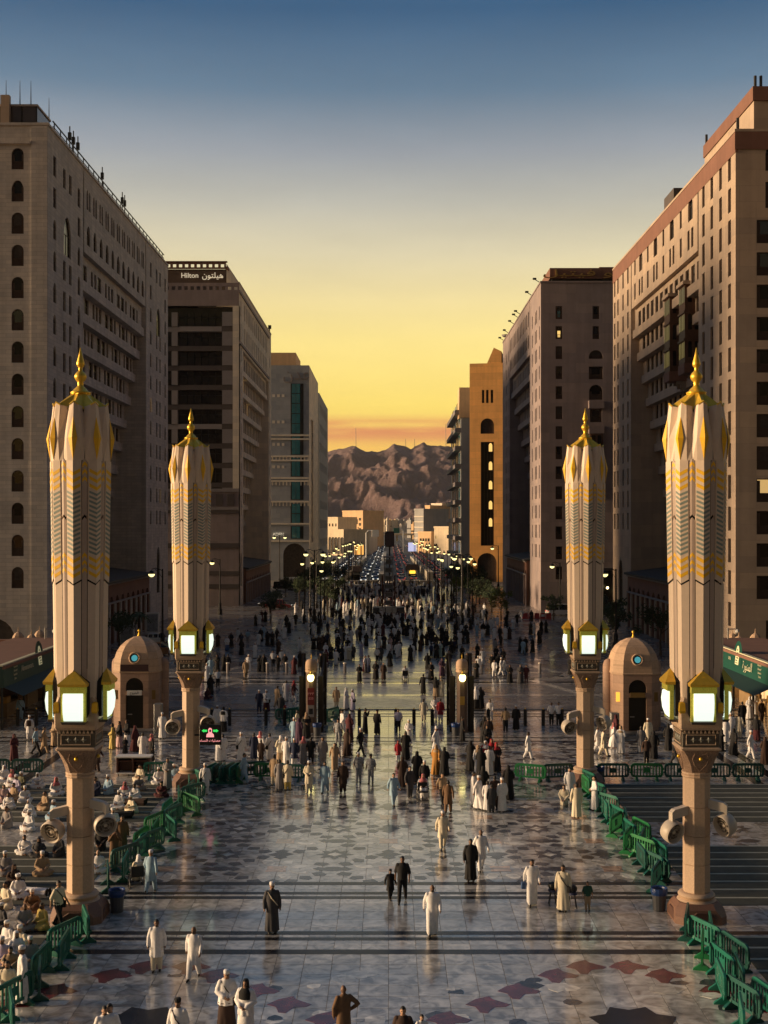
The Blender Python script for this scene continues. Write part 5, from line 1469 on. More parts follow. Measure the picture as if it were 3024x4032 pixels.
    return r
K1 = kiosk(-18.05, 90.0, 'domed stone kiosk with a white plate over its door and a dark panel', True)
K2 = kiosk(17.45, 88.8, 'domed stone kiosk with a bright amber wall lamp', False)
# notice stands and grey cabinets at the kiosk sides
def cabinet(x, y, label, w=.7, h=1.9):
    r = thing('steel_cabinet', label, 'cabinet', (x, y, 0))
    b = MB(); b.bbox(-w / 2, w / 2, -.3, .3, .1, h, .03); b.build('body', M_STEEL, r)
    b = MB(); b.box(-w / 2 + .08, w / 2 - .08, -.325, -.30, h * .55, h - .1); b.build('panel', M_BAND_L, r)
    for q in (-1, 1):
        b = MB(); b.tube([(q * (w / 2 - .1), -.32, .15), (-q * (w / 2 - .1), -.32, h * .5)], .03, 5); b.build('brace', M_BAND_L, r)
    for q in (-1, 1):
        b = MB(); b.box(q * w / 2 * .8 - .04, q * w / 2 * .8 + .04, -.2, .2, 0, .1); b.build('foot', M_METAL, r)
cabinet(-20.5, 87.0, 'grey steel cabinet with crossed braces beside the plated kiosk')
cabinet(-16.2, 87.6, 'slim pale cabinet beside the man at the plated kiosk', .55, 2.2)
cabinet(15.6, 86.0, 'pale rounded cabinet by the amber lamp kiosk', .6, 1.8)

# ================================================================ gate piers with lantern and open gate leaves
M_GATE = mat('gate_bronze', (0.022, 0.017, 0.014), 0.5, metal=0.3, var=0.25, scale=4, coords='obj')
M_BULB = mat('yellow_bulb', (1, .9, .4), .3, var=0, emit=(1.0, .86, .30), estr=4.5)
def gate_pier(x, y, label, red):
    r = thing('gate_pier', label, 'gate', (x, y, 0))
    b = MB(); b.lathe([(.48, 0), (.48, .35), (.40, .45), (.40, 4.45), (.45, 4.5), (.42, 4.56), (.42, 4.75), (.39, 4.98), (.28, 5.14), (.12, 5.2), (.03, 5.22)], 8, rot=R(22.5)); b.build('pier', mat('pier_stone', (.13, .085, .065), .75, var=.15, scale=5, coords='obj'), r)
    b = MB(); b.lathe([(.43, 4.3), (.43, 4.75), (.40, 5.0), (.29, 5.15), (.12, 5.22), (.02, 5.24)], 16); b.build('dome', M_KIOSK, r, smooth_angle=50)
    b = MB(); b.lathe([(.06, 5.2), (.03, 5.3), (.045, 5.4), (.01, 5.55)], 8); b.build('finial', M_GOLD, r)
    b = MB(); b.tube([(0, -.38, 4.3), (0, -.62, 4.36), (0, -.66, 4.2)], .03, 6); b.build('lamp_arm', M_GOLD, r)
    b = MB(); b.lathe([(.08, 3.68), (.19, 3.76), (.24, 3.95), (.22, 4.1), (.12, 4.2)], 10, (0, -.66, 0)); b.build('lamp', M_BULB, r, smooth=True)
    b = MB(); b.lathe([(.16, 4.18), (.05, 4.3), (.02, 4.4)], 10, (0, -.66, 0)); b.build('lamp_cap', M_GOLD, r)
    if red:
        b = MB(); b.box(-.24, .24, -.46, -.42, 2.0, 3.2); p = b.build('red_board', mat('red_board', (.14, .008, .012), .5, coords='obj'), r)
        lettering('\u0663\u0663\u0663', .26, mat('pink_print', (.8, .35, .38), .6, var=0), p, (0, -.465, 2.78), 0, .004)
        lettering('333', .24, MATS['pink_print'], p, (0, -.465, 2.45), 0, .004)
        b = MB(); b.box(-.22, .22, -.46, -.42, 1.15, 1.98); p = b.build('notice', M_BAND_L, r)
        b = MB(); b.box(-.14, .14, -.475, -.455, 1.35, 1.75); b.build('notice_print', M_SLATE, p)
    else:
        b = MB(); b.box(-.17, .17, -.46, -.42, 2.0, 2.6); b.build('amber_plate', mat('amber_plate', (.40, .24, .04), .5, coords='obj'), r)
    for sx_ in (-1, 1):
        lf = empty('gate_leaf', parent=r)
        w = 3.0
        def gp(t): return (sx_ * (.62 + .15 * t), .3 + t * w)
        top = lambda t: 3.95 + 1.35 * (t ** 2.2)
        for t0 in (0.0, 1.0):
            px_, py_ = gp(t0); b = MB(); b.box(px_ - .16, px_ + .16, py_ - .12, py_ + .12, .02, top(t0)); b.build('stile', M_GATE, lf)
        b = MB(); n_ = 10
        for k in range(n_):
            t0, t1 = k / n_, (k + 1) / n_
            (xa, ya), (xb, yb) = gp(t0), gp(t1)
            b.rings([[(xa - .05, ya, top(t0) - .3), (xa + .05, ya, top(t0) - .3), (xa + .05, ya, top(t0)), (xa - .05, ya, top(t0))], [(xb - .05, yb, top(t1) - .3), (xb + .05, yb, top(t1) - .3), (xb + .05, yb, top(t1)), (xb - .05, yb, top(t1))]])
        b.build('top_rail', M_GATE, lf)
        for k in range(1, 12):
            t0 = k / 12; xa, ya = gp(t0); b = MB(); b.box(xa - .03, xa + .03, ya - .045, ya + .045, .1, top(t0) - .2); b.build('bar', M_GATE, lf)
        for z in (.12, 1.3, 2.6):
            (xa, ya), (xb, yb) = gp(0), gp(1); b = MB(); b.rings([[(xa - .06, ya, z), (xa + .06, ya, z), (xa + .06, ya, z + .22), (xa - .06, ya, z + .22)], [(xb - .06, yb, z), (xb + .06, yb, z), (xb + .06, yb, z + .22), (xb - .06, yb, z + .22)]]); b.build('rail', M_GATE, lf)
        b = MB(); (xa, ya) = gp(0); b.box(xa - .24 * (1 if sx_ < 0 else .2), xa + .24 * (1 if sx_ > 0 else .2), ya - .3, ya - .02, .02, 4.0); b.build('end_post', M_GATE, lf)
gate_pier(-5.5, 88.6, 'bronze gate pier with a lit lamp and a red numbered board', True)
gate_pier(5.22, 88.6, 'bronze gate pier with a lit lamp and an amber plate', False)

# ---- bollards
bm = MB(); bm.lathe([(.13, 0), (.13, 1.08), (.15, 1.1), (.15, 1.16), (.06, 1.2)], 12)
bol_body = bm.mesh('post', M_METAL)
bc = MB(); bc.ball((0, 0, 1.24), .06, 8, 5); bol_cap = bc.mesh('cap', M_GOLD, True)
for x in (70, 143, 834, 904, 1047, 1120, 1342, 1415, 1559, 1630, 1702, 1923, 2068, 2139, 2213):
    p = px(x, 2857)
    r = thing('bollard', 'black bollard with a gilt knob in the row across the square', 'bollard', p, 0, 'black bollards across the square')
    place('post', bol_body, r); place('cap', bol_cap, r)
bm = MB(); bm.lathe([(.15, 0), (.15, .95), (.12, 1.0)], 10); bs = bm.mesh('post', M_BAND_L)
bc = MB(); bc.lathe([(.19, .95), (.19, 1.02), (.1, 1.06)], 10); bsc = bc.mesh('cap', M_WHITE)
for x in (897, 1053, 1129, 1205, 1283, 1358, 1752, 1896, 2126):
    p = px(x, 2650)
    r = thing('bollard', 'short stone bollard in the row outside the gates', 'bollard', p, 0, 'stone bollards outside the gates')
    place('post', bs, r); place('cap', bsc, r)

# ================================================================ shop pavilions at the sides of the square
M_GREEN = mat('green_fascia', (0.008, 0.075, 0.055), 0.45, var=0.1, scale=1)
M_GREEND = mat('green_awning', (0.004, 0.030, 0.026), 0.7, var=0.15, scale=1)
M_PRINT = mat('pale_print', (0.62, 0.60, 0.42), 0.6, var=0)
M_TUBE = mat('tube_light', (1, .95, .8), .4, var=0, emit=(1.0, .90, .62), estr=3.0)
M_COUNT = mat('shop_counter', (.30, .20, .10), .6, var=.3, scale=1.5)
def shop(side, label, words, lit):
    s = -1 if side == 'L' else 1
    r = thing('shop_pavilion', label, 'shop')
    X = s * 27.7; D0, D1 = 89.2, 112.0
    def bx(name, a, b_, y0, y1, z0, z1, m, parent=r):
        q = MB(); q.box(min(X + s * a, X + s * b_), max(X + s * a, X + s * b_), y0, y1, z0, z1); return q.build(name, m, parent)
    bx('back_wall', 5.0, 5.3, D0, D1, 0, 4.6, M_REDST); bx('roof', -.2, 6, D0, D1, 4.4, 4.62, M_REDST)
    bx('side_wall', 1.0, 5, D1 - .3, D1, 0, 4.4, M_REDST)
    for k in range(5):
        y = D0 + .3 + k * 5.4
        bx('post', .05, .2, y, y + .15, 0, 3.2, M_METAL)
    # fascia leaning outward at the foot
    q = MB(); q.rings([[(X, D0, 4.6), (X - s * .15, D0, 3.1), (X - s * .09, D0, 3.05), (X + s * .1, D0, 4.55)], [(X, D1, 4.6), (X - s * .15, D1, 3.1), (X - s * .09, D1, 3.05), (X + s * .1, D1, 4.55)]])
    fs_ = q.build('fascia', M_GREEN, r)
    q = MB(); q.rings([[(X - s * .05, D0 - .04, 4.6), (X + s * .3, D0 - .04, 4.6), (X + s * .3, D0 - .04, 4.7), (X - s * .05, D0 - .04, 4.7)], [(X - s * .05, D1, 4.6), (X + s * .3, D1, 4.6), (X + s * .3, D1, 4.7), (X - s * .05, D1, 4.7)]]); q.build('fascia_cap', M_PRINT, r)
    q = MB(); q.raw([(X - s * .12, D0, 3.1), (X - s * 1.5, D0, 2.5), (X - s * 1.5, D1 - 4, 2.5), (X - s * .12, D1, 3.1)], [(0, 1, 2, 3)]); q.build('awning', M_GREEND, r)
    q = MB(); q.raw([(X, D0 - .01, 4.58), (X - s * .15, D0 - .01, 3.08), (X + s * 5, D0 - .01, 3.0), (X + s * 5, D0 - .01, 4.58)], [(0, 1, 2, 3)]); q.build('end_panel', M_GREEND, r)
    # round-topped badge standing over the fascia
    em = empty('badge', parent=r)
    yc = 98.6
    def on(y, z, out=0.05):          # a spot on the leaning fascia
        return (X - s * ((4.6 - z) * .1 + out), y, z)
    q = MB(); q.face([on(yc + u * 1.5, 3.7 + v * 1.5, .02) for u, v in outline(1.5, 1.25, 2)]); q.build('badge_board', M_GREEN, em)
    q = MB(); q.face([on(yc + u, 3.7 + v, .05) for u, v in outline(.95, 1.5, 1)]); q.build('badge_panel', mat('cream_print', (.66, .62, .38), .6, var=.1, emit=(1, .9, .5), estr=.15), em)
    for k, (u, v, w_, h_) in enumerate(((0, 1.08, .2, .18), (-.1, .84, .34, .12), (.12, .66, .4, .1), (-.08, .48, .5, .12), (.1, .28, .46, .1), (0, .1, .6, .08))):
        q = MB(); q.face([on(yc + u - w_ / 2, 3.7 + v, .07), on(yc + u + w_ / 2, 3.72 + v, .07), on(yc + u + w_ / 2 - .05, 3.7 + v + h_, .07), on(yc + u - w_ / 2 + .05, 3.68 + v + h_, .07)]); q.build('badge_mark', M_GREEND, em)
    # lettering
    rz = R(90) if s < 0 else R(-90)
    for txt, size, y, z in words:
        o = lettering(txt, size, M_PRINT, r, on(y, z, .07), rz, .012)
        o.rotation_euler = Matrix.Rotation(rz, 3, 'Z').to_4x4().to_euler()
        o.rotation_euler = (R(-5), 0, rz)
    # goods and lights below
    for k in range(4):
        bx('counter', 1.6, 2.4, D0 + 1 + k * 5.4, D0 + 4 + k * 5.4, 0, 1.0, M_COUNT)
        bx('goods', 1.7, 2.3, D0 + 1.2 + k * 5.4, D0 + 2.2 + k * 5.4, 1.0, 1.5, mat('amber_goods', (.55, .30, .06), .6, var=.4, scale=4))
    for k in range(lit):
        bx('tube_light', -1.56, -1.5, D0 + 7.5 + k * 2.4, D0 + 9.6 + k * 2.4, 2.44, 2.52, M_TUBE)
    if lit: bx('window_wall', 2.6, 2.8, D0 + 9, D1, 0, 3.0, M_CREAM)
    anchor(r, (X, D0, 0))
shop('L', 'green awning shop with Latin lettering beside the plated kiosk', [('Almunawara', .62, 95.0, 3.95), ('Shawarma', .22, 92.1, 4.3), ('Broasted', .22, 92.0, 4.02), ('Sandwich', .22, 91.9, 3.74), ('Juice', .22, 91.8, 3.46)], 0)
shop('R', 'green awning shop with Arabic lettering and white tube lights', [('\ufe8d\ufedf\ufee4\ufee8\ufeee\ufead\u0629'.replace('\u0629', '\ufe93')[::-1], .95, 95.6, 3.85), ('ara', .5, 100.6, 4.05), ('Shawarma', .22, 92.6, 4.3), ('Broasted', .22, 92.5, 4.02), ('Sandwich', .22, 92.4, 3.74), ('Drinks', .22, 92.3, 3.46)], 3)
# terrace walls with balusters, domed posts and globe lamps behind the shops
def terrace(s, label):
    r = thing('terrace_wall', label, 'wall')
    xa, xb = s * 29.0, s * 44
    q = MB(); q.box(min(xa, xb), max(xa, xb), 113.5, 114.0, 0, 3.2); q.build('wall', M_REDST, r)
    q = MB(); q.box(min(xa, xb), max(xa, xb), 113.4, 114.1, 4.1, 4.3); q.build('rail', M_REDST, r)
    for k in range(26):
        x = xa + s * (.4 + k * .55); q = MB(); q.lathe([(.1, 3.2), (.14, 3.4), (.07, 3.7), (.1, 4.1)], 6, (x, 113.75, 0)); q.build('baluster', M_REDST, r)
    anchor(r, (xa, 113.5, 0))
terrace(-1, 'reddish balustrade terrace behind the shop with Latin lettering')
terrace(1, 'reddish balustrade terrace behind the shop with Arabic lettering')
def domed_post(x, ytop, d, lit, label, group):
    X = (x - CX) * d / F; Zt = CAMZ - (ytop - HY) * d / F
    r = thing('domed_post', label, 'post', (X, d, 0), 0, group)
    q = MB(); q.lathe([(.5, 0), (.5, Zt - 1.3), (.56, Zt - 1.25), (.54, Zt - 1.1), (.55, Zt - .8), (.48, Zt - .5), (.3, Zt - .25), (.05, Zt - .1)], 8, rot=R(22.5)); q.build('shaft', M_KIOSK, r)
    q = MB(); q.lathe([(.06, Zt - .12), (.02, Zt + .3)], 6); q.build('spike', M_KIOSK, r)
    if lit:
        q = MB(); q.ball((0, -.9, Zt - 1.35), .27, 10, 6); q.build('lamp', M_BULB if lit == 2 else M_WHITEP, r, smooth=True)
        q = MB(); q.tube([(0, -.5, Zt - .9), (0, -.9, Zt - .9), (0, -.9, Zt - 1.1)], .04, 6); q.build('arm', M_METAL, r)
domed_post(72, 2482, 112.5, 2, 'domed stone post with a lit globe above the Latin lettered shop', None)
domed_post(124, 2492, 116, 0, 'domed stone posts standing close together behind the Latin lettered shop', 'close domed posts')
domed_post(156, 2476, 120, 1, 'domed stone post with an unlit white globe near the security camera pole', None)
domed_post(2884, 2488, 120, 0, 'tallest domed stone post behind the Arabic lettered shop', None)
domed_post(2910, 2498, 116, 0, 'short domed stone post behind the Arabic lettered shop', None)
domed_post(2974, 2488, 112.5, 2, 'domed stone post with a lit globe above the Arabic lettered shop', None)
def cam_pole(x, y, label):
    p = px(x, y); r = thing('camera_pole', label, 'pole', (p.x, p.y, 0))
    q = MB(); q.tube([(0, 0, 0), (0, 0, 5.6)], .07, 8); q.build('pole', M_STEEL, r)
    q = MB(); q.tube([(0, 0, 5.5), (.8, 0, 5.5)], .05, 6); q.build('arm', M_STEEL, r)
    q = MB(); q.ball((.8, 0, 5.3), .2, 8, 5); q.build('camera_dome', M_WHITEP, r)
cam_pole(178, 2720, 'slim grey pole with a domed security camera by the Latin lettered shop')
cam_pole(2867, 2720, 'slim grey pole with a domed security camera by the Arabic lettered shop')

# ================================================================ street lamps
def lamp_proto(h=9.2):
    r = thing('street_lamp', 'x', 'lamp')
    q = MB(); q.lathe([(.34, 0), (.34, .5), (.22, .7), (.24, 1.1), (.13, 1.3), (.10, 3.5), (.13, 3.6), (.08, 3.8), (.06, h)], 8); q.build('post', M_METAL, r)
    q = MB(); q.tube([(0, 0, h - .3), (0, -.25, h + .25), (0, -.7, h + .25), (0, -.85, h - .05)], .045, 5); q.build('arm', M_METAL, r)
    q = MB(); q.lathe([(.05, .45), (.2, .35), (.30, .12), (.32, .0)], 10, (0, -.85, h - .5)); q.build('shade', M_METAL, r)
    q = MB(); q.lathe([(.29, .0), (.26, -.14), (.14, -.25), (.03, -.28)], 10, (0, -.85, h - .5)); q.build('globe', mat('lamp_globe', (1, .9, .5), .4, var=0, emit=(1.0, .86, .34), estr=1.5), r, smooth=True)
    return r
lp = lamp_proto()
gl = random.Random(8)
k = 0
for sx_, nm in ((-1, 'west'), (1, 'east')):
    for X, D0, n in ((9.6, 178, 17), (12.6, 186, 17)):
        for i in range(n):
            o = lp if k == 0 else copy_tree(lp)
            k += 1
            o.location = (sx_ * X + gl.uniform(-.5, .5), D0 + i * 17.5 + (i // 9) * 6 + gl.uniform(-3, 3), 0); o.scale = (1, 1, gl.uniform(.93, 1.05)); o.rotation_euler.z = gl.uniform(-.5, .5)
            tag(o, 'black lamp post with lit globe, double row on the %s side' % ('dark glass hotel' if sx_ < 0 else 'golden tower'), 'street lamp',
                'lamp posts on the %s side of the avenue' % nm)
# a few taller posts near the hotels
def tall_lamp(x, y, lz, label, two=False):
    p = px(x, y); r = thing('street_lamp', label, 'lamp', (p.x, p.y, 0))
    q = MB(); q.lathe([(.4, 0), (.4, .8), (.25, 1.1), (.28, 1.8), (.13, 2.1), (.09, lz)], 8); q.build('post', M_METAL, r)
    for s in ((-1, 1) if two else (-1,)):
        q = MB(); q.tube([(0, 0, lz - .2), (s * .8, 0, lz + .1), (s * 1.3, 0, lz - .05)], .05, 5); q.build('arm', M_METAL, r)
        q = MB(); q.tube([(0, 0, lz - 1.1), (s * .5, 0, lz - .4), (s * .9, 0, lz)], .03, 5); q.build('scroll', M_METAL, r)
        q = MB(); q.lathe([(.05, .45), (.2, .35), (.38, .12), (.40, .0)], 10, (s * 1.3, 0, lz - .6)); q.build('shade', M_METAL, r)
        q = MB(); q.lathe([(.38, .0), (.34, -.18), (.18, -.32), (.03, -.36)], 10, (s * 1.3, 0, lz - .6)); q.build('globe', MATS['lamp_globe'], r, smooth=True)
tall_lamp(1101, 2310, 12.5, 'tall lamp post before the banded tower', True)
tall_lamp(1238, 2450, 11.0, 'tall black lamp post with a heavy foot among the walkers by the small trees', True)
tall_lamp(1821, 2425, 10.0, 'tall black lamp post with a heavy foot near the lime green tree', True)
tall_lamp(1962, 2335, 10.4, 'lamp post before the corner of the golden tower')
tall_lamp(2205, 2420, 8.6, 'lamp post beside the porch of the mauve hotel')
tall_lamp(2425, 2560, 9.6, 'bracketed lamp post beside the small lit shop letters')
tall_lamp(640, 2560, 9.6, 'bracketed lamp post near the palm tree')
tall_lamp(866, 2420, 9.2, 'lamp post before the arched door of the dark glass hotel')

# ================================================================ trees
M_BARK = mat('bark', (.06, .042, .03), .9, var=.3, scale=6)
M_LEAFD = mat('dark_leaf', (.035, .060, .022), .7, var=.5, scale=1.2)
M_LEAFL = mat('lamplit_leaf', (.13, .17, .020), .7, var=.4, scale=1.2)  # lime tone paints lamplight into the leaf colour
def crown_mesh(seed, h=4.6, rw=1.7, n=1500, z0=1.9):
    g_ = random.Random(seed); q = MB()
    clumps = [(g_.gauss(0, rw * .5), g_.gauss(0, rw * .5), z0 + (h - z0) * g_.uniform(.1, .95), g_.uniform(.45, .85)) for _ in range(13)]
    for i in range(n):
        cx, cy, cz, cr = g_.choice(clumps)
        v = Vector((g_.gauss(0, 1), g_.gauss(0, 1), g_.gauss(0, .8))); v = v.normalized() * cr * g_.uniform(.5, 1.05)
        c = Vector((cx, cy, cz)) + v
        a = Vector((g_.gauss(0, 1), g_.gauss(0, 1), g_.gauss(0, 1))).normalized(); b_ = a.orthogonal().normalized()
        L_ = g_.uniform(.10, .20)
        q.face([c - a * L_, c + b_ * L_ * .5, c + a * L_, c - b_ * L_ * .5])
    return q
def trunk_mesh(seed, h=4.6):
    g_ = random.Random(seed); q = MB()
    q.tube([(0, 0, -.05), (.05, 0, 1.0), (.02, .05, 2.0), (.1, 0, h * .72)], [.13, .10, .085, .03], 7)
    for k in range(6):
        a = g_.uniform(0, 6.28); z = g_.uniform(1.5, 2.6); L_ = g_.uniform(.8, 1.4)
        q.tube([(.03, .02, z), (L_ * .5 * math.cos(a), L_ * .5 * math.sin(a), z + .55), (L_ * math.cos(a), L_ * math.sin(a), z + 1.3)], [.06, .04, .015], 5)
    return q
crowns = [[crown_mesh(s, n=1300).mesh('crown', m) for s in (1, 2, 3)] for m in (M_LEAFD, M_LEAFL)]
trunks = [trunk_mesh(s).mesh('trunk', M_BARK) for s in (1, 2, 3)]
TREES = [(1066, 2451, 1.0, 0, 'small dark tree near the red pickup'), (1166, 2367, .95, 0, 'dark street tree behind the two women by the lamp post'), (1125, 2352, .9, 0, 'dark street tree in front of the parked vans'),
         (1289, 2410, 1.25, 0, 'tall dense tree at the edge of the crowd, dark glass hotel side'), (1330, 2330, 1.3, 0, 'wide dark tree beside the bus shelter kiosk'), (1250, 2318, 1.2, 0, 'dark tree under the lamps before the banded tower'),
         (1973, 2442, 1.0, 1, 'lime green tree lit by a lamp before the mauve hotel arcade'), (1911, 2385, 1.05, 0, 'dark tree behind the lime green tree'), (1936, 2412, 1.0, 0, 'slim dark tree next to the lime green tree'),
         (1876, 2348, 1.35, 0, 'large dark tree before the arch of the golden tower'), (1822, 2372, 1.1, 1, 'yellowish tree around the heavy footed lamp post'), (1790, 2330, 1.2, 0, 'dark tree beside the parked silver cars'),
         (2180, 2440, .8, 0, 'low bushy tree at the lit hotel porch'), (2602, 2581, 1.25, 0, 'dark tree at the foot of the warm stone hotel arcade'), (2425, 2545, 1.2, 0, 'dark tree beside the domed kiosk with the amber lamp'),
         (2350, 2500, 1.1, 0, 'dark tree by the far end of the warm hotel arcade'), (470, 2560, 1.0, 0, 'dark shrubby tree before the grey hotel arcade')]
for i, (x, y, sc_, lime, lb) in enumerate(TREES):
    p = px(x, y)
    r = thing('street_tree', lb, 'tree', (p.x, p.y, 0), i * 1.7, 'small trees along the avenue')
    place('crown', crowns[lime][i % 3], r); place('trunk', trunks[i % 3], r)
    r.scale = (sc_, sc_, sc_)
for i in range(12):
    sd = -1 if i % 2 else 1
    r = thing('street_tree', 'dark tree under the double lamp row on the %s side' % ('dark glass hotel' if sd < 0 else 'golden tower'), 'tree', (sd * (15.2 + (i * 37 % 11) * .25), 218 + i * 8.5, 0), i * 2.1, 'trees under the lamp row, %s side' % ('west' if sd < 0 else 'east'))
    place('crown', crowns[0][i % 3], r); place('trunk', trunks[i % 3], r); r.scale = (1.15 + .05 * (i % 4),) * 3
r = thing('palm_tree', 'palm tree before the grey hotel arcade beside white boxes', 'palm', px(545, 2560))
q = MB(); q.tube([(0, 0, -.05), (.1, 0, 2), (.05, 0, 4.2)], [.2, .16, .14], 8); q.build('trunk', M_BARK, r)
for k in range(16):
    a = k * 2.4; L_ = 1.9 + .3 * math.sin(k)
    q = MB()
    pts = [Vector((.05 + math.cos(a) * L_ * t, math.sin(a) * L_ * t, 4.2 + .9 * t - 1.9 * t * t + .25 * math.sin(k * 1.3))) for t in (0, .25, .5, .75, 1)]
    sd = Vector((-math.sin(a), math.cos(a), 0))
    for j, (p0, p1) in enumerate(zip(pts[:-1], pts[1:])):
        w0, w1 = .22 * (1 - j / 5), .22 * (1 - (j + 1) / 5)
        q.face([p0, p1, p1 + sd * w1 - Vector((0, 0, w1 * .6)), p0 + sd * w0 - Vector((0, 0, w0 * .6))]); q.face([p0, p1, p1 - sd * w1 - Vector((0, 0, w1 * .6)), p0 - sd * w0 - Vector((0, 0, w0 * .6))])
    q.build('frond', M_LEAFD, r)
for x, y, lb in ((500, 2545, 'pale advertising box beside the palm tree'), (600, 2500, 'tall pale advertising box behind the palm tree')):
    p = px(x, y); r = thing('advert_box', lb, 'sign', (p.x, p.y, 0))
    q = MB(); q.bbox(-.9, .9, -.2, .2, .3, 3.0, .04); q.build('box', M_WHITEP, r)
    q = MB(); q.box(-.75, .75, -.215, -.199, .5, 2.8); q.build('poster', mat('grey_poster', (.28, .30, .34), .5, var=.6, scale=2.5), r)
    q = MB(); q.box(-.5, .5, -.15, .15, 0, .3); q.build('foot', M_STEEL, r)

# ================================================================ cars
M_TYRE = mat('tyre', (.012, .012, .012), .8, var=0)
M_CGLASS = mat('car_glass', (.015, .017, .02), .08, var=0, spec=.8)
M_HEAD = mat('headlight', (.9, .9, .85), .2, var=0, emit=(1, .95, .8), estr=1.1)
M_TAIL = mat('tail_light', (.5, .02, .02), .3, var=0, emit=(1, .06, .04), estr=.45)
PAINT = {n: mat('car_' + n, c, .3, var=0, spec=.6, coat=.5) for n, c in dict(white=(.78, .78, .76), silver=(.36, .37, .38), black=(.015, .015, .017), red=(.25, .02, .02), orange=(.32, .12, .03), grey=(.12, .12, .13)).items()}
def car_parts(kind='sedan'):
    """length along x, nose at +x"""
    L, W = 4.6, 1.8
    low = [(-2.3, .42), (-2.32, .75), (-2.2, .95), (-1.3, 1.0), (1.0, .98), (1.9, .86), (2.28, .70), (2.3, .42), (2.0, .28), (-2.0, .28)]
    cab = {'sedan': [(-1.65, .98), (-1.05, 1.42), (.25, 1.45), (1.05, .98)], 'van': [(-2.2, .98), (-2.1, 1.85), (1.1, 1.88), (1.75, .98)], 'pickup': [(-.45, .98), (-.35, 1.62), (.75, 1.6), (1.25, .98)]}[kind]
    b1 = MB()
    def sec(y, k): return [(x * (1 - .015 * k), y, z - .02 * k) for x, z in low]
    b1.rings([sec(-W / 2, 1.5), sec(-W / 2 + .08, 0), sec(W / 2 - .08, 0), sec(W / 2, 1.5)])
    roof = [(x * .96 if i in (1, 2) else x, z) for i, (x, z) in enumerate(cab)]
    b2 = MB(); b2.rings([[(x, -W / 2 + (.06 if z < 1 else .22), z) for x, z in cab], [(x, W / 2 - (.06 if z < 1 else .22), z) for x, z in cab]])
    b3 = MB(); b3.box(cab[1][0] + .02, cab[2][0] - .02, -W / 2 + .2, W / 2 - .2, cab[1][1] - .02, cab[1][1] + .05)
    for x in (cab[1][0], (cab[1][0] + cab[2][0]) / 2 - .04, cab[2][0] - .08):
        for s in (-1, 1): b3.raw([(x, s * (W / 2 - .215), cab[1][1] + .02), (x + .09, s * (W / 2 - .215), cab[1][1] + .02), (x + .09, s * (W / 2 - .05), .97), (x, s * (W / 2 - .05), .97)], [(0, 1, 2, 3)])
    return b1, b2, b3
def wheel_mb(): 
    q = MB(); n_ = 14
    rr = lambda r_, y: [(r_ * math.cos(2 * math.pi * i / n_), y, .32 + r_ * math.sin(2 * math.pi * i / n_)) for i in range(n_)]
    q.rings([rr(.20, -.11), rr(.32, -.09), rr(.32, .09), rr(.20, .11)]); return q
CARM = {}
for kd in ('sedan', 'van', 'pickup'):
    CARM[kd] = [b.mesh(nm, M_CGLASS) for b, nm in zip(car_parts(kd), ('body', 'windows', 'roof'))]
WHEEL = wheel_mb().mesh('wheel', M_TYRE)
RIMB = MB(); RIMB.lathe([(.18, -.125), (.18, .125)], 10); RIM = RIMB.mesh('rim', M_STEEL); RIM.transform(Matrix.Rotation(R(90), 4, 'X')); RIM.transform(Matrix.Translation((0, 0, .32)))
lb_ = MB(); lb_.bbox(-.03, .03, -.22, .22, -.07, .07, .015); LIGHT_H = lb_.mesh('headlight', M_HEAD); LIGHT_T = lb_.mesh('tail_light', M_TAIL)
def setm(o, *ms):
    for i, m in enumerate(ms):
        o.material_slots[i].link = 'OBJECT'; o.material_slots[i].material = m
    return o
def car(loc, rz, kind, paint, label, group=None):
    r = thing('pickup_truck' if kind == 'pickup' else ('van' if kind == 'van' else 'car'), label, {'sedan': 'car', 'van': 'van', 'pickup': 'pickup'}[kind], loc, rz, group)
    setm(place('body', CARM[kind][0], r), PAINT[paint]); place('windows', CARM[kind][1], r); setm(place('roof', CARM[kind][2], r), PAINT[paint])
    for x in (-1.4, 1.42):
        for y in (-.80, .80):
            w = place('wheel', WHEEL, r, (x, y, 0)); place('rim', RIM, w)
    for y in (-.6, .6):
        place('headlight', LIGHT_H, r, (2.25, y, .68)); place('tail_light', LIGHT_T, r, (-2.29, y, .78))
    return r
CARS = [(1098, 2398, 0, 'pickup', 'red', 'red and white pickup standing near the small dark tree'), (1068, 2392, 3.1, 'sedan', 'black', 'black car with red tail lights behind the red pickup'),
        (1115, 2322, 0, 'van', 'black', 'dark van parked before the banded tower arch'), (1172, 2322, 0, 'van', 'grey', 'dark grey van parked next to the street trees'), (1215, 2326, .1, 'sedan', 'silver', 'silver car beside the dark grey van'),
        (1252, 2316, 1.57, 'sedan', 'white', 'white car facing the square under the trees'), (1365, 2312, 0, 'sedan', 'silver', 'silver car nosing into the crowd'), (1430, 2316, 3.14, 'sedan', 'white', 'white car half hidden by the crowd beside the mast'),
        (1648, 2330, 3.14, 'sedan', 'white', 'white car crossing behind the women by the kiosk'), (1632, 2306, 3.14, 'sedan', 'silver', 'silver car just behind the crossing white car'), (1768, 2292, 0, 'sedan', 'silver', 'silver car parked beside the dark trees'),
        (1795, 2298, 0, 'sedan', 'white', 'white car parked in front of the silver one'), (1842, 2330, 0, 'sedan', 'silver', 'pale car behind the yellowish tree'), (2206, 2424, .2, 'van', 'white', 'white van at the hotel porch'),
        (620, 2540, 0, 'sedan', 'white', 'white car behind the plated kiosk'), (628, 2580, 0, 'sedan', 'orange', 'brown orange car behind the plated kiosk')]
for x, y, rz, kd, pt, lb in CARS: car(px(x, y), rz, kd, pt, lb)
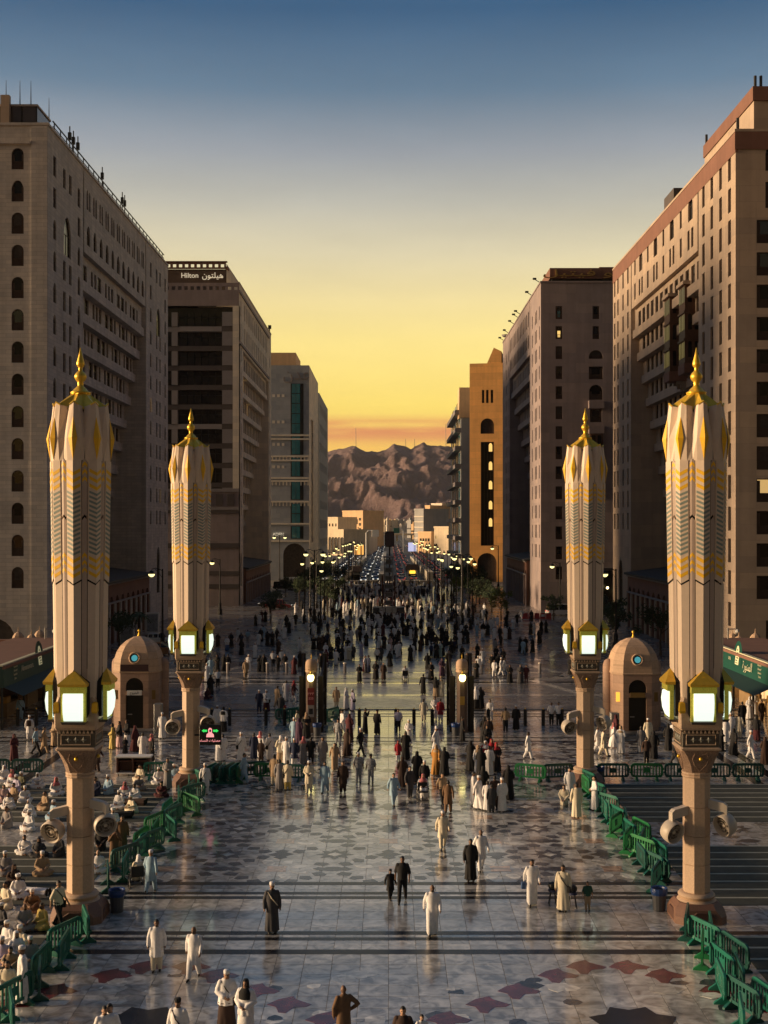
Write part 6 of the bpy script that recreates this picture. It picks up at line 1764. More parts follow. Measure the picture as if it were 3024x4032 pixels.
# far traffic: one small joined mesh each
def far_car(paint, front):
    q = MB(); b1, b2, b3 = car_parts('sedan')
    for i, b_ in enumerate((b1, b2, b3)): q.raw(b_.v, b_.f, (0, 1, 0)[i])
    w = wheel_mb()
    for x in (-1.4, 1.42):
        for y in (-.8, .8): q.raw([(v[0] + x, v[1] + y, v[2]) for v in w.v], w.f, 2)
    for y in (-.62, .62):
        q.box(2.22, 2.31, y - .22, y + .22, .6, .78, 3); q.box(-2.33, -2.25, y - .22, y + .22, .7, .86, 4)
    return q.mesh('car', [PAINT[paint], M_CGLASS, M_TYRE, M_HEAD, M_TAIL])
FAR = {c: far_car(c, True) for c in ('white', 'silver', 'black', 'grey')}
g_ = random.Random(5)
for sx_ in (-1, 1):
    for X in (3.6, 6.8, 13.8, 16.8):
        d = 322 + g_.uniform(0, 12)
        while d < 900:
            c = g_.choice(['white', 'white', 'white', 'white', 'white', 'silver', 'silver', 'black', 'grey'])
            o = place('car', FAR[c], None, (sx_ * X + g_.uniform(-.3, .3), d, 0.0), R(-90 if sx_ < 0 else 90))
            tag(o, '%s car with %s queueing on the %s side of the avenue' % ({'white': 'white', 'silver': 'silver', 'black': 'black', 'grey': 'dark grey'}[c], 'headlights on' if sx_ < 0 else 'red tail lights', 'oncoming' if sx_ < 0 else 'outgoing'), 'car', 'queueing %s cars %s' % (c, 'oncoming' if sx_ < 0 else 'outgoing'))
            d += g_.uniform(8, 19) * (1 + (d - 320) / 700)

# ================================================================ mast, kiosks, boards in the middle of the avenue
r = thing('lattice_pylon', 'grey ladder like pylon standing on a boarded base in the avenue', 'tower', (0, 0, 0))
Y = 198.0
xs = (-.68, .68)
for x in xs:
    for y in (Y, Y + 1.2):
        q = MB(); q.box(x - .07, x + .07, y - .07, y + .07, 0, 9.8); q.build('leg', M_BAND_L, r)
for k in range(13):
    z = 1.4 + k * .65
    q = MB(); q.box(-.68, .68, Y - .05, Y + .05, z, z + .14); q.build('rung', M_BAND_L, r)
    if k % 2: 
        q = MB(); q.box(-.5, .5, Y - .02, Y + .02, z + .14, z + .65); q.build('infill', mat('mesh_grey', (.14, .14, .13), .6, var=.3, scale=3), r)
for x in (-1.0, 1.0):
    q = MB(); q.box(x - .12, x + .12, Y + .3, Y + .9, 1.8, 6.8); q.build('fin', mat('rust_fin', (.09, .03, .02), .7), r)
q = MB(); q.box(-.85, .85, Y - .3, Y + 1.5, 9.6, 9.85); q.build('top_plate', M_BAND_L, r)
q = MB(); q.box(-2.5, 2.5, Y - .8, Y + 2.2, 0, 1.75); q.build('base', mat('base_grey', (.07, .07, .072), .6, var=.2, scale=2), r)
for x, w in ((-1.0, .9), (.05, .95), (.95, .7)):
    q = MB(); q.box(x - w / 2, x + w / 2, Y - .86, Y - .8, .85, 1.7); q.build('poster', mat('pale_poster', (.55, .53, .48), .6, var=.35, scale=5), r)
anchor(r, (0, Y, 0))
r = thing('barrier_boards', 'red and white barrier boards along the foot of the lattice pylon', 'barrier', (0, 0, 0))
for k in range(5):
    x = -2.25 + k * 1.1
    q = MB(); q.bbox(x - .42, x + .42, Y - 1.7, Y - 1.55, .05, .85, .03); q.build('white_board', M_WHITEP, r)
    q = MB(); q.bbox(x + .43, x + .66, Y - 1.72, Y - 1.53, .03, .9, .03); q.build('red_board', mat('barrier_red', (.42, .03, .03), .5), r)
anchor(r, (0, Y - 1.6, 0))
r = thing('sign_mast', 'dark rectangular panel on a black pole above the lattice pylon', 'sign', (0, 0, 0))
q = MB(); q.tube([(.2, 232, 0), (.2, 232, 12.5)], .14, 8); q.build('pole', M_METAL, r)
q = MB(); q.bbox(-.55, .9, 231.7, 232, 10.9, 13.5, .05); q.build('panel', mat('panel_violet', (.05, .04, .05), .6), r)
q = MB(); q.box(-.7, 1.05, 231.8, 231.95, 10.75, 13.65); q.build('frame', M_METAL, r); anchor(r, (.2, 232, 0))
def street_kiosk(x, y, w, label, sign):
    p = px(x, y); r = thing('street_kiosk', label, 'kiosk', (p.x, p.y, 0))
    q = MB(); q.bbox(-w / 2, w / 2, 0, 2.4, 0, 2.7, .05); q.build('body', M_WHITEP if sign else M_METAL, r)
    q = MB(); q.rings([[(-w / 2 - .7, -.8, 2.7), (w / 2 + .7, -.8, 2.7), (w / 2 + .7, 2.8, 2.7), (-w / 2 - .7, 2.8, 2.7)], [(-w / 2 - .2, -.1, 4.2), (w / 2 + .2, -.1, 4.2), (w / 2 + .2, 2.4, 4.2), (-w / 2 - .2, 2.4, 4.2)]]); q.build('roof', mat('kiosk_roof', (.05, .035, .03), .7), r)
    q = MB(); q.box(-w / 2 + .15, w / 2 - .15, -.06, .02, .9, 1.6); q.build('counter_window', M_GLASS, r)
    if sign:
        q = MB(); q.bbox(-.75, .75, -.16, -.02, 1.75, 2.4, .06); q.build('lit_sign', mat('lit_yellow_sign', (.9, .6, .05), .4, var=.1, scale=6, emit=(1, .62, .05), estr=1.6), r)
    else:
        q = MB(); q.box(-w / 2 + .1, w / 2 - .1, -.05, .01, 1.9, 2.5); q.build('board', M_STEEL, r)
street_kiosk(1624, 2283, 2.6, 'small white kiosk with a glowing yellow sign and brown roof', True)
street_kiosk(1398, 2292, 2.6, 'dark framed shelter kiosk among the crowd', False)
for x, y, m, lb in ((1414, 2200, mat('lit_orange_board', (.8, .4, .1), .5, var=.4, scale=.8, emit=(1, .45, .10), estr=.9), 'glowing orange billboard beside the lamp row'), (1623, 2185, mat('lit_blue_board', (.5, .5, .7), .5, var=.5, scale=.9, emit=(.7, .7, 1), estr=.6), 'glowing pale blue billboard beside the outgoing cars')):
    p = px(x, y); r = thing('billboard', lb, 'billboard', (p.x, p.y, 0))
    q = MB(); q.bbox(-2.0, 2.0, -.2, .2, 1.8, 6.2, .08); q.build('panel', m, r)
    q = MB(); q.tube([(0, .1, 0), (0, .1, 1.9)], .2, 8); q.build('post', M_METAL, r)
r = thing('plastic_barrier_row', 'row of red plastic road barriers before the mauve hotel arcade', 'barrier', px(2105, 2436))
for k in range(5):
    q = MB(); q.rings([[(k * .92 - 1.9, -.3, 0), (k * .92 - 1.05, -.3, 0), (k * .92 - 1.05, .3, 0), (k * .92 - 1.9, .3, 0)], [(k * .92 - 1.85, -.1, .9), (k * .92 - 1.1, -.1, .9), (k * .92 - 1.1, .1, .9), (k * .92 - 1.85, .1, .9)]]); q.build('red_block', MATS['barrier_red'], r)
    if k % 2: 
        q = MB(); q.box(k * .92 - 1.75, k * .92 - 1.2, -.26, -.22, .35, .7); q.build('label_plate', M_WHITEP, r)

# ================================================================ green plastic barriers
M_GB = mat('green_plastic', (0.006, 0.125, 0.088), 0.42, var=0.18, scale=5, coords='obj', spec=0.5)
M_GB2 = mat('leaf_green_plastic', (0.010, 0.155, 0.050), 0.42, var=0.18, scale=5, coords='obj')
M_GB3 = mat('dark_green_plastic', (0.006, 0.075, 0.062), 0.45, var=0.18, scale=5, coords='obj')
def barrier_meshes():
    L, H = 1.86, 1.0
    fr = MB()
    out = [(-L / 2 + .10, .20), (L / 2 - .10, .20), (L / 2 - .02, .30), (L / 2, .50), (L / 2, .80), (L / 2 - .06, .93), (L / 2 - .22, H), (-L / 2 + .22, H), (-L / 2 + .06, .93), (-L / 2, .80), (-L / 2, .50), (-L / 2 + .02, .30)]
    inn = [(-L / 2 + .20, .30), (L / 2 - .20, .30), (L / 2 - .13, .36), (L / 2 - .12, .50), (L / 2 - .12, .74), (L / 2 - .15, .82), (L / 2 - .24, .86), (-L / 2 + .24, .86), (-L / 2 + .15, .82), (-L / 2 + .12, .74), (-L / 2 + .12, .50), (-L / 2 + .13, .36)]
    n = len(out)
    for i in range(n):
        j = (i + 1) % n
        for y in (-.035, .035): fr.face([(out[i][0], y, out[i][1]), (out[j][0], y, out[j][1]), (inn[j][0], y, inn[j][1]), (inn[i][0], y, inn[i][1])])
        fr.face([(out[i][0], -.035, out[i][1]), (out[j][0], -.035, out[j][1]), (out[j][0], .035, out[j][1]), (out[i][0], .035, out[i][1])])
        fr.face([(inn[i][0], -.035, inn[i][1]), (inn[j][0], -.035, inn[j][1]), (inn[j][0], .035, inn[j][1]), (inn[i][0], .035, inn[i][1])])
    fr.box(-L / 2 - .06, -L / 2 + .01, -.03, .03, .42, .52); fr.box(L / 2 - .01, L / 2 + .06, -.03, .03, .62, .72)
    bars = MB(); bars.bbox(-.035, .035, -.025, .025, .29, .88, .008)
    mid = MB(); mid.bbox(-.17, .17, -.028, .028, .45, .72, .02)
    ft = MB(); ft.rings([[(-.06, -.30, 0), (.06, -.30, 0), (.06, .30, 0), (-.06, .30, 0)], [(-.06, -.28, .06), (.06, -.28, .06), (.06, .28, .06), (-.06, .28, .06)], [(-.05, -.06, .22), (.05, -.06, .22), (.05, .06, .22), (-.05, .06, .22)], [(-.05, -.03, .32), (.05, -.03, .32), (.05, .03, .32), (-.05, .03, .32)]])
    return fr.mesh('frame', M_GB), bars.mesh('bar', M_GB), mid.mesh('badge_plate', M_GB), ft.mesh('foot', M_GB)
BF, BB, BMID, BFT = barrier_meshes()
def barrier(x, y, rz, label, group, m=None, tilt=0.0):
    r = thing('crowd_barrier', label, 'barrier', (x, y, 0), rz, group)
    r.rotation_euler = (tilt, 0, rz)
    ps = [place('frame', BF, r), place('badge_plate', BMID, r)]
    for k in range(9):
        ps.append(place('bar', BB, r, (-.72 + k * .18, 0, 0)))
    for s in (-1, 1): ps.append(place('foot', BFT, r, (s * .58, 0, 0)))
    if m:
        for p in ps: setm(p, m)
    return r
g_ = random.Random(21)
pick = lambda: g_.choice([None, None, None, M_GB3, M_GB2])
def chain(side, d0, d1, x0, x1, label, group, pitch=1.5, jit=.30):
    n = int((d1 - d0) / pitch) + 1
    for i in range(n):
        t = i / max(1, n - 1)
        rz = R(90) + g_.uniform(-jit, jit) + (.28 if i % 2 else -.2)
        barrier(x0 + (x1 - x0) * t + (.20 if i % 2 else -.16), d0 + (d1 - d0) * t, rz, label, group, pick())
chain('R', 50.4, 69.5, 11.0, 10.95, 'green barrier in the long zigzag between the two columns beside the empty rows', 'zigzag barriers beside the empty rows', 1.42)
chain('R', 52.0, 60.0, 11.55, 11.6, 'green barrier doubled up behind the zigzag beside the empty rows', 'second line of zigzag barriers', 1.9, .15)
chain('R', 35.9, 44.6, 10.35, 10.85, 'green barrier in the short line running from the column over the red inlays', 'barriers over the red inlays, empty side', 1.45, .12)
chain('R', 35.0, 43.6, 11.0, 11.45, 'green barrier overlapping the short line near the column, outer row', 'outer barriers over the red inlays', 1.75, .12)
chain('L', 50.4, 69.5, -11.2, -10.7, 'green barrier in the long zigzag beside the seated worshippers', 'zigzag barriers beside the worshippers', 1.42, .45)
chain('L', 56.0, 66.0, -10.5, -10.2, 'green barrier doubled up inside the zigzag beside the worshippers', 'second zigzag beside the worshippers', 2.2, .4)
chain('L', 35.0, 44.4, -11.25, -11.0, 'green barrier in the bunched line between the column foot and the bent old man', 'bunched barriers beside the worshippers', 1.2, .25)
for k in range(5):
    barrier(12.95 + k * 1.95, 71.8, g_.uniform(-.05, .05), 'green barrier in the straight row closing the empty prayer rows', 'straight barriers closing the empty rows', M_GB3 if k != 1 else M_GB2)
for x in (-23.2, -21.25): barrier(x, 73.2, .03, 'green barrier by the pacing men beyond the worshippers', 'pair of barriers beyond the worshippers', M_GB3)
barrier(-13.3, 72.2, .05, 'green barrier beside the wooden desk', None)
for k in range(6): barrier(-10.2 + k * .33, 71.4 + .25 * (k % 2), R(75) + .1 * (k % 3), 'green barrier stacked upright in the bunch near the man in light blue', 'stacked barriers near the man in light blue', pick())
for k in range(3): barrier(-8.0 + k * 1.15, 72.3 - k * .35, .35 - k * .3, 'green barrier laid out beyond the man in light blue', 'barriers beyond the man in light blue', M_GB2 if k == 1 else M_GB3)
barrier(8.15, 71.6, -.42, 'bright green barrier angled beside the walking man in white', None, M_GB2)
barrier(9.75, 71.7, .22, 'dark green barrier forming a corner near the column foot', None, M_GB3)
for k in range(3): barrier(-7.6 + k * .5, 93.4 + .5 * k, .3 + .5 * k, 'green barrier heaped behind the pier with the red board', 'barriers heaped behind the red board', None)
barrier(-4.2, 93.8, 1.1, 'lone green barrier showing past the pier with the red board', None)

# ================================================================ prayer carpets in rows at both sides
M_CARP = mat('prayer_carpet', (0.060, 0.064, 0.050), 0.95, var=0.35, scale=1.6, bump=0.3, bscale=60)
M_CEDGE = mat('carpet_border', (0.36, 0.36, 0.29), 0.95, var=0.3, scale=2)
cm = MB(); cm.box(-6.0, 6.0, -.44, .44, .001, .016); CARP = cm.mesh('pile', M_CARP)
cb = MB(); cb.box(-6.0, 6.0, .44, .62, .001, .018); CEDG = cb.mesh('border', M_CEDGE)
for s, who in ((-1, 'worshippers sit on'), (1, 'empty')):
    for (d0, n, zone) in ((62.2, 8, 'behind the two columns'), (48.6, 8, 'level with the near column'), (36.0, 8, 'before the near column')):
        for k in range(n):
            d = d0 + k * 1.13
            if zone.startswith('before') and d > 44.5: continue
            r = thing('prayer_carpet', ('grey green prayer row carpet the %s, %s' % (who, zone)) if s < 0 else ('empty grey green prayer row carpet, %s' % zone), 'carpet', (s * 18.2, d, .003), 0, 'prayer carpets %s %s' % (who, zone))
            if s < 0: r['label'] = 'grey green prayer row carpet used by the seated worshippers, %s' % zone
            place('pile', CARP, r); place('border', CEDG, r)

# ================================================================ desk, bins, screen, stools, wheelchairs
M_DESKW = mat('desk_wood', (.085, .028, .016), .5, var=.25, scale=3)
r = thing('wooden_desk', 'dark wooden desk with a white top and open shelves', 'desk', (-15.0, 73.4, 0))
for nm, a in (('top', (-1.05, 1.05, -.42, .42, 1.08, 1.16)), ('base_board', (-1.0, 1.0, -.38, .38, .12, .2))):
    q = MB(); q.bbox(*a, .015); q.build(nm, M_WHITEP, r)
for x in (-.98, -.05, .9):
    q = MB(); q.box(x, x + .08, -.36, .36, .2, 1.08); q.build('side_panel', M_DESKW, r)
q = MB(); q.box(-.9, .9, .30, .34, .2, 1.08); q.build('back_panel', M_DESKW, r)
q = MB(); q.box(-.9, .9, -.34, .3, .86, .9); q.build('shelf', M_DESKW, r); q = MB(); q.box(.05, .9, -.3, .3, .5, .54); q.build('shelf', M_DESKW, r)
for x in (-.9, -.3, .3, .9):
    q = MB(); q.tube([(x, -.2, 0), (x, -.2, .13)], .04, 6); q.build('castor', M_METAL, r)
M_BIN = mat('grey_bin', (.07, .075, .085), .6); M_BLUE = mat('blue_bin_bag', (.012, .05, .20), .4, var=.2, scale=8, coords='obj')
for (x, y, lb) in ((-10.35, 47.4, 'grey bin with a blue liner at the column beside the worshippers'), (10.35, 47.6, 'grey bin with a blue liner at the column near the zigzag end'), (12.1, 71.6, 'blue lined bin beside the straight barrier row'), (4.7, 87.2, 'blue lined bin against the pier with the amber plate'), (-5.0, 87.2, 'blue lined bin against the pier with the red board')):
    r = thing('litter_bin', lb, 'bin', (x, y, 0))
    q = MB(); q.lathe([(.24, 0), (.28, .75)], 14); q.build('body', M_BIN, r)
    q = MB(); q.lathe([(.29, .60), (.33, .72), (.32, .86), (.25, .84), (.22, .70)], 14); q.build('liner', M_BLUE, r)
r = thing('led_screen', 'small lit screen with green arrows and a pink veiled figure hung on the column', 'screen', (-10.05, 70.2, 2.35))
q = MB(); q.bbox(-.62, .62, -.1, .06, 0, 1.12, .03); q.build('case', M_METAL, r)
q = MB(); q.box(-.9, -.55, -.03, .03, .5, .6); q.build('bracket', M_METAL, r)
q = MB(); q.box(-.54, .54, -.106, -.098, .08, 1.04); sc_ = q.build('display', mat('screen_black', (.02, .02, .02), .3, var=0), r)
ME_G = mat('led_green', (.05, .4, .1), .5, var=0, emit=(.05, 1, .15), estr=.55); ME_P = mat('led_pink', (.8, .3, .3), .5, var=0, emit=(1, .36, .36), estr=.8)
for s in (-1, 1):
    q = MB(); q.face([(s * .17, -.112, .74), (s * .34, -.112, .74), (s * .34, -.112, .70), (s * .48, -.112, .80), (s * .34, -.112, .90), (s * .34, -.112, .86), (s * .17, -.112, .86)]); q.build('arrow', ME_G, sc_)
q = MB(); q.face([(-.22, -.112, .44), (.22, -.112, .44), (.20, -.112, .60), (.10, -.112, .68), (.11, -.112, .88), (.05, -.112, .96), (-.05, -.112, .96), (-.11, -.112, .88), (-.10, -.112, .68), (-.20, -.112, .60)]); q.build('figure', ME_P, sc_)
q = MB(); q.face([(-.05, -.115, .76), (0, -.115, .70), (.05, -.115, .76), (.055, -.115, .84), (0, -.115, .89), (-.055, -.115, .84)]); q.build('figure_face', MATS['screen_black'], sc_)
lettering('\ufee3\ufebc\ufee0\ufef4\ufe8e\ufe95 \ufe8d\ufedf\ufee8\ufeb4\ufe8e\ufe80'[::-1], .19, ME_P, sc_, (0, -.112, .25), 0, .002)

def wheelchair(x, y, rz, label):
    r = thing('wheelchair', label, 'wheelchair', (x, y, 0), rz)
    def wring(cx, cy, rr, t, nm, m):
        q = MB(); pts = [(cx, cy + rr * math.cos(2 * math.pi * i / 18), rr + rr * math.sin(2 * math.pi * i / 18)) for i in range(19)]; q.tube(pts, t, 5); return q.build(nm, m, r)
    for s in (-1, 1):
        w = wring(s * .31, .12, .30, .018, 'wheel', M_TYRE)
        q = MB()
        for k in range(4):
            a = k * math.pi / 4; q.tube([(s * .31, .12 - .29 * math.cos(a), .30 - .29 * math.sin(a)), (s * .31, .12 + .29 * math.cos(a), .30 + .29 * math.sin(a))], .006, 4)
        q.build('spoke', M_STEEL, w)
        wring(s * .27, -.36, .08, .02, 'castor', M_TYRE)
        q = MB(); q.tube([(s * .26, -.36, .1), (s * .26, -.32, .5), (s * .26, .24, .5), (s * .26, .28, .95), (s * .26, .40, .97)], .016, 6); q.build('side_frame', M_STEEL, r)
        q = MB(); q.box(s * .26 - .03, s * .26 + .03, -.25, .2, .68, .72); q.build('armrest', M_METAL, r)
    q = MB(); q.bbox(-.25, .25, -.28, .22, .47, .52, .02); q.build('seat', M_METAL, r)
    q = MB(); q.box(-.25, .25, .24, .28, .5, .92); q.build('backrest', M_METAL, r)
    for s in (-1, 1):
        q = MB(); q.box(s * .12 - .08, s * .12 + .08, -.58, -.42, .1, .13); q.build('footrest', M_METAL, r)
        q = MB(); q.tube([(s * .22, -.32, .45), (s * .16, -.5, .12)], .014, 5); q.build('footrest_tube', M_STEEL, r)
    return r
WC = [(px(538, 3494), R(200), 'wheelchair pushed by the man in pale blue near the stacked barriers'), (px(1666, 3152), R(5), 'wheelchair carrying a man in a red headscarf'), (px(1596, 2680), R(0), 'wheelchair carrying a man in white between the gate piers')]
for p, rz, lb in WC: wheelchair(p.x, p.y, rz, lb)
def stool(x, y, lb):
    r = thing('folding_stool', lb, 'stool', (x, y, 0))
    q = MB(); q.ball((0, 0, .74), .2, 12, 6, rr=(.18, .18, .16)); q.build('pack', M_METAL, r)
    q = MB(); q.lathe([(.17, .52), (.17, .6)], 12); q.build('seat', mat('blue_canvas', (.02, .03, .09), .7), r)
    for a in (45, 135, 225, 315):
        q = MB(); q.tube([(.1 * math.cos(R(a)), .1 * math.sin(R(a)), .55), (.2 * math.cos(R(a)), .2 * math.sin(R(a)), 0)], .018, 6); q.build('leg', M_METAL, r)
p = px(2176, 3562); stool(p.x, p.y, 'black folding stool held in the right hand of the man in cream'.replace('right', 'outstretched'))
p = px(2255, 3575); stool(p.x, p.y, 'black folding stool hanging close beside the man in cream')

# ================================================================ people
def ell(c, rx, ry, n=18, fold=0.0, k=9, ph=0.0):
    out = []
    for i in range(n):
        a = 2 * math.pi * i / n
        f = 1 + fold * math.cos(k * a + ph)
        out.append((c[0] + rx * f * math.cos(a), c[1] + ry * f * math.sin(a), c[2]))
    return out
def dense(pts, rad, step=.05):
    P, Q = [], []
    for (p, q, ra, rb) in zip(pts[:-1], pts[1:], rad[:-1], rad[1:]):
        p, q = Vector(p), Vector(q); n = max(1, int((q - p).length / step))
        for i in range(n): P.append(p.lerp(q, i / n)); Q.append(ra + (rb - ra) * i / n)
    P.append(Vector(pts[-1])); Q.append(rad[-1])
    return P, Q
def limb(mb, pts, rad, m, n=10):
    P, Q = dense(pts, rad); mb.tube(P, Q, n, m)
    mb.ball(P[0], Q[0], n, 5, m); mb.ball(P[-1], Q[-1], n, 5, m)
def robe(mb, rows_, m, fold=.10):
    """rows: (z, rx, ry, cy[, cx])"""
    R2 = []
    for a, b in zip(rows_[:-1], rows_[1:]):
        n = max(1, int(abs(b[0] - a[0]) / .06))
        for i in range(n):
            t = i / n; R2.append([a[j] + (b[j] - a[j]) * t for j in range(4)])
    R2.append(list(rows_[-1][:4]))
    z0, z1 = R2[0][0], R2[-1][0]
    mb.rings([ell((0, cy, z), rx, ry, 36, fold * max(0, 1 - (z - z0) / max(.01, (z1 - z0) * .62)), 8, z * 1.2) for z, rx, ry, cy in R2], m)
def hand(mb, w, d, side, grip=0.25):
    """palm and five fingers from wrist w along d; returns nothing, adds to an un-remeshed list"""
    d = Vector(d).normalized(); w = Vector(w)
    s = d.cross(Vector((side, 0, 0)))
    if s.length < .2: s = d.cross(Vector((0, 1, 0)))
    s.normalize(); nrm = d.cross(s).normalized()
    for i, (off, L) in enumerate(((-.027, .062), (-.009, .074), (.009, .070), (.027, .056))):
        a = w + d * .085 + s * off
        b = a + d * L * .55 + nrm * L * grip * .4; c = b + d * L * .40 + nrm * L * grip
        mb.tube([a, b, c], [.0095, .009, .007], 6, 2)
    a = w + d * .045 - s * .034; mb.tube([a, a + d * .03 - s * .025, a + d * .058 - s * .03], [.0105, .0095, .008], 6, 2)
    return
def palm(mb, w, d):
    d = Vector(d).normalized(); w = Vector(w)
    limb(mb, [w, w + d * .05, w + d * .09], [.026, .036, .033], 2, 8)
def head(mb, c, beard=True):
    c = Vector(c)
    mb.ball(c, .1, 16, 10, 2, rr=(.078, .098, .118))
    mb.ball(c + Vector((0, -.035, -.062)), .06, 10, 6, 3 if beard else 2, rr=(.06, .062, .055))
    limb(mb, [c + Vector((0, .01, -.1)), c + Vector((0, .02, -.20))], [.055, .06], 2)
    limb(mb, [c + Vector((0, -.095, .015)), c + Vector((0, -.114, -.022))], [.012, .018], 2, 6)
    for s in (-1, 1):
        mb.ball(c + Vector((s * .08, .01, -.005)), .02, 6, 4, 2, rr=(.014, .022, .034))
    return c
def finish(mb, extra, name, voxel=.021, c=None, beard=True):
    src = MB(); src.v, src.f, src.m = list(mb.v), list(mb.f), list(mb.m)
    me = src.mesh('src', [])
    o = bpy.data.objects.new('src', me); col.objects.link(o)
    md = o.modifiers.new('r', 'REMESH'); md.mode = 'VOXEL'; md.voxel_size = voxel; md.use_smooth_shade = True
    dg = bpy.context.evaluated_depsgraph_get()
    out = bpy.data.meshes.new_from_object(o.evaluated_get(dg))
    bpy.data.objects.remove(o)
    kd = KDTree(len(mb.f))
    cents = []
    for i, f in enumerate(mb.f):
        s = Vector((0, 0, 0))
        for j in f: s += Vector(mb.v[j])
        kd.insert(s / len(f), i)
    kd.balance()
    verts = [v.co.copy() for v in out.vertices]; faces = [tuple(p.vertices) for p in out.polygons]
    mats_ = []
    for p in out.polygons:
        _, i, _ = kd.find(p.center); mats_.append(mb.m[i])
    fin = MB(); fin.v = [tuple(v) for v in verts]; fin.f = faces; fin.m = mats_
    fin.raw(extra.v, extra.f, 2)
    if c is not None:      # eyes
        for s in (-1, 1): fin.raw(*(lambda q: (q.v, q.f))(MB().ball((c.x + s * .032, c.y - .093, c.z + .01), .012, 6, 4)), 3)
    bpy.data.meshes.remove(out); bpy.data.meshes.remove(me)
    return fin.mesh(name, [MATS['src_cloth']] * 4, True)
mat('src_cloth', (.5, .5, .5), .85)

def arms(mb, ex, L, Rr, sleeve=0, r=(.078, .064, .052), bare=False):
    """L and Rr: (elbow, wrist) points for each side"""
    for s, (e, w), sh in ((-1, L, (-.175, 0, 1.385)), (1, Rr, (.175, 0, 1.385))):
        if sh[2] + POSE['dz'] != sh[2]: sh = (sh[0], sh[1] + POSE['dy'], sh[2] + POSE['dz'])
        limb(mb, [sh, e, w] if not bare else [sh, e], [r[0], r[1], r[2]] if not bare else [r[0], r[1]], sleeve)
        if bare: limb(mb, [e, w], [.045, .033], 2)
        d = Vector(w) - Vector(e); d.normalize()
        palm(mb, w, d); hand(ex, w, d, s)
POSE = {'dz': 0.0, 'dy': 0.0}
def feet(mb, pts):
    for (x, y, z, up) in pts:
        limb(mb, [(x, y + .07, z + .045 + up), (x * 1.05, y - .07, z + .035), (x * 1.1, y - .14, z + .03)], [.042, .045, .036], 3, 8)

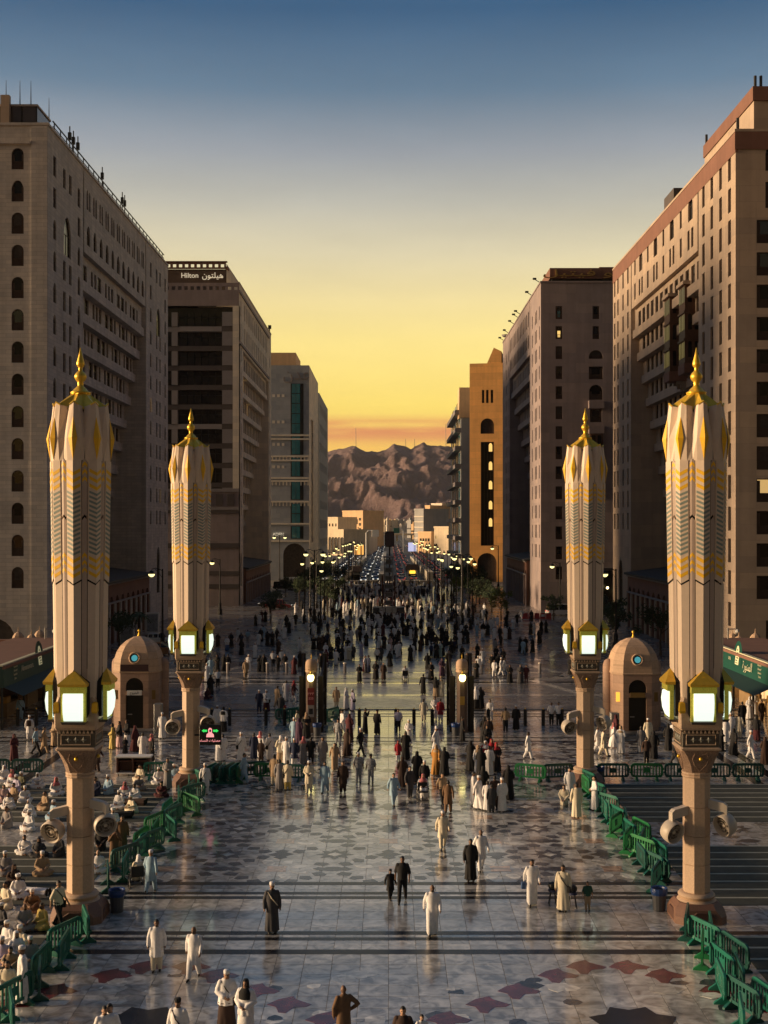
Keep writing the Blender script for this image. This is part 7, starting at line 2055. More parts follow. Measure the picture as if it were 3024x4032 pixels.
VAR = {}
def variant(name):
    if name in VAR: return VAR[name]
    mb, ex = MB(), MB(); POSE['dz'] = POSE['dy'] = 0.0
    hc = Vector((0, -.015, 1.602)); beard = True
    TORSO = [(1.05, .195, .145, 0), (1.25, .21, .14, 0), (1.36, .205, .12, 0), (1.43, .15, .095, .005), (1.49, .07, .065, .01)]
    if name in ('thobe', 'thobe_clasp', 'point', 'phone', 'hips'):
        robe(mb, [(.07, .235, .19, 0), (.4, .222, .178, 0), (.8, .205, .155, 0)] + TORSO, 0)
        feet(mb, [(-.1, -.06, 0, 0), (.1, -.03, 0, 0)])
        A = {'thobe': (((-.262, .03, 1.12), (-.268, -.05, .88)), ((.262, .03, 1.12), (.268, -.04, .88))),
             'thobe_clasp': (((-.27, .03, 1.12), (-.09, -.19, 1.04)), ((.27, .03, 1.12), (.09, -.19, 1.06))),
             'point': (((-.42, -.02, 1.40), (-.66, -.04, 1.44)), ((.262, .03, 1.12), (.30, .06, .88))),
             'phone': (((-.25, -.14, 1.18), (-.10, -.24, 1.46)), ((.25, -.14, 1.18), (.10, -.24, 1.46))),
             'hips': (((-.42, .08, 1.18), (-.24, -.04, 1.02)), ((.30, .03, 1.12), (.27, -.06, .88)))}[name]
        arms(mb, ex, *A)
    elif name == 'thobe_walk':
        robe(mb, [(.08, .19, .30, 0), (.35, .195, .26, 0), (.7, .20, .18, 0)] + TORSO, 0, .08)
        limb(mb, [(-.09, -.02, .85), (-.10, -.18, .5), (-.10, -.24, .14)], [.13, .11, .10], 0); limb(mb, [(.09, .02, .85), (.10, .10, .5), (.10, .27, .16)], [.13, .11, .09], 0)
        feet(mb, [(-.1, -.30, 0, 0), (.1, .34, .03, .06)])
        arms(mb, ex, ((-.26, .10, 1.14), (-.28, .14, .90)), ((.26, -.02, 1.12), (.27, -.20, .92)))
    elif name in ('kam', 'kam_walk', 'kam_hold'):
        robe(mb, [(.50, .232, .185, 0), (.8, .212, .165, 0)] + TORSO, 0, .09)
        st_ = 0.26 if name == 'kam_walk' else .05
        limb(mb, [(-.09, 0, .82), (-.10, -st_ * .55, .48), (-.10, -st_ * .9, .10)], [.125, .105, .085], 1); limb(mb, [(.09, 0, .82), (.10, st_ * .25, .48), (.10, st_, .12)], [.125, .105, .082], 1)
        feet(mb, [(-.1, -st_ * .95 - .02, 0, 0), (.1, st_ + .02, .02 if st_ > .1 else 0, .05 if st_ > .1 else 0)])
        if name == 'kam_hold': arms(mb, ex, ((-.27, .02, 1.12), (-.10, -.20, 1.0)), ((.27, .02, 1.12), (.08, -.20, 1.02)))
        elif name == 'kam': arms(mb, ex, ((-.265, .03, 1.12), (-.275, -.04, .88)), ((.265, .03, 1.12), (.275, -.02, .88)))
        else: arms(mb, ex, ((-.27, .10, 1.14), (-.29, .12, .90)), ((.27, -.03, 1.13), (.28, -.20, .93)))
    elif name in ('trou', 'trou_walk'):
        robe(mb, [(.86, .195, .145, 0), (.95, .19, .145, 0)] + TORSO, 0, .03)
        st_ = .30 if name == 'trou_walk' else .04
        limb(mb, [(-.085, 0, .90), (-.095, -st_ * .55, .49), (-.10, -st_, .10)], [.115, .085, .065], 1); limb(mb, [(.085, 0, .90), (.095, st_ * .2, .49), (.10, st_, .13)], [.115, .085, .062], 1)
        feet(mb, [(-.1, -st_ - .02, 0, 0), (.1, st_ + .03, .02 if st_ > .1 else 0, .05 if st_ > .1 else 0)])
        sw = .16 if name == 'trou_walk' else .0
        arms(mb, ex, ((-.265, .03 + sw * .4, 1.12), (-.27, -.05 + sw, .89)), ((.265, .03 - sw * .3, 1.12), (.27, -.05 - sw, .90)), 0, (.08, .066, .05), bare=True)
        beard = False
    elif name in ('abaya', 'abaya_walk', 'dress'):
        dy = .06 if name == 'abaya_walk' else 0
        hx = .30 if name != 'abaya_walk' else .27; hy = .25 if name != 'abaya_walk' else .34
        robe(mb, ([(.035, hx, hy, dy), (.5, hx * .88, hy * .84, dy * .5)] if name != 'dress' else [(.74, .25, .20, 0)]) + [(.9, .235, .19, 0), (1.15, .225, .165, 0), (1.34, .215, .14, 0), (1.44, .155, .115, .005), (1.50, .11, .10, .005)], 0, .09)
        if name == 'dress': robe(mb, [(.03, .27, .22, 0), (.5, .25, .2, 0), (.82, .22, .17, 0)], 1, .10)
        arms(mb, ex, ((-.28, .0, 1.12), (-.10, -.20, 1.02)) if name != 'abaya_walk' else ((-.29, .06, 1.12), (-.28, .10, .92)), ((.28, .0, 1.12), (.10, -.20, 1.0)) if name != 'abaya_walk' else ((.29, -.04, 1.12), (.27, -.18, .94)), 0, (.085, .085, .075))
        feet(mb, [(-.08, -.2 - dy, 0, 0), (.08, -.12, 0, 0)])
        beard = False
    elif name in ('sit', 'sit_lean', 'kneel'):
        zz = -.80; hc = Vector((0, -.05, .84)); lean = -.03
        if name == 'kneel': hc = Vector((0, -.10, .93)); zz = -.70
        if name == 'sit_lean': hc = Vector((0, -.18, .76)); lean = -.14
        if name == 'kneel':
            robe(mb, [(.01, .20, .34, -.06), (.16, .21, .33, -.06), (.28, .20, .24, 0), (.45, .18, .16, .02)], 0, .04)
        else:
            robe(mb, [(.01, .40, .30, -.12), (.12, .40, .29, -.13), (.20, .34, .25, -.10), (.28, .22, .19, -.02)], 0, .05)
            for s in (-1, 1): limb(mb, [(s * .1, 0, .14), (s * .36, -.22, .15), (s * .04, -.36, .08)], [.12, .095, .06], 1 if name == 'sit_lean' else 0)
            limb(mb, [(.02, -.38, .06), (.14, -.40, .05)], [.045, .035], 2)
        t = hc.z - 1.602
        robe(mb, [(.20, .20, .17, 0), (.42, .195, .15, lean * .3), (1.25 + t, .21, .14, lean * .7), (1.36 + t, .205, .12, lean), (1.43 + t, .15, .095, lean), (1.49 + t, .07, .065, lean - .0)], 0, .03)
        POSE['dz'] = t; POSE['dy'] = lean
        arms(mb, ex, ((-.28, lean, .38 if name != 'kneel' else .5), (-.12, -.26 + lean, .30)), ((.28, lean, .38 if name != 'kneel' else .5), (.10, -.26 + lean, .31)))
    elif name == 'chair':
        t = -.40; hc = Vector((0, .04, 1.20))
        robe(mb, [(.44, .20, .18, .10), (.62, .195, .155, .12), (1.25 + t, .21, .14, .12), (1.36 + t, .205, .12, .10), (1.43 + t, .15, .095, .09), (1.49 + t, .07, .065, .07)], 0, .03)
        robe(mb, [(.14, .21, .10, -.42), (.40, .20, .11, -.40), (.56, .18, .10, -.34)], 0, .08)
        for s in (-1, 1): limb(mb, [(s * .10, .08, .55), (s * .11, -.36, .55), (s * .11, -.44, .16)], [.13, .105, .08], 0)
        feet(mb, [(-.11, -.46, .12, 0), (.11, -.46, .12, 0)])
        POSE['dz'] = t; POSE['dy'] = .11
        arms(mb, ex, ((-.27, .06, .74), (-.15, -.20, .68)), ((.27, .06, .74), (.15, -.20, .68)))
    head(mb, hc, beard)
    VAR[name] = (finish(mb, ex, 'person', .023, hc), hc)
    return VAR[name]

def cover_mesh(kind):
    q = MB()
    def shell(rr, keep, n=18, k=12, drape=None):
        rs = []
        for j in range(k + 1):
            th = math.pi * (.02 + .96 * j / k)
            rs.append([(rr[0] * math.sin(th) * math.cos(2 * math.pi * i / n), rr[1] * math.sin(th) * math.sin(2 * math.pi * i / n), rr[2] * math.cos(th)) for i in range(n)])
        t = MB(); t.rings(rs, caps=(True, False))
        for f in t.f:
            c = Vector((0, 0, 0))
            for i in f: c += Vector(t.v[i])
            c /= len(f)
            if keep(c): q.face([t.v[i] for i in f])
    if kind == 'hair': shell((.085, .106, .127), lambda c: c.z > .068 or (c.z > .03 and c.y > -.045) or (c.y > .0 and c.z > -.06) or (c.y > .05 and c.z > -.09))
    elif kind == 'cap': q.lathe([(.088, .035), (.089, .11), (.078, .132), (.03, .138)], 18, (0, .004, 0), sy=1.2)
    elif kind == 'turban':
        for k in range(3): 
            pts = [(.088 * math.cos(a), .006 + .108 * math.sin(a), .055 + .03 * k + .012 * math.sin(a + k)) for a in [2 * math.pi * i / 16 for i in range(17)]]; q.tube(pts, .026, 6)
        q.ball((0, .0, .08), .08, 12, 6, rr=(.08, .1, .06))
    elif kind in ('scarf', 'veil'):
        n = 24; prof = [(.03, .132), (.06, .124), (.088, .085), (.094, .03), (.098, -.04), (.108, -.10), (.15, -.16), (.205, -.23), (.215, -.30 if kind == 'scarf' else -.42)]
        rs = [[(r_ * math.cos(2 * math.pi * i / n) * (1 + .04 * math.cos(5 * i)), .012 + r_ * (1.18 if z > -.1 else .82) * math.sin(2 * math.pi * i / n), z) for i in range(n)] for r_, z in prof]
        t = MB(); t.rings(rs, caps=(True, False))
        for f in t.f:
            c = Vector((0, 0, 0))
            for i in f: c += Vector(t.v[i])
            c /= len(f)
            face_open = c.y < -.03 and abs(c.x) < .062 and -.10 < c.z < .075
            if not face_open: q.face([t.v[i] for i in f])
    return q.mesh({'hair': 'hair', 'cap': 'cap', 'turban': 'turban', 'scarf': 'headscarf', 'veil': 'veil'}[kind], MATS['src_cloth'], True)
COVER = {k: cover_mesh(k) for k in ('hair', 'cap', 'turban', 'scarf', 'veil')}
sb = MB(); sb.tube([(-.15, -.06, 1.42), (-.02, -.17, 1.22), (.16, -.13, .98), (.2, .02, .92)], .018, 5); sb.tube([(-.15, -.02, 1.43), (-.03, .14, 1.25), (.14, .15, 1.0), (.2, .02, .92)], .018, 5); STRAP = sb.mesh('bag_strap', MATS['src_cloth'])
bb = MB(); bb.bbox(.16, .30, -.12, .14, .72, .96, .03); BAG = bb.mesh('bag', MATS['src_cloth'])
bp_ = MB(); bp_.bbox(-.16, .16, .12, .30, 1.0, 1.42, .06); PACK = bp_.mesh('backpack', MATS['src_cloth'])
hb = MB(); hb.bbox(-.42, -.24, -.12, .06, .62, .86, .03); hb.tube([(-.38, -.03, .85), (-.30, -.05, .90), (-.27, -.03, .85)], .012, 5); HBAG = hb.mesh('hand_bag', MATS['src_cloth'])

CC = dict(W=(.78, .77, .78), C=(.68, .61, .47), G=(.27, .255, .26), DG=(.055, .055, .062), K=(.010, .010, .012), LB=(.30, .45, .58), B=(.06, .12, .27), N=(.018, .028, .07), BR=(.15, .085, .045),
          DBR=(.045, .024, .018), TAN=(.38, .27, .17), Y=(.58, .44, .13), M=(.075, .014, .02), R=(.34, .02, .03), OL=(.12, .12, .07), P=(.55, .38, .38), GR=(.02, .08, .055), LG=(.40, .55, .50), LV=(.50, .46, .62), OR=(.40, .19, .04), PU=(.075, .035, .07))
CN = dict(W='white', C='cream', G='grey', DG='charcoal', K='black', LB='pale blue', B='blue', N='navy', BR='brown', DBR='dark brown', TAN='tan', Y='yellow', M='maroon', R='red', OL='olive', P='pink', GR='green', LG='mint', LV='lilac', OR='ochre', PU='purple', camo='camouflage')
CM = {k: mat('cloth_' + CN[k].replace(' ', '_'), c, .9, var=.16, scale=9, coords='obj', bump=.25, bscale=18) for k, c in CC.items()}
def camo():
    m = mat('cloth_camouflage', (.30, .31, .33), .9, var=.85, scale=11, coords='obj'); return m
CM['camo'] = camo()
SK = [mat('skin_%d' % i, c, .6, var=.08, scale=10, coords='obj') for i, c in enumerate(((.38, .22, .14), (.28, .155, .095), (.15, .08, .05), (.46, .29, .20)))]
M_HAIR = mat('black_hair', (.010, .008, .007), .6, var=.2, scale=30, coords='obj')
M_SHEM = mat('red_chequer', (.50, .16, .17), .9, var=.5, scale=60, coords='obj')
M_SHOE = mat('dark_shoe', (.018, .014, .012), .6, var=.1, coords='obj')
gp = random.Random(99)
PEOPLE = []
def zone(x, y):
    d = y
    if x < -11.6 and d < 75: return 'on the prayer carpets'
    if d < 41.5: return 'on the red inlaid paving'
    if d < 51.5: return 'at the dark granite stripes'
    if d < 63: return 'on the rosette marble'
    if d < 75: return 'on the marble before the gates'
    if abs(x) > 12.5 and d < 88: return 'by the %s kiosk' % ('plated' if x < 0 else 'amber lamp')
    if d < 86: return 'near the granite step lines'
    if d < 96: return 'among the black bollards'
    if d < 126: return 'just outside the gate piers'
    if d < 160: return 'on the pale banded promenade'
    return 'in the avenue crowd'
GARM = {'thobe': 'robe', 'thobe_clasp': 'robe', 'point': 'robe', 'phone': 'robe', 'hips': 'robe', 'thobe_walk': 'robe', 'kam': 'long shirt', 'kam_walk': 'long shirt', 'kam_hold': 'long shirt', 'trou': 'shirt', 'trou_walk': 'shirt',
        'abaya': 'cloak', 'abaya_walk': 'cloak', 'dress': 'top over a long skirt', 'sit': 'robe', 'sit_lean': 'robe', 'kneel': 'robe', 'chair': 'robe'}
ACT = {'thobe': 'standing', 'thobe_clasp': 'standing with clasped hands', 'point': 'pointing with one arm', 'phone': 'raising a phone', 'hips': 'with a hand on one hip', 'thobe_walk': 'walking', 'kam': 'standing', 'kam_walk': 'walking', 'kam_hold': 'holding something', 'trou': 'standing', 'trou_walk': 'walking',
       'abaya': 'standing', 'abaya_walk': 'walking', 'dress': 'standing', 'sit': 'sitting cross legged', 'sit_lean': 'sitting bent forward', 'kneel': 'kneeling', 'chair': 'sitting in a wheelchair'}
HD = {'hair': 'dark hair', 'cap': 'white cap', 'turban': 'turban', 'red': 'red headscarf', 'ws': 'white headscarf', 'veil': 'veil', 'bald': 'bare head', 'kcap': 'dark cap', 'ts': 'tan headscarf', 'Rs': 'red hood', 'LBs': 'pale blue scarf'}
def person(loc, rot, var, up, low=None, hd='hair', sc=1.0, child=False, extra=None, skin=None, lie=False, note=None, lod=False):
    low = low or up
    me, hc = variant(var)
    o = place('person', me, None, loc, R(rot), (sc, sc, sc))
    sk = SK[skin if skin is not None else gp.choice([0, 0, 1, 1, 2, 3])]
    setm(o, CM[up], CM[low], sk, M_SHOE if hd != 'bald' else M_HAIR)
    if hd != 'bald':
        kind, m = {'hair': ('hair', M_HAIR), 'cap': ('cap', CM['W']), 'kcap': ('cap', CM['K']), 'turban': ('turban', CM['W']), 'red': ('scarf', M_SHEM), 'ws': ('scarf', CM['W']), 'veil': ('veil', CM[up if up in ('K', 'DBR', 'M', 'OR', 'PU', 'DG', 'BR', 'N') else 'K']),
                   'ts': ('scarf', CM['TAN']), 'Rs': ('scarf', CM['R']), 'LBs': ('scarf', CM['LB'])}[hd]
        c = place({'hair': 'hair', 'cap': 'cap', 'turban': 'turban', 'scarf': 'headscarf', 'veil': 'veil'}[kind], COVER[kind], o, hc); setm(c, m)
    for e in (extra or '').split():
        if e == 'strap': setm(place('bag_strap', STRAP, o), CM['K']); setm(place('bag', BAG, o), CM['K'])
        elif e == 'pack': setm(place('backpack', PACK, o), CM['DBR'])
        elif e == 'hbag': setm(place('hand_bag', HBAG, o), CM['B'])
        elif e == 'rbag': setm(place('hand_bag', HBAG, o), CM['R'])
        elif e == 'white_strap': setm(place('bag_strap', STRAP, o), CM['C'])
    if lie: o.rotation_euler = (R(-90), 0, R(rot)); o.location.z = .17
    who = 'child' if child else 'person'
    g = CN[up] + ' ' + GARM[var]
    if low != up and var in ('kam', 'kam_walk', 'kam_hold', 'trou', 'trou_walk', 'dress'): g += ' and ' + CN[low] + (' skirt' if var == 'dress' else ' trousers')
    lab = '%s in %s%s, %s, %s' % (who, g, '' if (hd == 'veil' and up == 'K') else ' with ' + HD[hd], 'lying down' if lie else ACT[var], note or zone(loc[0], loc[1]))
    if extra: lab = lab.replace(', ' + ACT[var], {'strap': ' and shoulder bag', 'pack': ' and backpack', 'hbag': ' and blue bag', 'rbag': ' and red bag', 'white_strap': ' and pale sash'}.get(extra.split()[0], '') + ', ' + ACT[var])
    if len(lab.split()) > 16: lab = lab.replace(' and ' + CN[low] + ' trousers', '')
    if len(lab.split()) > 16: lab = lab.replace(' over a long skirt', '')
    if len(lab.split()) > 16: lab = lab.replace(' with ' + HD[hd], '')
    if len(lab.split()) > 16: lab = lab.replace(' and shoulder bag', '').replace(' beside a man with a shoulder bag', ' by a man with bag')
    tag(o, lab, 'person')
    PEOPLE.append(o)
    return o
CROPS = {'c1': (0, 2900, .5118), 'c2': (800, 2900, .5118), 'c3': (1500, 2900, .5118), 'c4': (2224, 2900, .5118), 'c5': (700, 2500, .3617), 'c6': (1250, 2500, .3617), 'c7': (1750, 2500, .3617), 'm1': (1000, 2150, .3014), 'm2': (1400, 2150, .3014), 'm3': (1800, 2150, .3014), 'L': (0, 2400, .4219), 'R': (2324, 2400, .4219)}
def P(crop, x, y, rot, var, up, low=None, hd='hair', **k):
    a = CROPS[crop]
    loc = px(a[0] + x * a[2], a[1] + y * a[2])
    k.setdefault('sc', gp.uniform(.97, 1.04))
    return person(loc, rot, var, up, low, hd, **k)

# --- the near floor
P('c1', 1205, 1805, 5, 'kam', 'W', 'C', 'hair', skin=2); P('c1', 1492, 1862, -10, 'kam_walk', 'W', 'W', 'bald', skin=2)
P('c1', 1160, 1200, 170, 'kam_walk', 'LB', 'LB', 'cap'); P('c1', 1065, 1150, 200, 'chair', 'C', hd='ws')
person(px(412, 4210), 20, 'thobe', 'W', hd='hair', sc=1.0, skin=0); person(px(433, 4200), -15, 'kam', 'W', 'C', 'hair', skin=3)
person(px(701, 4178), -10, 'kam', 'W', 'W', 'kcap', extra='strap', skin=1)
person(px(892, 4052), 10, 'dress', 'W', 'DBR', 'cap', extra='strap', skin=1); person(px(968, 4092), -15, 'dress', 'W', 'W', 'veil', note='on the red inlaid paving beside a man with a shoulder bag')
person(px(1353, 4120), 200, 'hips', 'BR', hd='bald', skin=2)
person(px(1587, 4212), -5, 'trou', 'DBR', 'K', 'hair', skin=0); person(px(1661, 4165), 15, 'kam', 'W', 'W', 'hair', sc=.70, child=True)
P('c2', 530, 1510, 10, 'thobe', 'DG', hd='cap', sc=1.06, extra='white_strap', skin=1)
P('c2', 1440, 1250, 15, 'kam_walk', 'K', 'K', 'kcap', sc=.68, child=True); P('c2', 1533, 1272, -5, 'trou_walk', 'K', 'K', 'hair', sc=1.04)
P('c3', 395, 1522, 0, 'thobe_walk', 'W', hd='bald', sc=1.04, skin=2); P('c3', 690, 1112, 0, 'thobe', 'K', hd='hair', sc=1.02); P('c3', 768, 1030, 10, 'kam_walk', 'W', 'W', 'bald', skin=2)
P('c3', 1162, 1292, 0, 'thobe_walk', 'W', hd='hair', extra='hbag', sc=1.02, skin=1); P('c3', 1402, 1342, -20, 'thobe', 'C', hd='hair', extra='strap')
P('c4', 175, 1342, 0, 'trou', 'GR', 'TAN', 'hair', sc=.66, child=True); P('c3', 475, 860, 5, 'kam_walk', 'C', 'C', 'cap', skin=1)
# --- the middle floor
P('c2', 815, 432, 0, 'kam_hold', 'C', 'C', 'cap'); P('c2', 937, 432, -10, 'kam_walk', 'LB', 'LB', 'hair'); P('c2', 1075, 432, 0, 'kam', 'DBR', 'DBR', 'hair'); P('c2', 1195, 355, 10, 'trou', 'camo', 'camo', 'cap'); P('c2', 1290, 362, -15, 'trou', 'camo', 'camo', 'kcap')
P('c2', 1465, 525, 20, 'kam_walk', 'LB', 'LB', 'hair'); P('c2', 588, 412, 180, 'thobe', 'G', hd='hair'); P('c2', 650, 415, 170, 'kam', 'C', 'Y', 'hair', extra='strap'); P('c2', 548, 378, 150, 'kam', 'TAN', 'C', 'hair')
P('c2', 15, 450, 185, 'kam', 'W', 'W', 'cap', extra='strap'); P('c2', 315, 358, 80, 'kam_walk', 'LB', 'LB', 'hair'); P('c2', 292, 188, 180, 'thobe', 'W', hd='cap', extra='strap'); P('c2', 702, 228, 170, 'kam', 'N', 'W', 'cap')
P('c2', 640, 222, 160, 'thobe', 'W', hd='cap'); P('c2', 597, 215, 200, 'dress', 'C', 'TAN', 'ws'); P('c2', 772, 210, 170, 'thobe', 'G', hd='red'); P('c2', 830, 212, 180, 'trou', 'K', 'K', 'hair'); P('c2', 920, 222, 0, 'kam', 'G', 'G', 'hair')
P('c2', 1012, 262, 10, 'thobe_walk', 'TAN', hd='hair'); P('c2', 115, 192, 120, 'thobe', 'W', hd='hair', skin=2); P('c2', 152, 188, 200, 'thobe', 'W', hd='hair'); P('c2', 390, 175, 180, 'thobe', 'N', hd='hair'); P('c2', 440, 165, 150, 'thobe', 'W', hd='red'); P('c2', 512, 182, 210, 'thobe', 'W', hd='hair', extra='strap'); P('c2', 445, 195, 160, 'kam', 'DBR', 'DBR', 'hair', sc=.8)
P('c3', 165, 388, 190, 'abaya', 'DBR', hd='veil'); P('c3', 278, 352, 180, 'abaya', 'K', hd='veil'); P('c3', 222, 472, 30, 'kam', 'DG', 'DG', 'hair'); P('c3', 325, 478, 5, 'chair', 'W', hd='red'); P('c3', 335, 420, 0, 'thobe', 'K', hd='cap')
P('c3', 425, 290, 150, 'abaya_walk', 'OR', hd='ts'); P('c3', 488, 302, 170, 'abaya', 'K', hd='veil'); P('c3', 472, 525, 20, 'trou_walk', 'TAN', 'K', 'hair'); P('c3', 517, 590, 170, 'kam_walk', 'BR', 'BR', 'hair')
P('c3', 690, 262, 160, 'abaya', 'K', hd='veil'); P('c3', 748, 285, 10, 'thobe', 'W', hd='ts'); P('c3', 832, 302, 175, 'thobe', 'W', hd='hair'); P('c3', 888, 272, 20, 'abaya', 'K', hd='Rs'); P('c3', 770, 320, 160, 'abaya', 'K', hd='veil'); P('c3', 805, 260, 0, 'dress', 'R', 'M', 'ws'); P('c3', 850, 232, 0, 'dress', 'M', 'M', 'Rs')
P('c3', 712, 522, 90, 'thobe', 'W', hd='hair'); P('c3', 752, 560, 60, 'thobe_walk', 'W', hd='cap'); P('c3', 820, 572, 170, 'thobe', 'W', hd='hair', sc=.9); P('c3', 852, 585, 180, 'kam', 'DG', 'DG', 'hair', sc=.85); P('c3', 877, 555, 180, 'kam', 'DBR', 'DBR', 'hair'); P('c3', 932, 580, 200, 'thobe', 'W', hd='cap'); P('c3', 980, 482, 180, 'abaya', 'K', hd='veil', sc=1.06); P('c3', 785, 480, 180, 'abaya', 'K', hd='veil')
P('c3', 1505, 628, 180, 'thobe', 'C', hd='hair', sc=1.03); P('c3', 1452, 482, 0, 'thobe', 'W', hd='hair'); P('c3', 1412, 520, -20, 'kneel', 'C', hd='hair'); P('c3', 1132, 172, 80, 'kam_walk', 'W', 'W', 'hair', skin=2); P('c4', 230, 568, -80, 'thobe_clasp', 'W', hd='hair')
P('c3', 190, 172, 200, 'dress', 'DBR', 'K', 'veil'); P('c3', 132, 186, 0, 'kam', 'R', 'W', 'Rs', sc=.72, child=True); P('c3', 425, 135, 60, 'kam_walk', 'W', 'W', 'cap'); P('c3', 815, 120, 0, 'abaya', 'K', hd='veil')
# --- the side behind the empty rows
P('R', 70, 1342, 75, 'kam_walk', 'W', 'W', 'hair'); P('R', 125, 1366, 90, 'kam_walk', 'C', 'C', 'hair'); P('R', 218, 1292, -90, 'thobe_walk', 'W', hd='red'); P('R', 285, 1342, 150, 'dress', 'W', 'W', 'ts'); P('R', 475, 1342, 180, 'kam', 'G', 'W', 'hair'); P('R', 525, 1445, 180, 'trou', 'DBR', 'K', 'hair'); P('R', 592, 1388, 170, 'abaya_walk', 'K', hd='veil'); P('R', 730, 1312, 170, 'abaya_walk', 'K', hd='veil'); P('R', 772, 1292, 150, 'thobe', 'W', hd='turban'); P('R', 792, 1442, 80, 'kam_walk', 'DG', 'DG', 'hair')
P('R', 540, 1260, 180, 'thobe', 'C', hd='cap'); P('R', 240, 1220, 90, 'abaya', 'M', hd='veil')
P('R', 1262, 1242, 170, 'thobe', 'W', hd='cap'); P('R', 1312, 1205, 170, 'thobe', 'W', hd='cap'); P('R', 1340, 1352, 120, 'abaya_walk', 'K', hd='veil'); P('R', 1388, 1205, 160, 'kam', 'C', 'C', 'hair'); P('R', 1500, 1392, 60, 'kam_walk', 'W', 'W', 'cap'); P('R', 1552, 1222, 150, 'dress', 'K', 'M', 'veil'); P('R', 1300, 1010, 0, 'trou', 'DG', 'K', 'hair'); P('R', 1420, 1082, 180, 'thobe', 'K', hd='hair'); P('R', 1490, 1022, 0, 'abaya', 'W', hd='ws'); P('R', 1537, 985, 0, 'abaya', 'W', hd='ws'); P('R', 1600, 1052, 20, 'kam', 'DBR', 'DBR', 'hair'); P('R', 1632, 1445, 180, 'abaya', 'DBR', hd='veil'); P('R', 1215, 1320, 100, 'abaya', 'K', hd='veil')
# --- around the gates
P('c5', 887, 846, 185, 'trou', 'N', 'N', 'cap'); P('c5', 966, 836, 0, 'dress', 'W', 'M', 'cap', extra='strap'); P('c5', 1085, 792, 150, 'kam_walk', 'TAN', 'TAN', 'hair'); P('c5', 1120, 890, 170, 'kam', 'DG', 'DG', 'hair', extra='rbag'); P('c5', 1180, 718, 180, 'thobe', 'W', hd='hair'); P('c5', 1265, 722, 80, 'kam_walk', 'M', 'W', 'Rs')
P('c5', 430, 1032, 20, 'kam', 'W', 'C', 'cap'); P('c5', 497, 1052, 160, 'dress', 'W', 'K', 'veil'); P('c5', 740, 466, 10, 'kam', 'TAN', 'TAN', 'hair'); P('c5', 772, 405, 0, 'thobe_clasp', 'W', hd='cap'); P('c5', 545, 396, 180, 'thobe', 'K', hd='hair'); P('c5', 505, 395, 170, 'abaya', 'K', hd='veil'); P('c5', 935, 406, 180, 'thobe', 'K', hd='hair'); P('c5', 1037, 356, 0, 'trou', 'W', 'K', 'hair'); P('c5', 1092, 406, 10, 'trou_walk', 'K', 'K', 'hair'); P('c5', 1130, 338, 0, 'kam', 'W', 'W', 'cap'); P('c5', 1167, 388, 0, 'trou', 'K', 'G', 'hair'); P('c5', 1270, 412, 0, 'trou', 'K', 'W', 'cap')
P('c5', 268, 510, 0, 'thobe', 'P', hd='red'); P('c5', 318, 512, 180, 'thobe', 'W', hd='cap'); P('c5', 356, 438, 180, 'thobe', 'LB', hd='hair'); P('c5', 357, 648, 60, 'abaya_walk', 'K', hd='veil'); P('c5', 320, 695, 40, 'sit', 'M', hd='veil'); P('c5', 436, 576, 0, 'trou', 'W', 'K', 'hair'); P('c5', 300, 430, 0, 'abaya', 'DBR', hd='veil')
P('c5', 1478, 160, 0, 'abaya', 'K', hd='ts'); P('c5', 1535, 162, 0, 'abaya', 'DBR', hd='veil'); P('c5', 1583, 160, 10, 'abaya', 'K', hd='veil'); P('c5', 1325, 188, 0, 'kam_walk', 'W', 'W', 'hair'); P('c5', 1097, 212, 20, 'abaya', 'DBR', hd='veil'); P('c5', 690, 128, 180, 'trou', 'K', 'K', 'hair'); P('c5', 762, 92, 180, 'trou', 'LB', 'G', 'hair'); P('c5', 537, 172, 0, 'dress', 'W', 'B', 'ws'); P('c5', 580, 132, 0, 'abaya', 'K', hd='veil'); P('c5', 905, 75, 0, 'trou', 'K', 'K', 'hair'); P('c5', 980, 110, 0, 'trou', 'K', 'K', 'hair'); P('c5', 1030, 118, 0, 'abaya', 'K', hd='veil'); P('c5', 437, 130, 0, 'abaya', 'DBR', hd='veil'); P('c5', 345, 160, 180, 'thobe', 'W', hd='cap', extra='strap')
P('c5', 1402, 1010, 120, 'abaya', 'K', hd='veil', sc=1.05); P('c5', 1300, 1085, 80, 'kam', 'C', 'DG', 'hair'); P('c5', 1400, 1120, 10, 'abaya', 'K', hd='ts', note='in front of the pier with the red board'); P('c5', 1268, 1185, 160, 'kam', 'LB', 'LB', 'cap'); P('c5', 1318, 1190, 150, 'abaya', 'PU', hd='veil')
P('c6', 205, 792, 0, 'kam', 'TAN', 'C', 'hair'); P('c6', 312, 802, 70, 'abaya', 'W', hd='ws'); P('c6', 385, 826, -60, 'thobe', 'LV', hd='cap', extra='strap'); P('c6', 457, 516, 10, 'thobe_clasp', 'K', hd='hair'); P('c6', 558, 412, -60, 'thobe', 'N', hd='hair'); P('c6', 522, 408, 60, 'trou', 'W', 'G', 'hair'); P('c6', 635, 486, 0, 'abaya', 'K', hd='veil'); P('c6', 720, 492, 0, 'thobe', 'DBR', hd='hair'); P('c6', 955, 482, 0, 'chair', 'W', hd='hair')
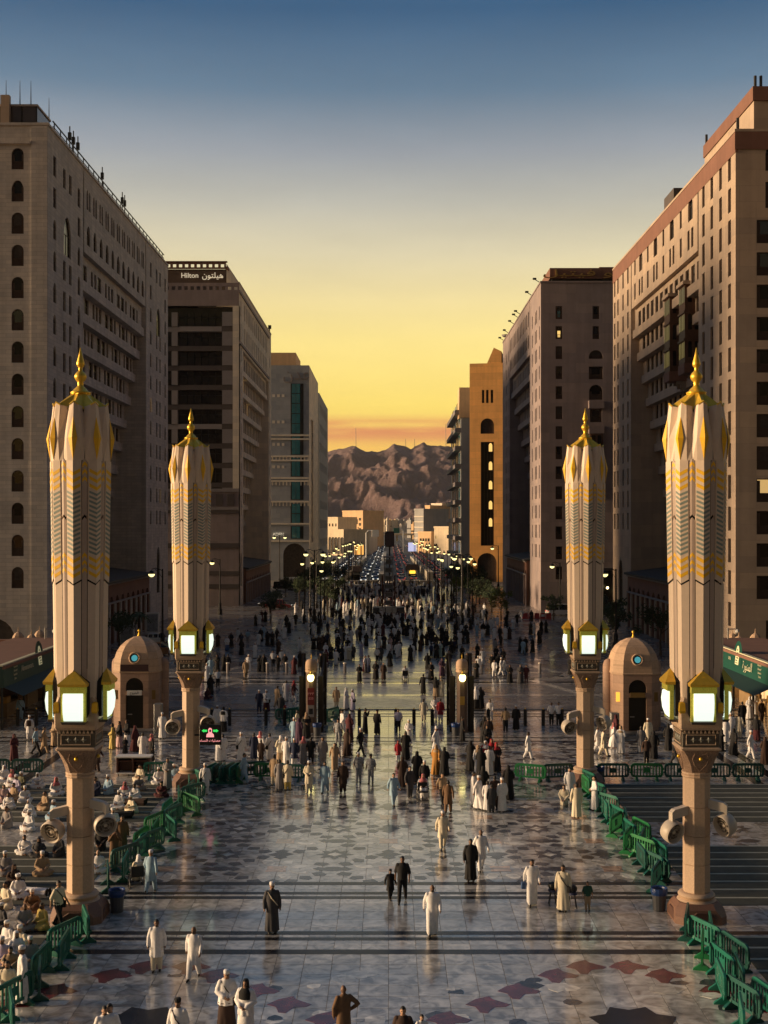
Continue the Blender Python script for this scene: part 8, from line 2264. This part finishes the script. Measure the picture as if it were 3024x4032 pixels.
P('c6', 1152, 646, 160, 'point', 'K', hd='hair', sc=1.03); P('c6', 1237, 492, 0, 'abaya', 'K', hd='veil'); P('c6', 1355, 452, 20, 'abaya', 'PU', hd='veil'); P('c6', 1288, 672, 150, 'dress', 'K', 'TAN', 'veil'); P('c6', 1347, 672, 160, 'dress', 'C', 'C', 'ts'); P('c6', 1155, 942, 180, 'kam_walk', 'C', 'C', 'hair'); P('c6', 1277, 922, 0, 'kam_hold', 'W', 'W', 'hair'); P('c6', 1340, 938, 160, 'kam', 'R', 'W', 'hair')
P('c6', 520, 1070, 80, 'phone', 'K', hd='hair'); P('c6', 650, 1082, 150, 'thobe', 'K', hd='kcap'); P('c6', 880, 1062, 0, 'trou', 'LV', 'K', 'hair'); P('c6', 995, 1196, 0, 'thobe_clasp', 'W', hd='cap'); P('c6', 272, 1092, -60, 'kam_walk', 'W', 'W', 'kcap'); P('c6', 347, 1142, 150, 'abaya', 'M', hd='veil'); P('c6', 325, 1312, 150, 'abaya_walk', 'DBR', hd='veil'); P('c6', 225, 1200, 160, 'trou', 'camo', 'camo', 'kcap'); P('c6', 470, 1312, 60, 'trou_walk', 'K', 'K', 'cap'); P('c6', 960, 1352, 180, 'dress', 'K', 'K', 'hair'); P('c6', 1298, 1292, -70, 'kam_walk', 'W', 'W', 'cap')
for (x, y, v, u, h) in ((90, 262, 'abaya', 'W', 'ws'), (147, 272, 'abaya', 'K', 'veil'), (207, 286, 'abaya', 'K', 'veil'), (267, 286, 'abaya', 'K', 'veil'), (308, 272, 'thobe', 'W', 'ws'), (347, 272, 'dress', 'C', 'ws'), (387, 272, 'kam', 'DG', 'hair'), (477, 242, 'phone', 'LV', 'hair'), (325, 132, 'trou', 'W', 'hair'), (690, 292, 'kam', 'DG', 'hair'),
                    (662, 142, 'abaya', 'K', 'veil'), (727, 152, 'abaya', 'K', 'veil'), (790, 172, 'abaya', 'P', 'ts'), (845, 212, 'abaya', 'K', 'veil'), (897, 216, 'abaya', 'K', 'veil'), (1252, 242, 'thobe', 'W', 'cap'), (1295, 252, 'abaya', 'K', 'veil'), (1332, 246, 'dress', 'LG', 'ws'), (1362, 232, 'abaya', 'K', 'veil'), (1455, 206, 'abaya', 'K', 'veil'), (1502, 152, 'abaya', 'K', 'veil'), (120, 120, 'abaya', 'TAN', 'veil'), (45, 170, 'abaya', 'DBR', 'veil'), (883, 80, 'thobe', 'K', 'hair'), (650, 310, 'trou', 'W', 'cap')):
    P('c6', x, y, gp.uniform(-40, 40), v, u, 'K' if v == 'trou' else None, h)
P('c7', 342, 802, 160, 'dress', 'W', 'K', 'ws'); P('c7', 395, 802, 180, 'abaya', 'K', hd='veil'); P('c7', 495, 945, -20, 'kam_walk', 'W', 'W', 'hair'); P('c7', 665, 1062, 180, 'trou', 'TAN', 'K', 'hair'); P('c7', 780, 1036, 180, 'thobe', 'K', hd='cap'); P('c7', 1165, 982, 0, 'trou', 'W', 'K', 'bald', skin=2); P('c7', 1242, 986, 0, 'trou', 'W', 'K', 'hair', skin=2)
P('c7', 415, 332, 0, 'thobe', 'W', hd='cap', sc=1.04); P('c7', 517, 388, 0, 'trou', 'K', 'K', 'hair'); P('c7', 590, 392, 170, 'abaya', 'K', hd='veil'); P('c7', 618, 442, 80, 'kam_walk', 'W', 'W', 'cap'); P('c7', 652, 442, 80, 'kam_walk', 'W', 'B', 'hair'); P('c7', 710, 522, 0, 'abaya', 'K', hd='veil'); P('c7', 827, 526, 0, 'abaya', 'DG', hd='veil'); P('c7', 890, 526, 0, 'trou', 'M', 'M', 'hair'); P('c7', 435, 1172, 190, 'abaya', 'K', hd='veil'); P('c7', 478, 1182, 180, 'thobe', 'DBR', hd='hair'); P('c7', 195, 1158, 100, 'thobe', 'K', hd='hair')
for x, y in ((825, 182), (882, 188), (960, 192), (1030, 96), (1375, 432), (640, 330), (345, 470)): P('c7', x, y, gp.uniform(-60, 60), 'abaya', 'K', hd='veil')
# --- by the kiosk with the plate and the desk
P('L', 190, 1032, 0, 'kam', 'LB', 'LB', 'hair', extra='strap'); P('L', 275, 1216, 185, 'kam', 'W', 'W', 'cap', extra='pack'); P('L', 335, 1356, 90, 'trou_walk', 'LB', 'K', 'hair'); P('L', 412, 1342, 100, 'kam_walk', 'TAN', 'TAN', 'hair'); P('L', 132, 1412, 60, 'abaya', 'M', hd='veil'); P('L', 1050, 1302, -80, 'dress', 'Y', 'Y', 'veil'); P('L', 1115, 1287, -70, 'dress', 'K', 'P', 'hair'); P('L', 1187, 1272, -60, 'dress', 'K', 'W', 'veil'); P('L', 1262, 1322, 80, 'abaya_walk', 'M', hd='veil'); P('L', 1515, 1205, 0, 'thobe', 'W', hd='cap', sc=1.04)
P('L', 1332, 1400, 180, 'thobe', 'W', hd='hair', skin=2, note='behind the wooden desk'); P('L', 1415, 1418, -60, 'thobe', 'K', hd='red', note='leaning at the wooden desk'); P('L', 905, 1512, 60, 'kam_walk', 'DBR', 'DBR', 'hair'); P('L', 505, 1272, -60, 'dress', 'TAN', 'TAN', 'hair'); P('L', 1168, 1342, 0, 'abaya', 'K', hd='veil', sc=.6, child=True); P('L', 1602, 480, 180, 'thobe', 'W', hd='cap')
P('c1', 880, 1000, 20, 'phone', 'BR', hd='hair'); P('c1', 940, 900, 20, 'thobe', 'BR', hd='hair'); P('c1', 1290, 405, 0, 'thobe_clasp', 'G', hd='hair'); P('c1', 172, 2055, -70, 'thobe', 'W', hd='cap', note='bending over the bunched barriers'); P('c1', 450, 1475, 60, 'trou_walk', 'C', 'K', 'hair', extra='strap')
# --- worshippers on the carpets
for (x, y, v, u, h) in ((200, 900, 'sit_lean', 'W', 'hair'), (302, 920, 'sit_lean', 'DG', 'veil'), (462, 922, 'kneel', 'DG', 'hair'), (325, 1062, 'sit', 'TAN', 'cap'), (780, 872, 'kneel', 'K', 'hair'), (757, 1042, 'sit', 'W', 'bald'), (42, 1062, 'sit', 'G', 'cap'), (97, 1142, 'sit_lean', 'DBR', 'veil'), (52, 1312, 'sit', 'C', 'hair'),
                        (190, 1482, 'sit', 'G', 'bald'), (332, 1472, 'sit', 'Y', 'hair'), (62, 1622, 'sit', 'W', 'cap'), (182, 1642, 'sit_lean', 'C', 'cap'), (87, 1802, 'sit_lean', 'TAN', 'hair'), (30, 1932, 'sit', 'DG', 'hair'), (290, 392, 'sit_lean', 'W', 'ws'), (430, 452, 'sit', 'W', 'red'), (32, 352, 'sit', 'W', 'ws'), (97, 382, 'sit', 'W', 'red'),
                        (132, 432, 'sit', 'LV', 'cap'), (77, 552, 'sit_lean', 'W', 'hair'), (182, 502, 'sit_lean', 'W', 'cap'), (242, 612, 'sit_lean', 'W', 'ws'), (352, 562, 'sit', 'TAN', 'hair'), (742, 452, 'kneel', 'N', 'hair'), (960, 482, 'sit', 'W', 'red'), (1047, 482, 'sit_lean', 'W', 'hair'), (920, 552, 'sit', 'W', 'cap'),
                        (1082, 342, 'sit', 'C', 'hair'), (1062, 412, 'sit_lean', 'G', 'hair'), (1220, 362, 'sit', 'W', 'cap'), (1250, 462, 'sit_lean', 'M', 'kcap'), (1342, 342, 'sit', 'LB', 'cap'), (32, 502, 'sit', 'P', 'hair'), (112, 492, 'sit', 'TAN', 'hair'), (1030, 582, 'sit_lean', 'C', 'cap'), (715, 400, 'sit', 'C', 'cap'), (170, 400, 'sit', 'OL', 'cap'), (230, 720, 'sit', 'W', 'cap'), (60, 700, 'kneel', 'G', 'hair'), (420, 640, 'sit', 'LB', 'cap'), (620, 560, 'sit', 'W', 'red'), (140, 1240, 'sit', 'W', 'turban'), (250, 1340, 'sit_lean', 'BR', 'cap'), (20, 1480, 'sit', 'DG', 'cap'), (120, 1720, 'sit', 'W', 'ws'), (230, 1760, 'sit', 'G', 'cap'), (20, 1760, 'sit', 'LV', 'cap'), (870, 700, 'sit', 'W', 'turban'), (60, 1960, 'sit', 'C', 'hair'), (560, 420, 'sit', 'DG', 'cap'), (840, 440, 'kneel', 'LB', 'cap')):
    P('c1', x, y, gp.uniform(-45, 45), v, u, None, h)
P('c1', 380, 1240, 70, 'thobe', 'W', hd='cap', lie=True); P('c1', 1130, 530, 80, 'thobe', 'DBR', hd='LBs', lie=True); P('c1', 1030, 625, 95, 'thobe', 'K', hd='hair', lie=True)
# --- the crowd along the avenue
LOOK = [('abaya', 'K', 'veil')] * 7 + [('abaya_walk', 'K', 'veil')] * 4 + [('thobe', 'W', 'cap')] * 4 + [('kam_walk', 'W', 'hair')] * 3 + [('thobe_walk', 'W', 'red'), ('trou', 'K', 'hair'), ('trou_walk', 'K', 'hair'), ('kam', 'G', 'hair'), ('abaya', 'DBR', 'veil'), ('abaya', 'M', 'veil'), ('kam', 'TAN', 'hair'), ('trou', 'N', 'hair'), ('kam_walk', 'LB', 'hair'), ('dress', 'W', 'ws')]
spots = []
for (cr, x, y) in (('m1', 100, 985), ('m1', 150, 990), ('m1', 20, 1040), ('m1', 545, 1030), ('m1', 425, 1060), ('m1', 690, 1140), ('m1', 750, 1150), ('m1', 845, 1140), ('m1', 880, 1030), ('m1', 1115, 1060), ('m1', 1215, 1050), ('m1', 1540, 1110), ('m1', 90, 1250), ('m1', 175, 1300), ('m1', 240, 1300), ('m1', 300, 1260), ('m1', 400, 1215), ('m1', 460, 1140), ('m1', 625, 830), ('m1', 650, 940), ('m1', 735, 930),
                   ('m2', 170, 1070), ('m2', 290, 1020), ('m2', 380, 1020), ('m2', 420, 1030), ('m2', 210, 1180), ('m2', 280, 1160), ('m2', 300, 1310), ('m2', 480, 1200), ('m2', 570, 1230), ('m2', 730, 1200), ('m2', 790, 1200), ('m2', 870, 1300), ('m2', 930, 1300), ('m2', 1010, 1260), ('m2', 1130, 1240), ('m2', 1190, 1300), ('m2', 1060, 920), ('m2', 1010, 1000), ('m2', 920, 900), ('m2', 850, 900), ('m2', 730, 860), ('m2', 1320, 1000), ('m2', 1500, 1080), ('m2', 1380, 1170), ('m2', 1440, 1180), ('m2', 1590, 1060),
                   ('m3', 55, 1180), ('m3', 115, 1180), ('m3', 175, 1090), ('m3', 260, 1190), ('m3', 340, 1170), ('m3', 400, 1170), ('m3', 490, 1220), ('m3', 560, 1220), ('m3', 630, 1220), ('m3', 685, 1220), ('m3', 480, 1070), ('m3', 525, 1070), ('m3', 435, 1090), ('m3', 340, 960), ('m3', 380, 960), ('m3', 640, 1060), ('m3', 735, 1090), ('m3', 785, 1030), ('m3', 960, 1160), ('m3', 1005, 1160), ('m3', 1100, 1120), ('m3', 1160, 1130), ('m3', 1080, 1260), ('m3', 205, 910), ('m3', 130, 860), ('m3', 970, 980), ('m3', 320, 950), ('m3', 635, 850)):
    a = CROPS[cr]; p = px(a[0] + x * a[2], a[1] + y * a[2]); spots.append((p.x, p.y))
gq = random.Random(17)
tries = 0
while len(spots) < 265 and tries < 9000:
    tries += 1
    d = 118 + 94 * gq.random() ** .7; x = gq.gauss(0, 8.0 if d > 150 else 10.5)
    if abs(x) > 22 or (abs(x) < 3.4 and 194 < d < 203): continue
    if min((x - s[0]) ** 2 + (y_ - s[1]) ** 2 for s in spots for y_ in (d,)) < .7: continue
    spots.append((x, d))
spots.sort(key=lambda p: p[1])
NEAR = max(0, 318 - len(PEOPLE))
walk_far = []
for i, (x, d) in enumerate(spots):
    v, u, h = gq.choice(LOOK)
    rot = gq.choice([0, 180]) + gq.uniform(-50, 50); sc_ = gq.uniform(.93, 1.05)
    if i < NEAR: person((x, d, 0), rot, v, u, 'K' if v.startswith('trou') else None, h, sc=sc_)
    else: walk_far.append((x, d, rot, v, u, h, sc_))
# alike people share one label and form a group
seen = {}
for o in PEOPLE: seen.setdefault(o['label'], []).append(o)
for lb, os_ in seen.items():
    if len(os_) > 1:
        for o in os_: o['group'] = 'alike: ' + lb[:70]
# --- the dense mass of walkers farther up the avenue
gq = random.Random(31)
crowd = MB()
cloths = ['K', 'W', 'DBR', 'C', 'G', 'N', 'LB', 'M']
def tiny(mb, x, y, m):
    s = gq.uniform(.92, 1.06); ph = gq.uniform(0, 6)
    wd = gq.uniform(.85, 1.2)
    mb.rings([[(x + rx * wd * math.cos(2 * math.pi * i / 7 + ph), y + rx * .8 * math.sin(2 * math.pi * i / 7 + ph), z * s) for i in range(7)] for z, rx in ((.02, .26), (.5, .23), (.95, .19), (1.3, .23), (1.44, .12), (1.52, .06))], m)
    mb.ball((x, y, 1.62 * s), .1, 6, 4, 8 if m in (1, 3, 4, 6) and gq.random() < .7 else m)
THIN = {}
def thin(name):
    if name not in THIN:
        o = bpy.data.objects.new('t', VAR[name][0]); col.objects.link(o)
        md = o.modifiers.new('d', 'DECIMATE'); md.ratio = .12
        me = bpy.data.meshes.new_from_object(o.evaluated_get(bpy.context.evaluated_depsgraph_get()))
        THIN[name] = ([v.co.copy() for v in me.vertices], [tuple(p.vertices) for p in me.polygons], [p.material_index for p in me.polygons])
        bpy.data.objects.remove(o); bpy.data.meshes.remove(me)
    return THIN[name]
for x, d, rot, v, u, h, sc_ in walk_far:
    vs, fs, ms = thin(v)
    M_ = Matrix.Translation((x, d, 0)) @ Matrix.Rotation(R(rot), 4, 'Z') @ Matrix.Scale(sc_, 4)
    b0 = len(crowd.v); crowd.v += [tuple(M_ @ p) for p in vs]
    ci = cloths.index(u if u in cloths else 'K'); li = cloths.index('K') if v.startswith('trou') else ci
    crowd.f += [tuple(i + b0 for i in f) for f in fs]; crowd.m += [(ci, li, 8, 0)[m] for m in ms]
    cv = COVER['veil' if h == 'veil' else ('hair' if h in ('hair',) else 'cap')]; hc = VAR[v][1]
    crowd.raw([M_ @ (p.co + hc) for p in cv.vertices], [tuple(p.vertices) for p in cv.polygons], ci if h == 'veil' else (0 if h == 'hair' else 1))
for k in range(430):
    d = gq.uniform(212, 300); x = gq.gauss(0, 6.0)
    if abs(x) > 12 or (abs(x - 6.6) < 2.2 and 335 < d < 350): continue
    tiny(crowd, x, d, gq.choice([0, 0, 0, 0, 1, 1, 1, 1, 2, 3, 3, 4, 5, 6, 7]))
tag(crowd.build('crowd', [CM[c] for c in cloths] + [SK[1]], smooth=True), 'dense crowd of people in dark and white robes filling the avenue', 'crowd', kind='stuff')

# ================================================================ the dusty evening air
hz = MB(); hz.box(-3200, 3200, -200, 9200, -2.0, 430)
hzm = bpy.data.materials.new('dusty_air'); hzm.use_nodes = True
hzm.node_tree.nodes.clear()
h_out = hzm.node_tree.nodes.new('ShaderNodeOutputMaterial')
h_vol = hzm.node_tree.nodes.new('ShaderNodeVolumePrincipled')
h_vol.inputs['Color'].default_value = (0.95, 0.86, 0.80, 1); h_vol.inputs['Density'].default_value = 0.00003; h_vol.inputs['Anisotropy'].default_value = 0.3
hzm.node_tree.links.new(h_vol.outputs[0], h_out.inputs['Volume'])
tag(hz.build('haze', hzm), 'thin warm dusty haze over the whole avenue', 'haze', kind='stuff')
bpy.context.view_layer.update()
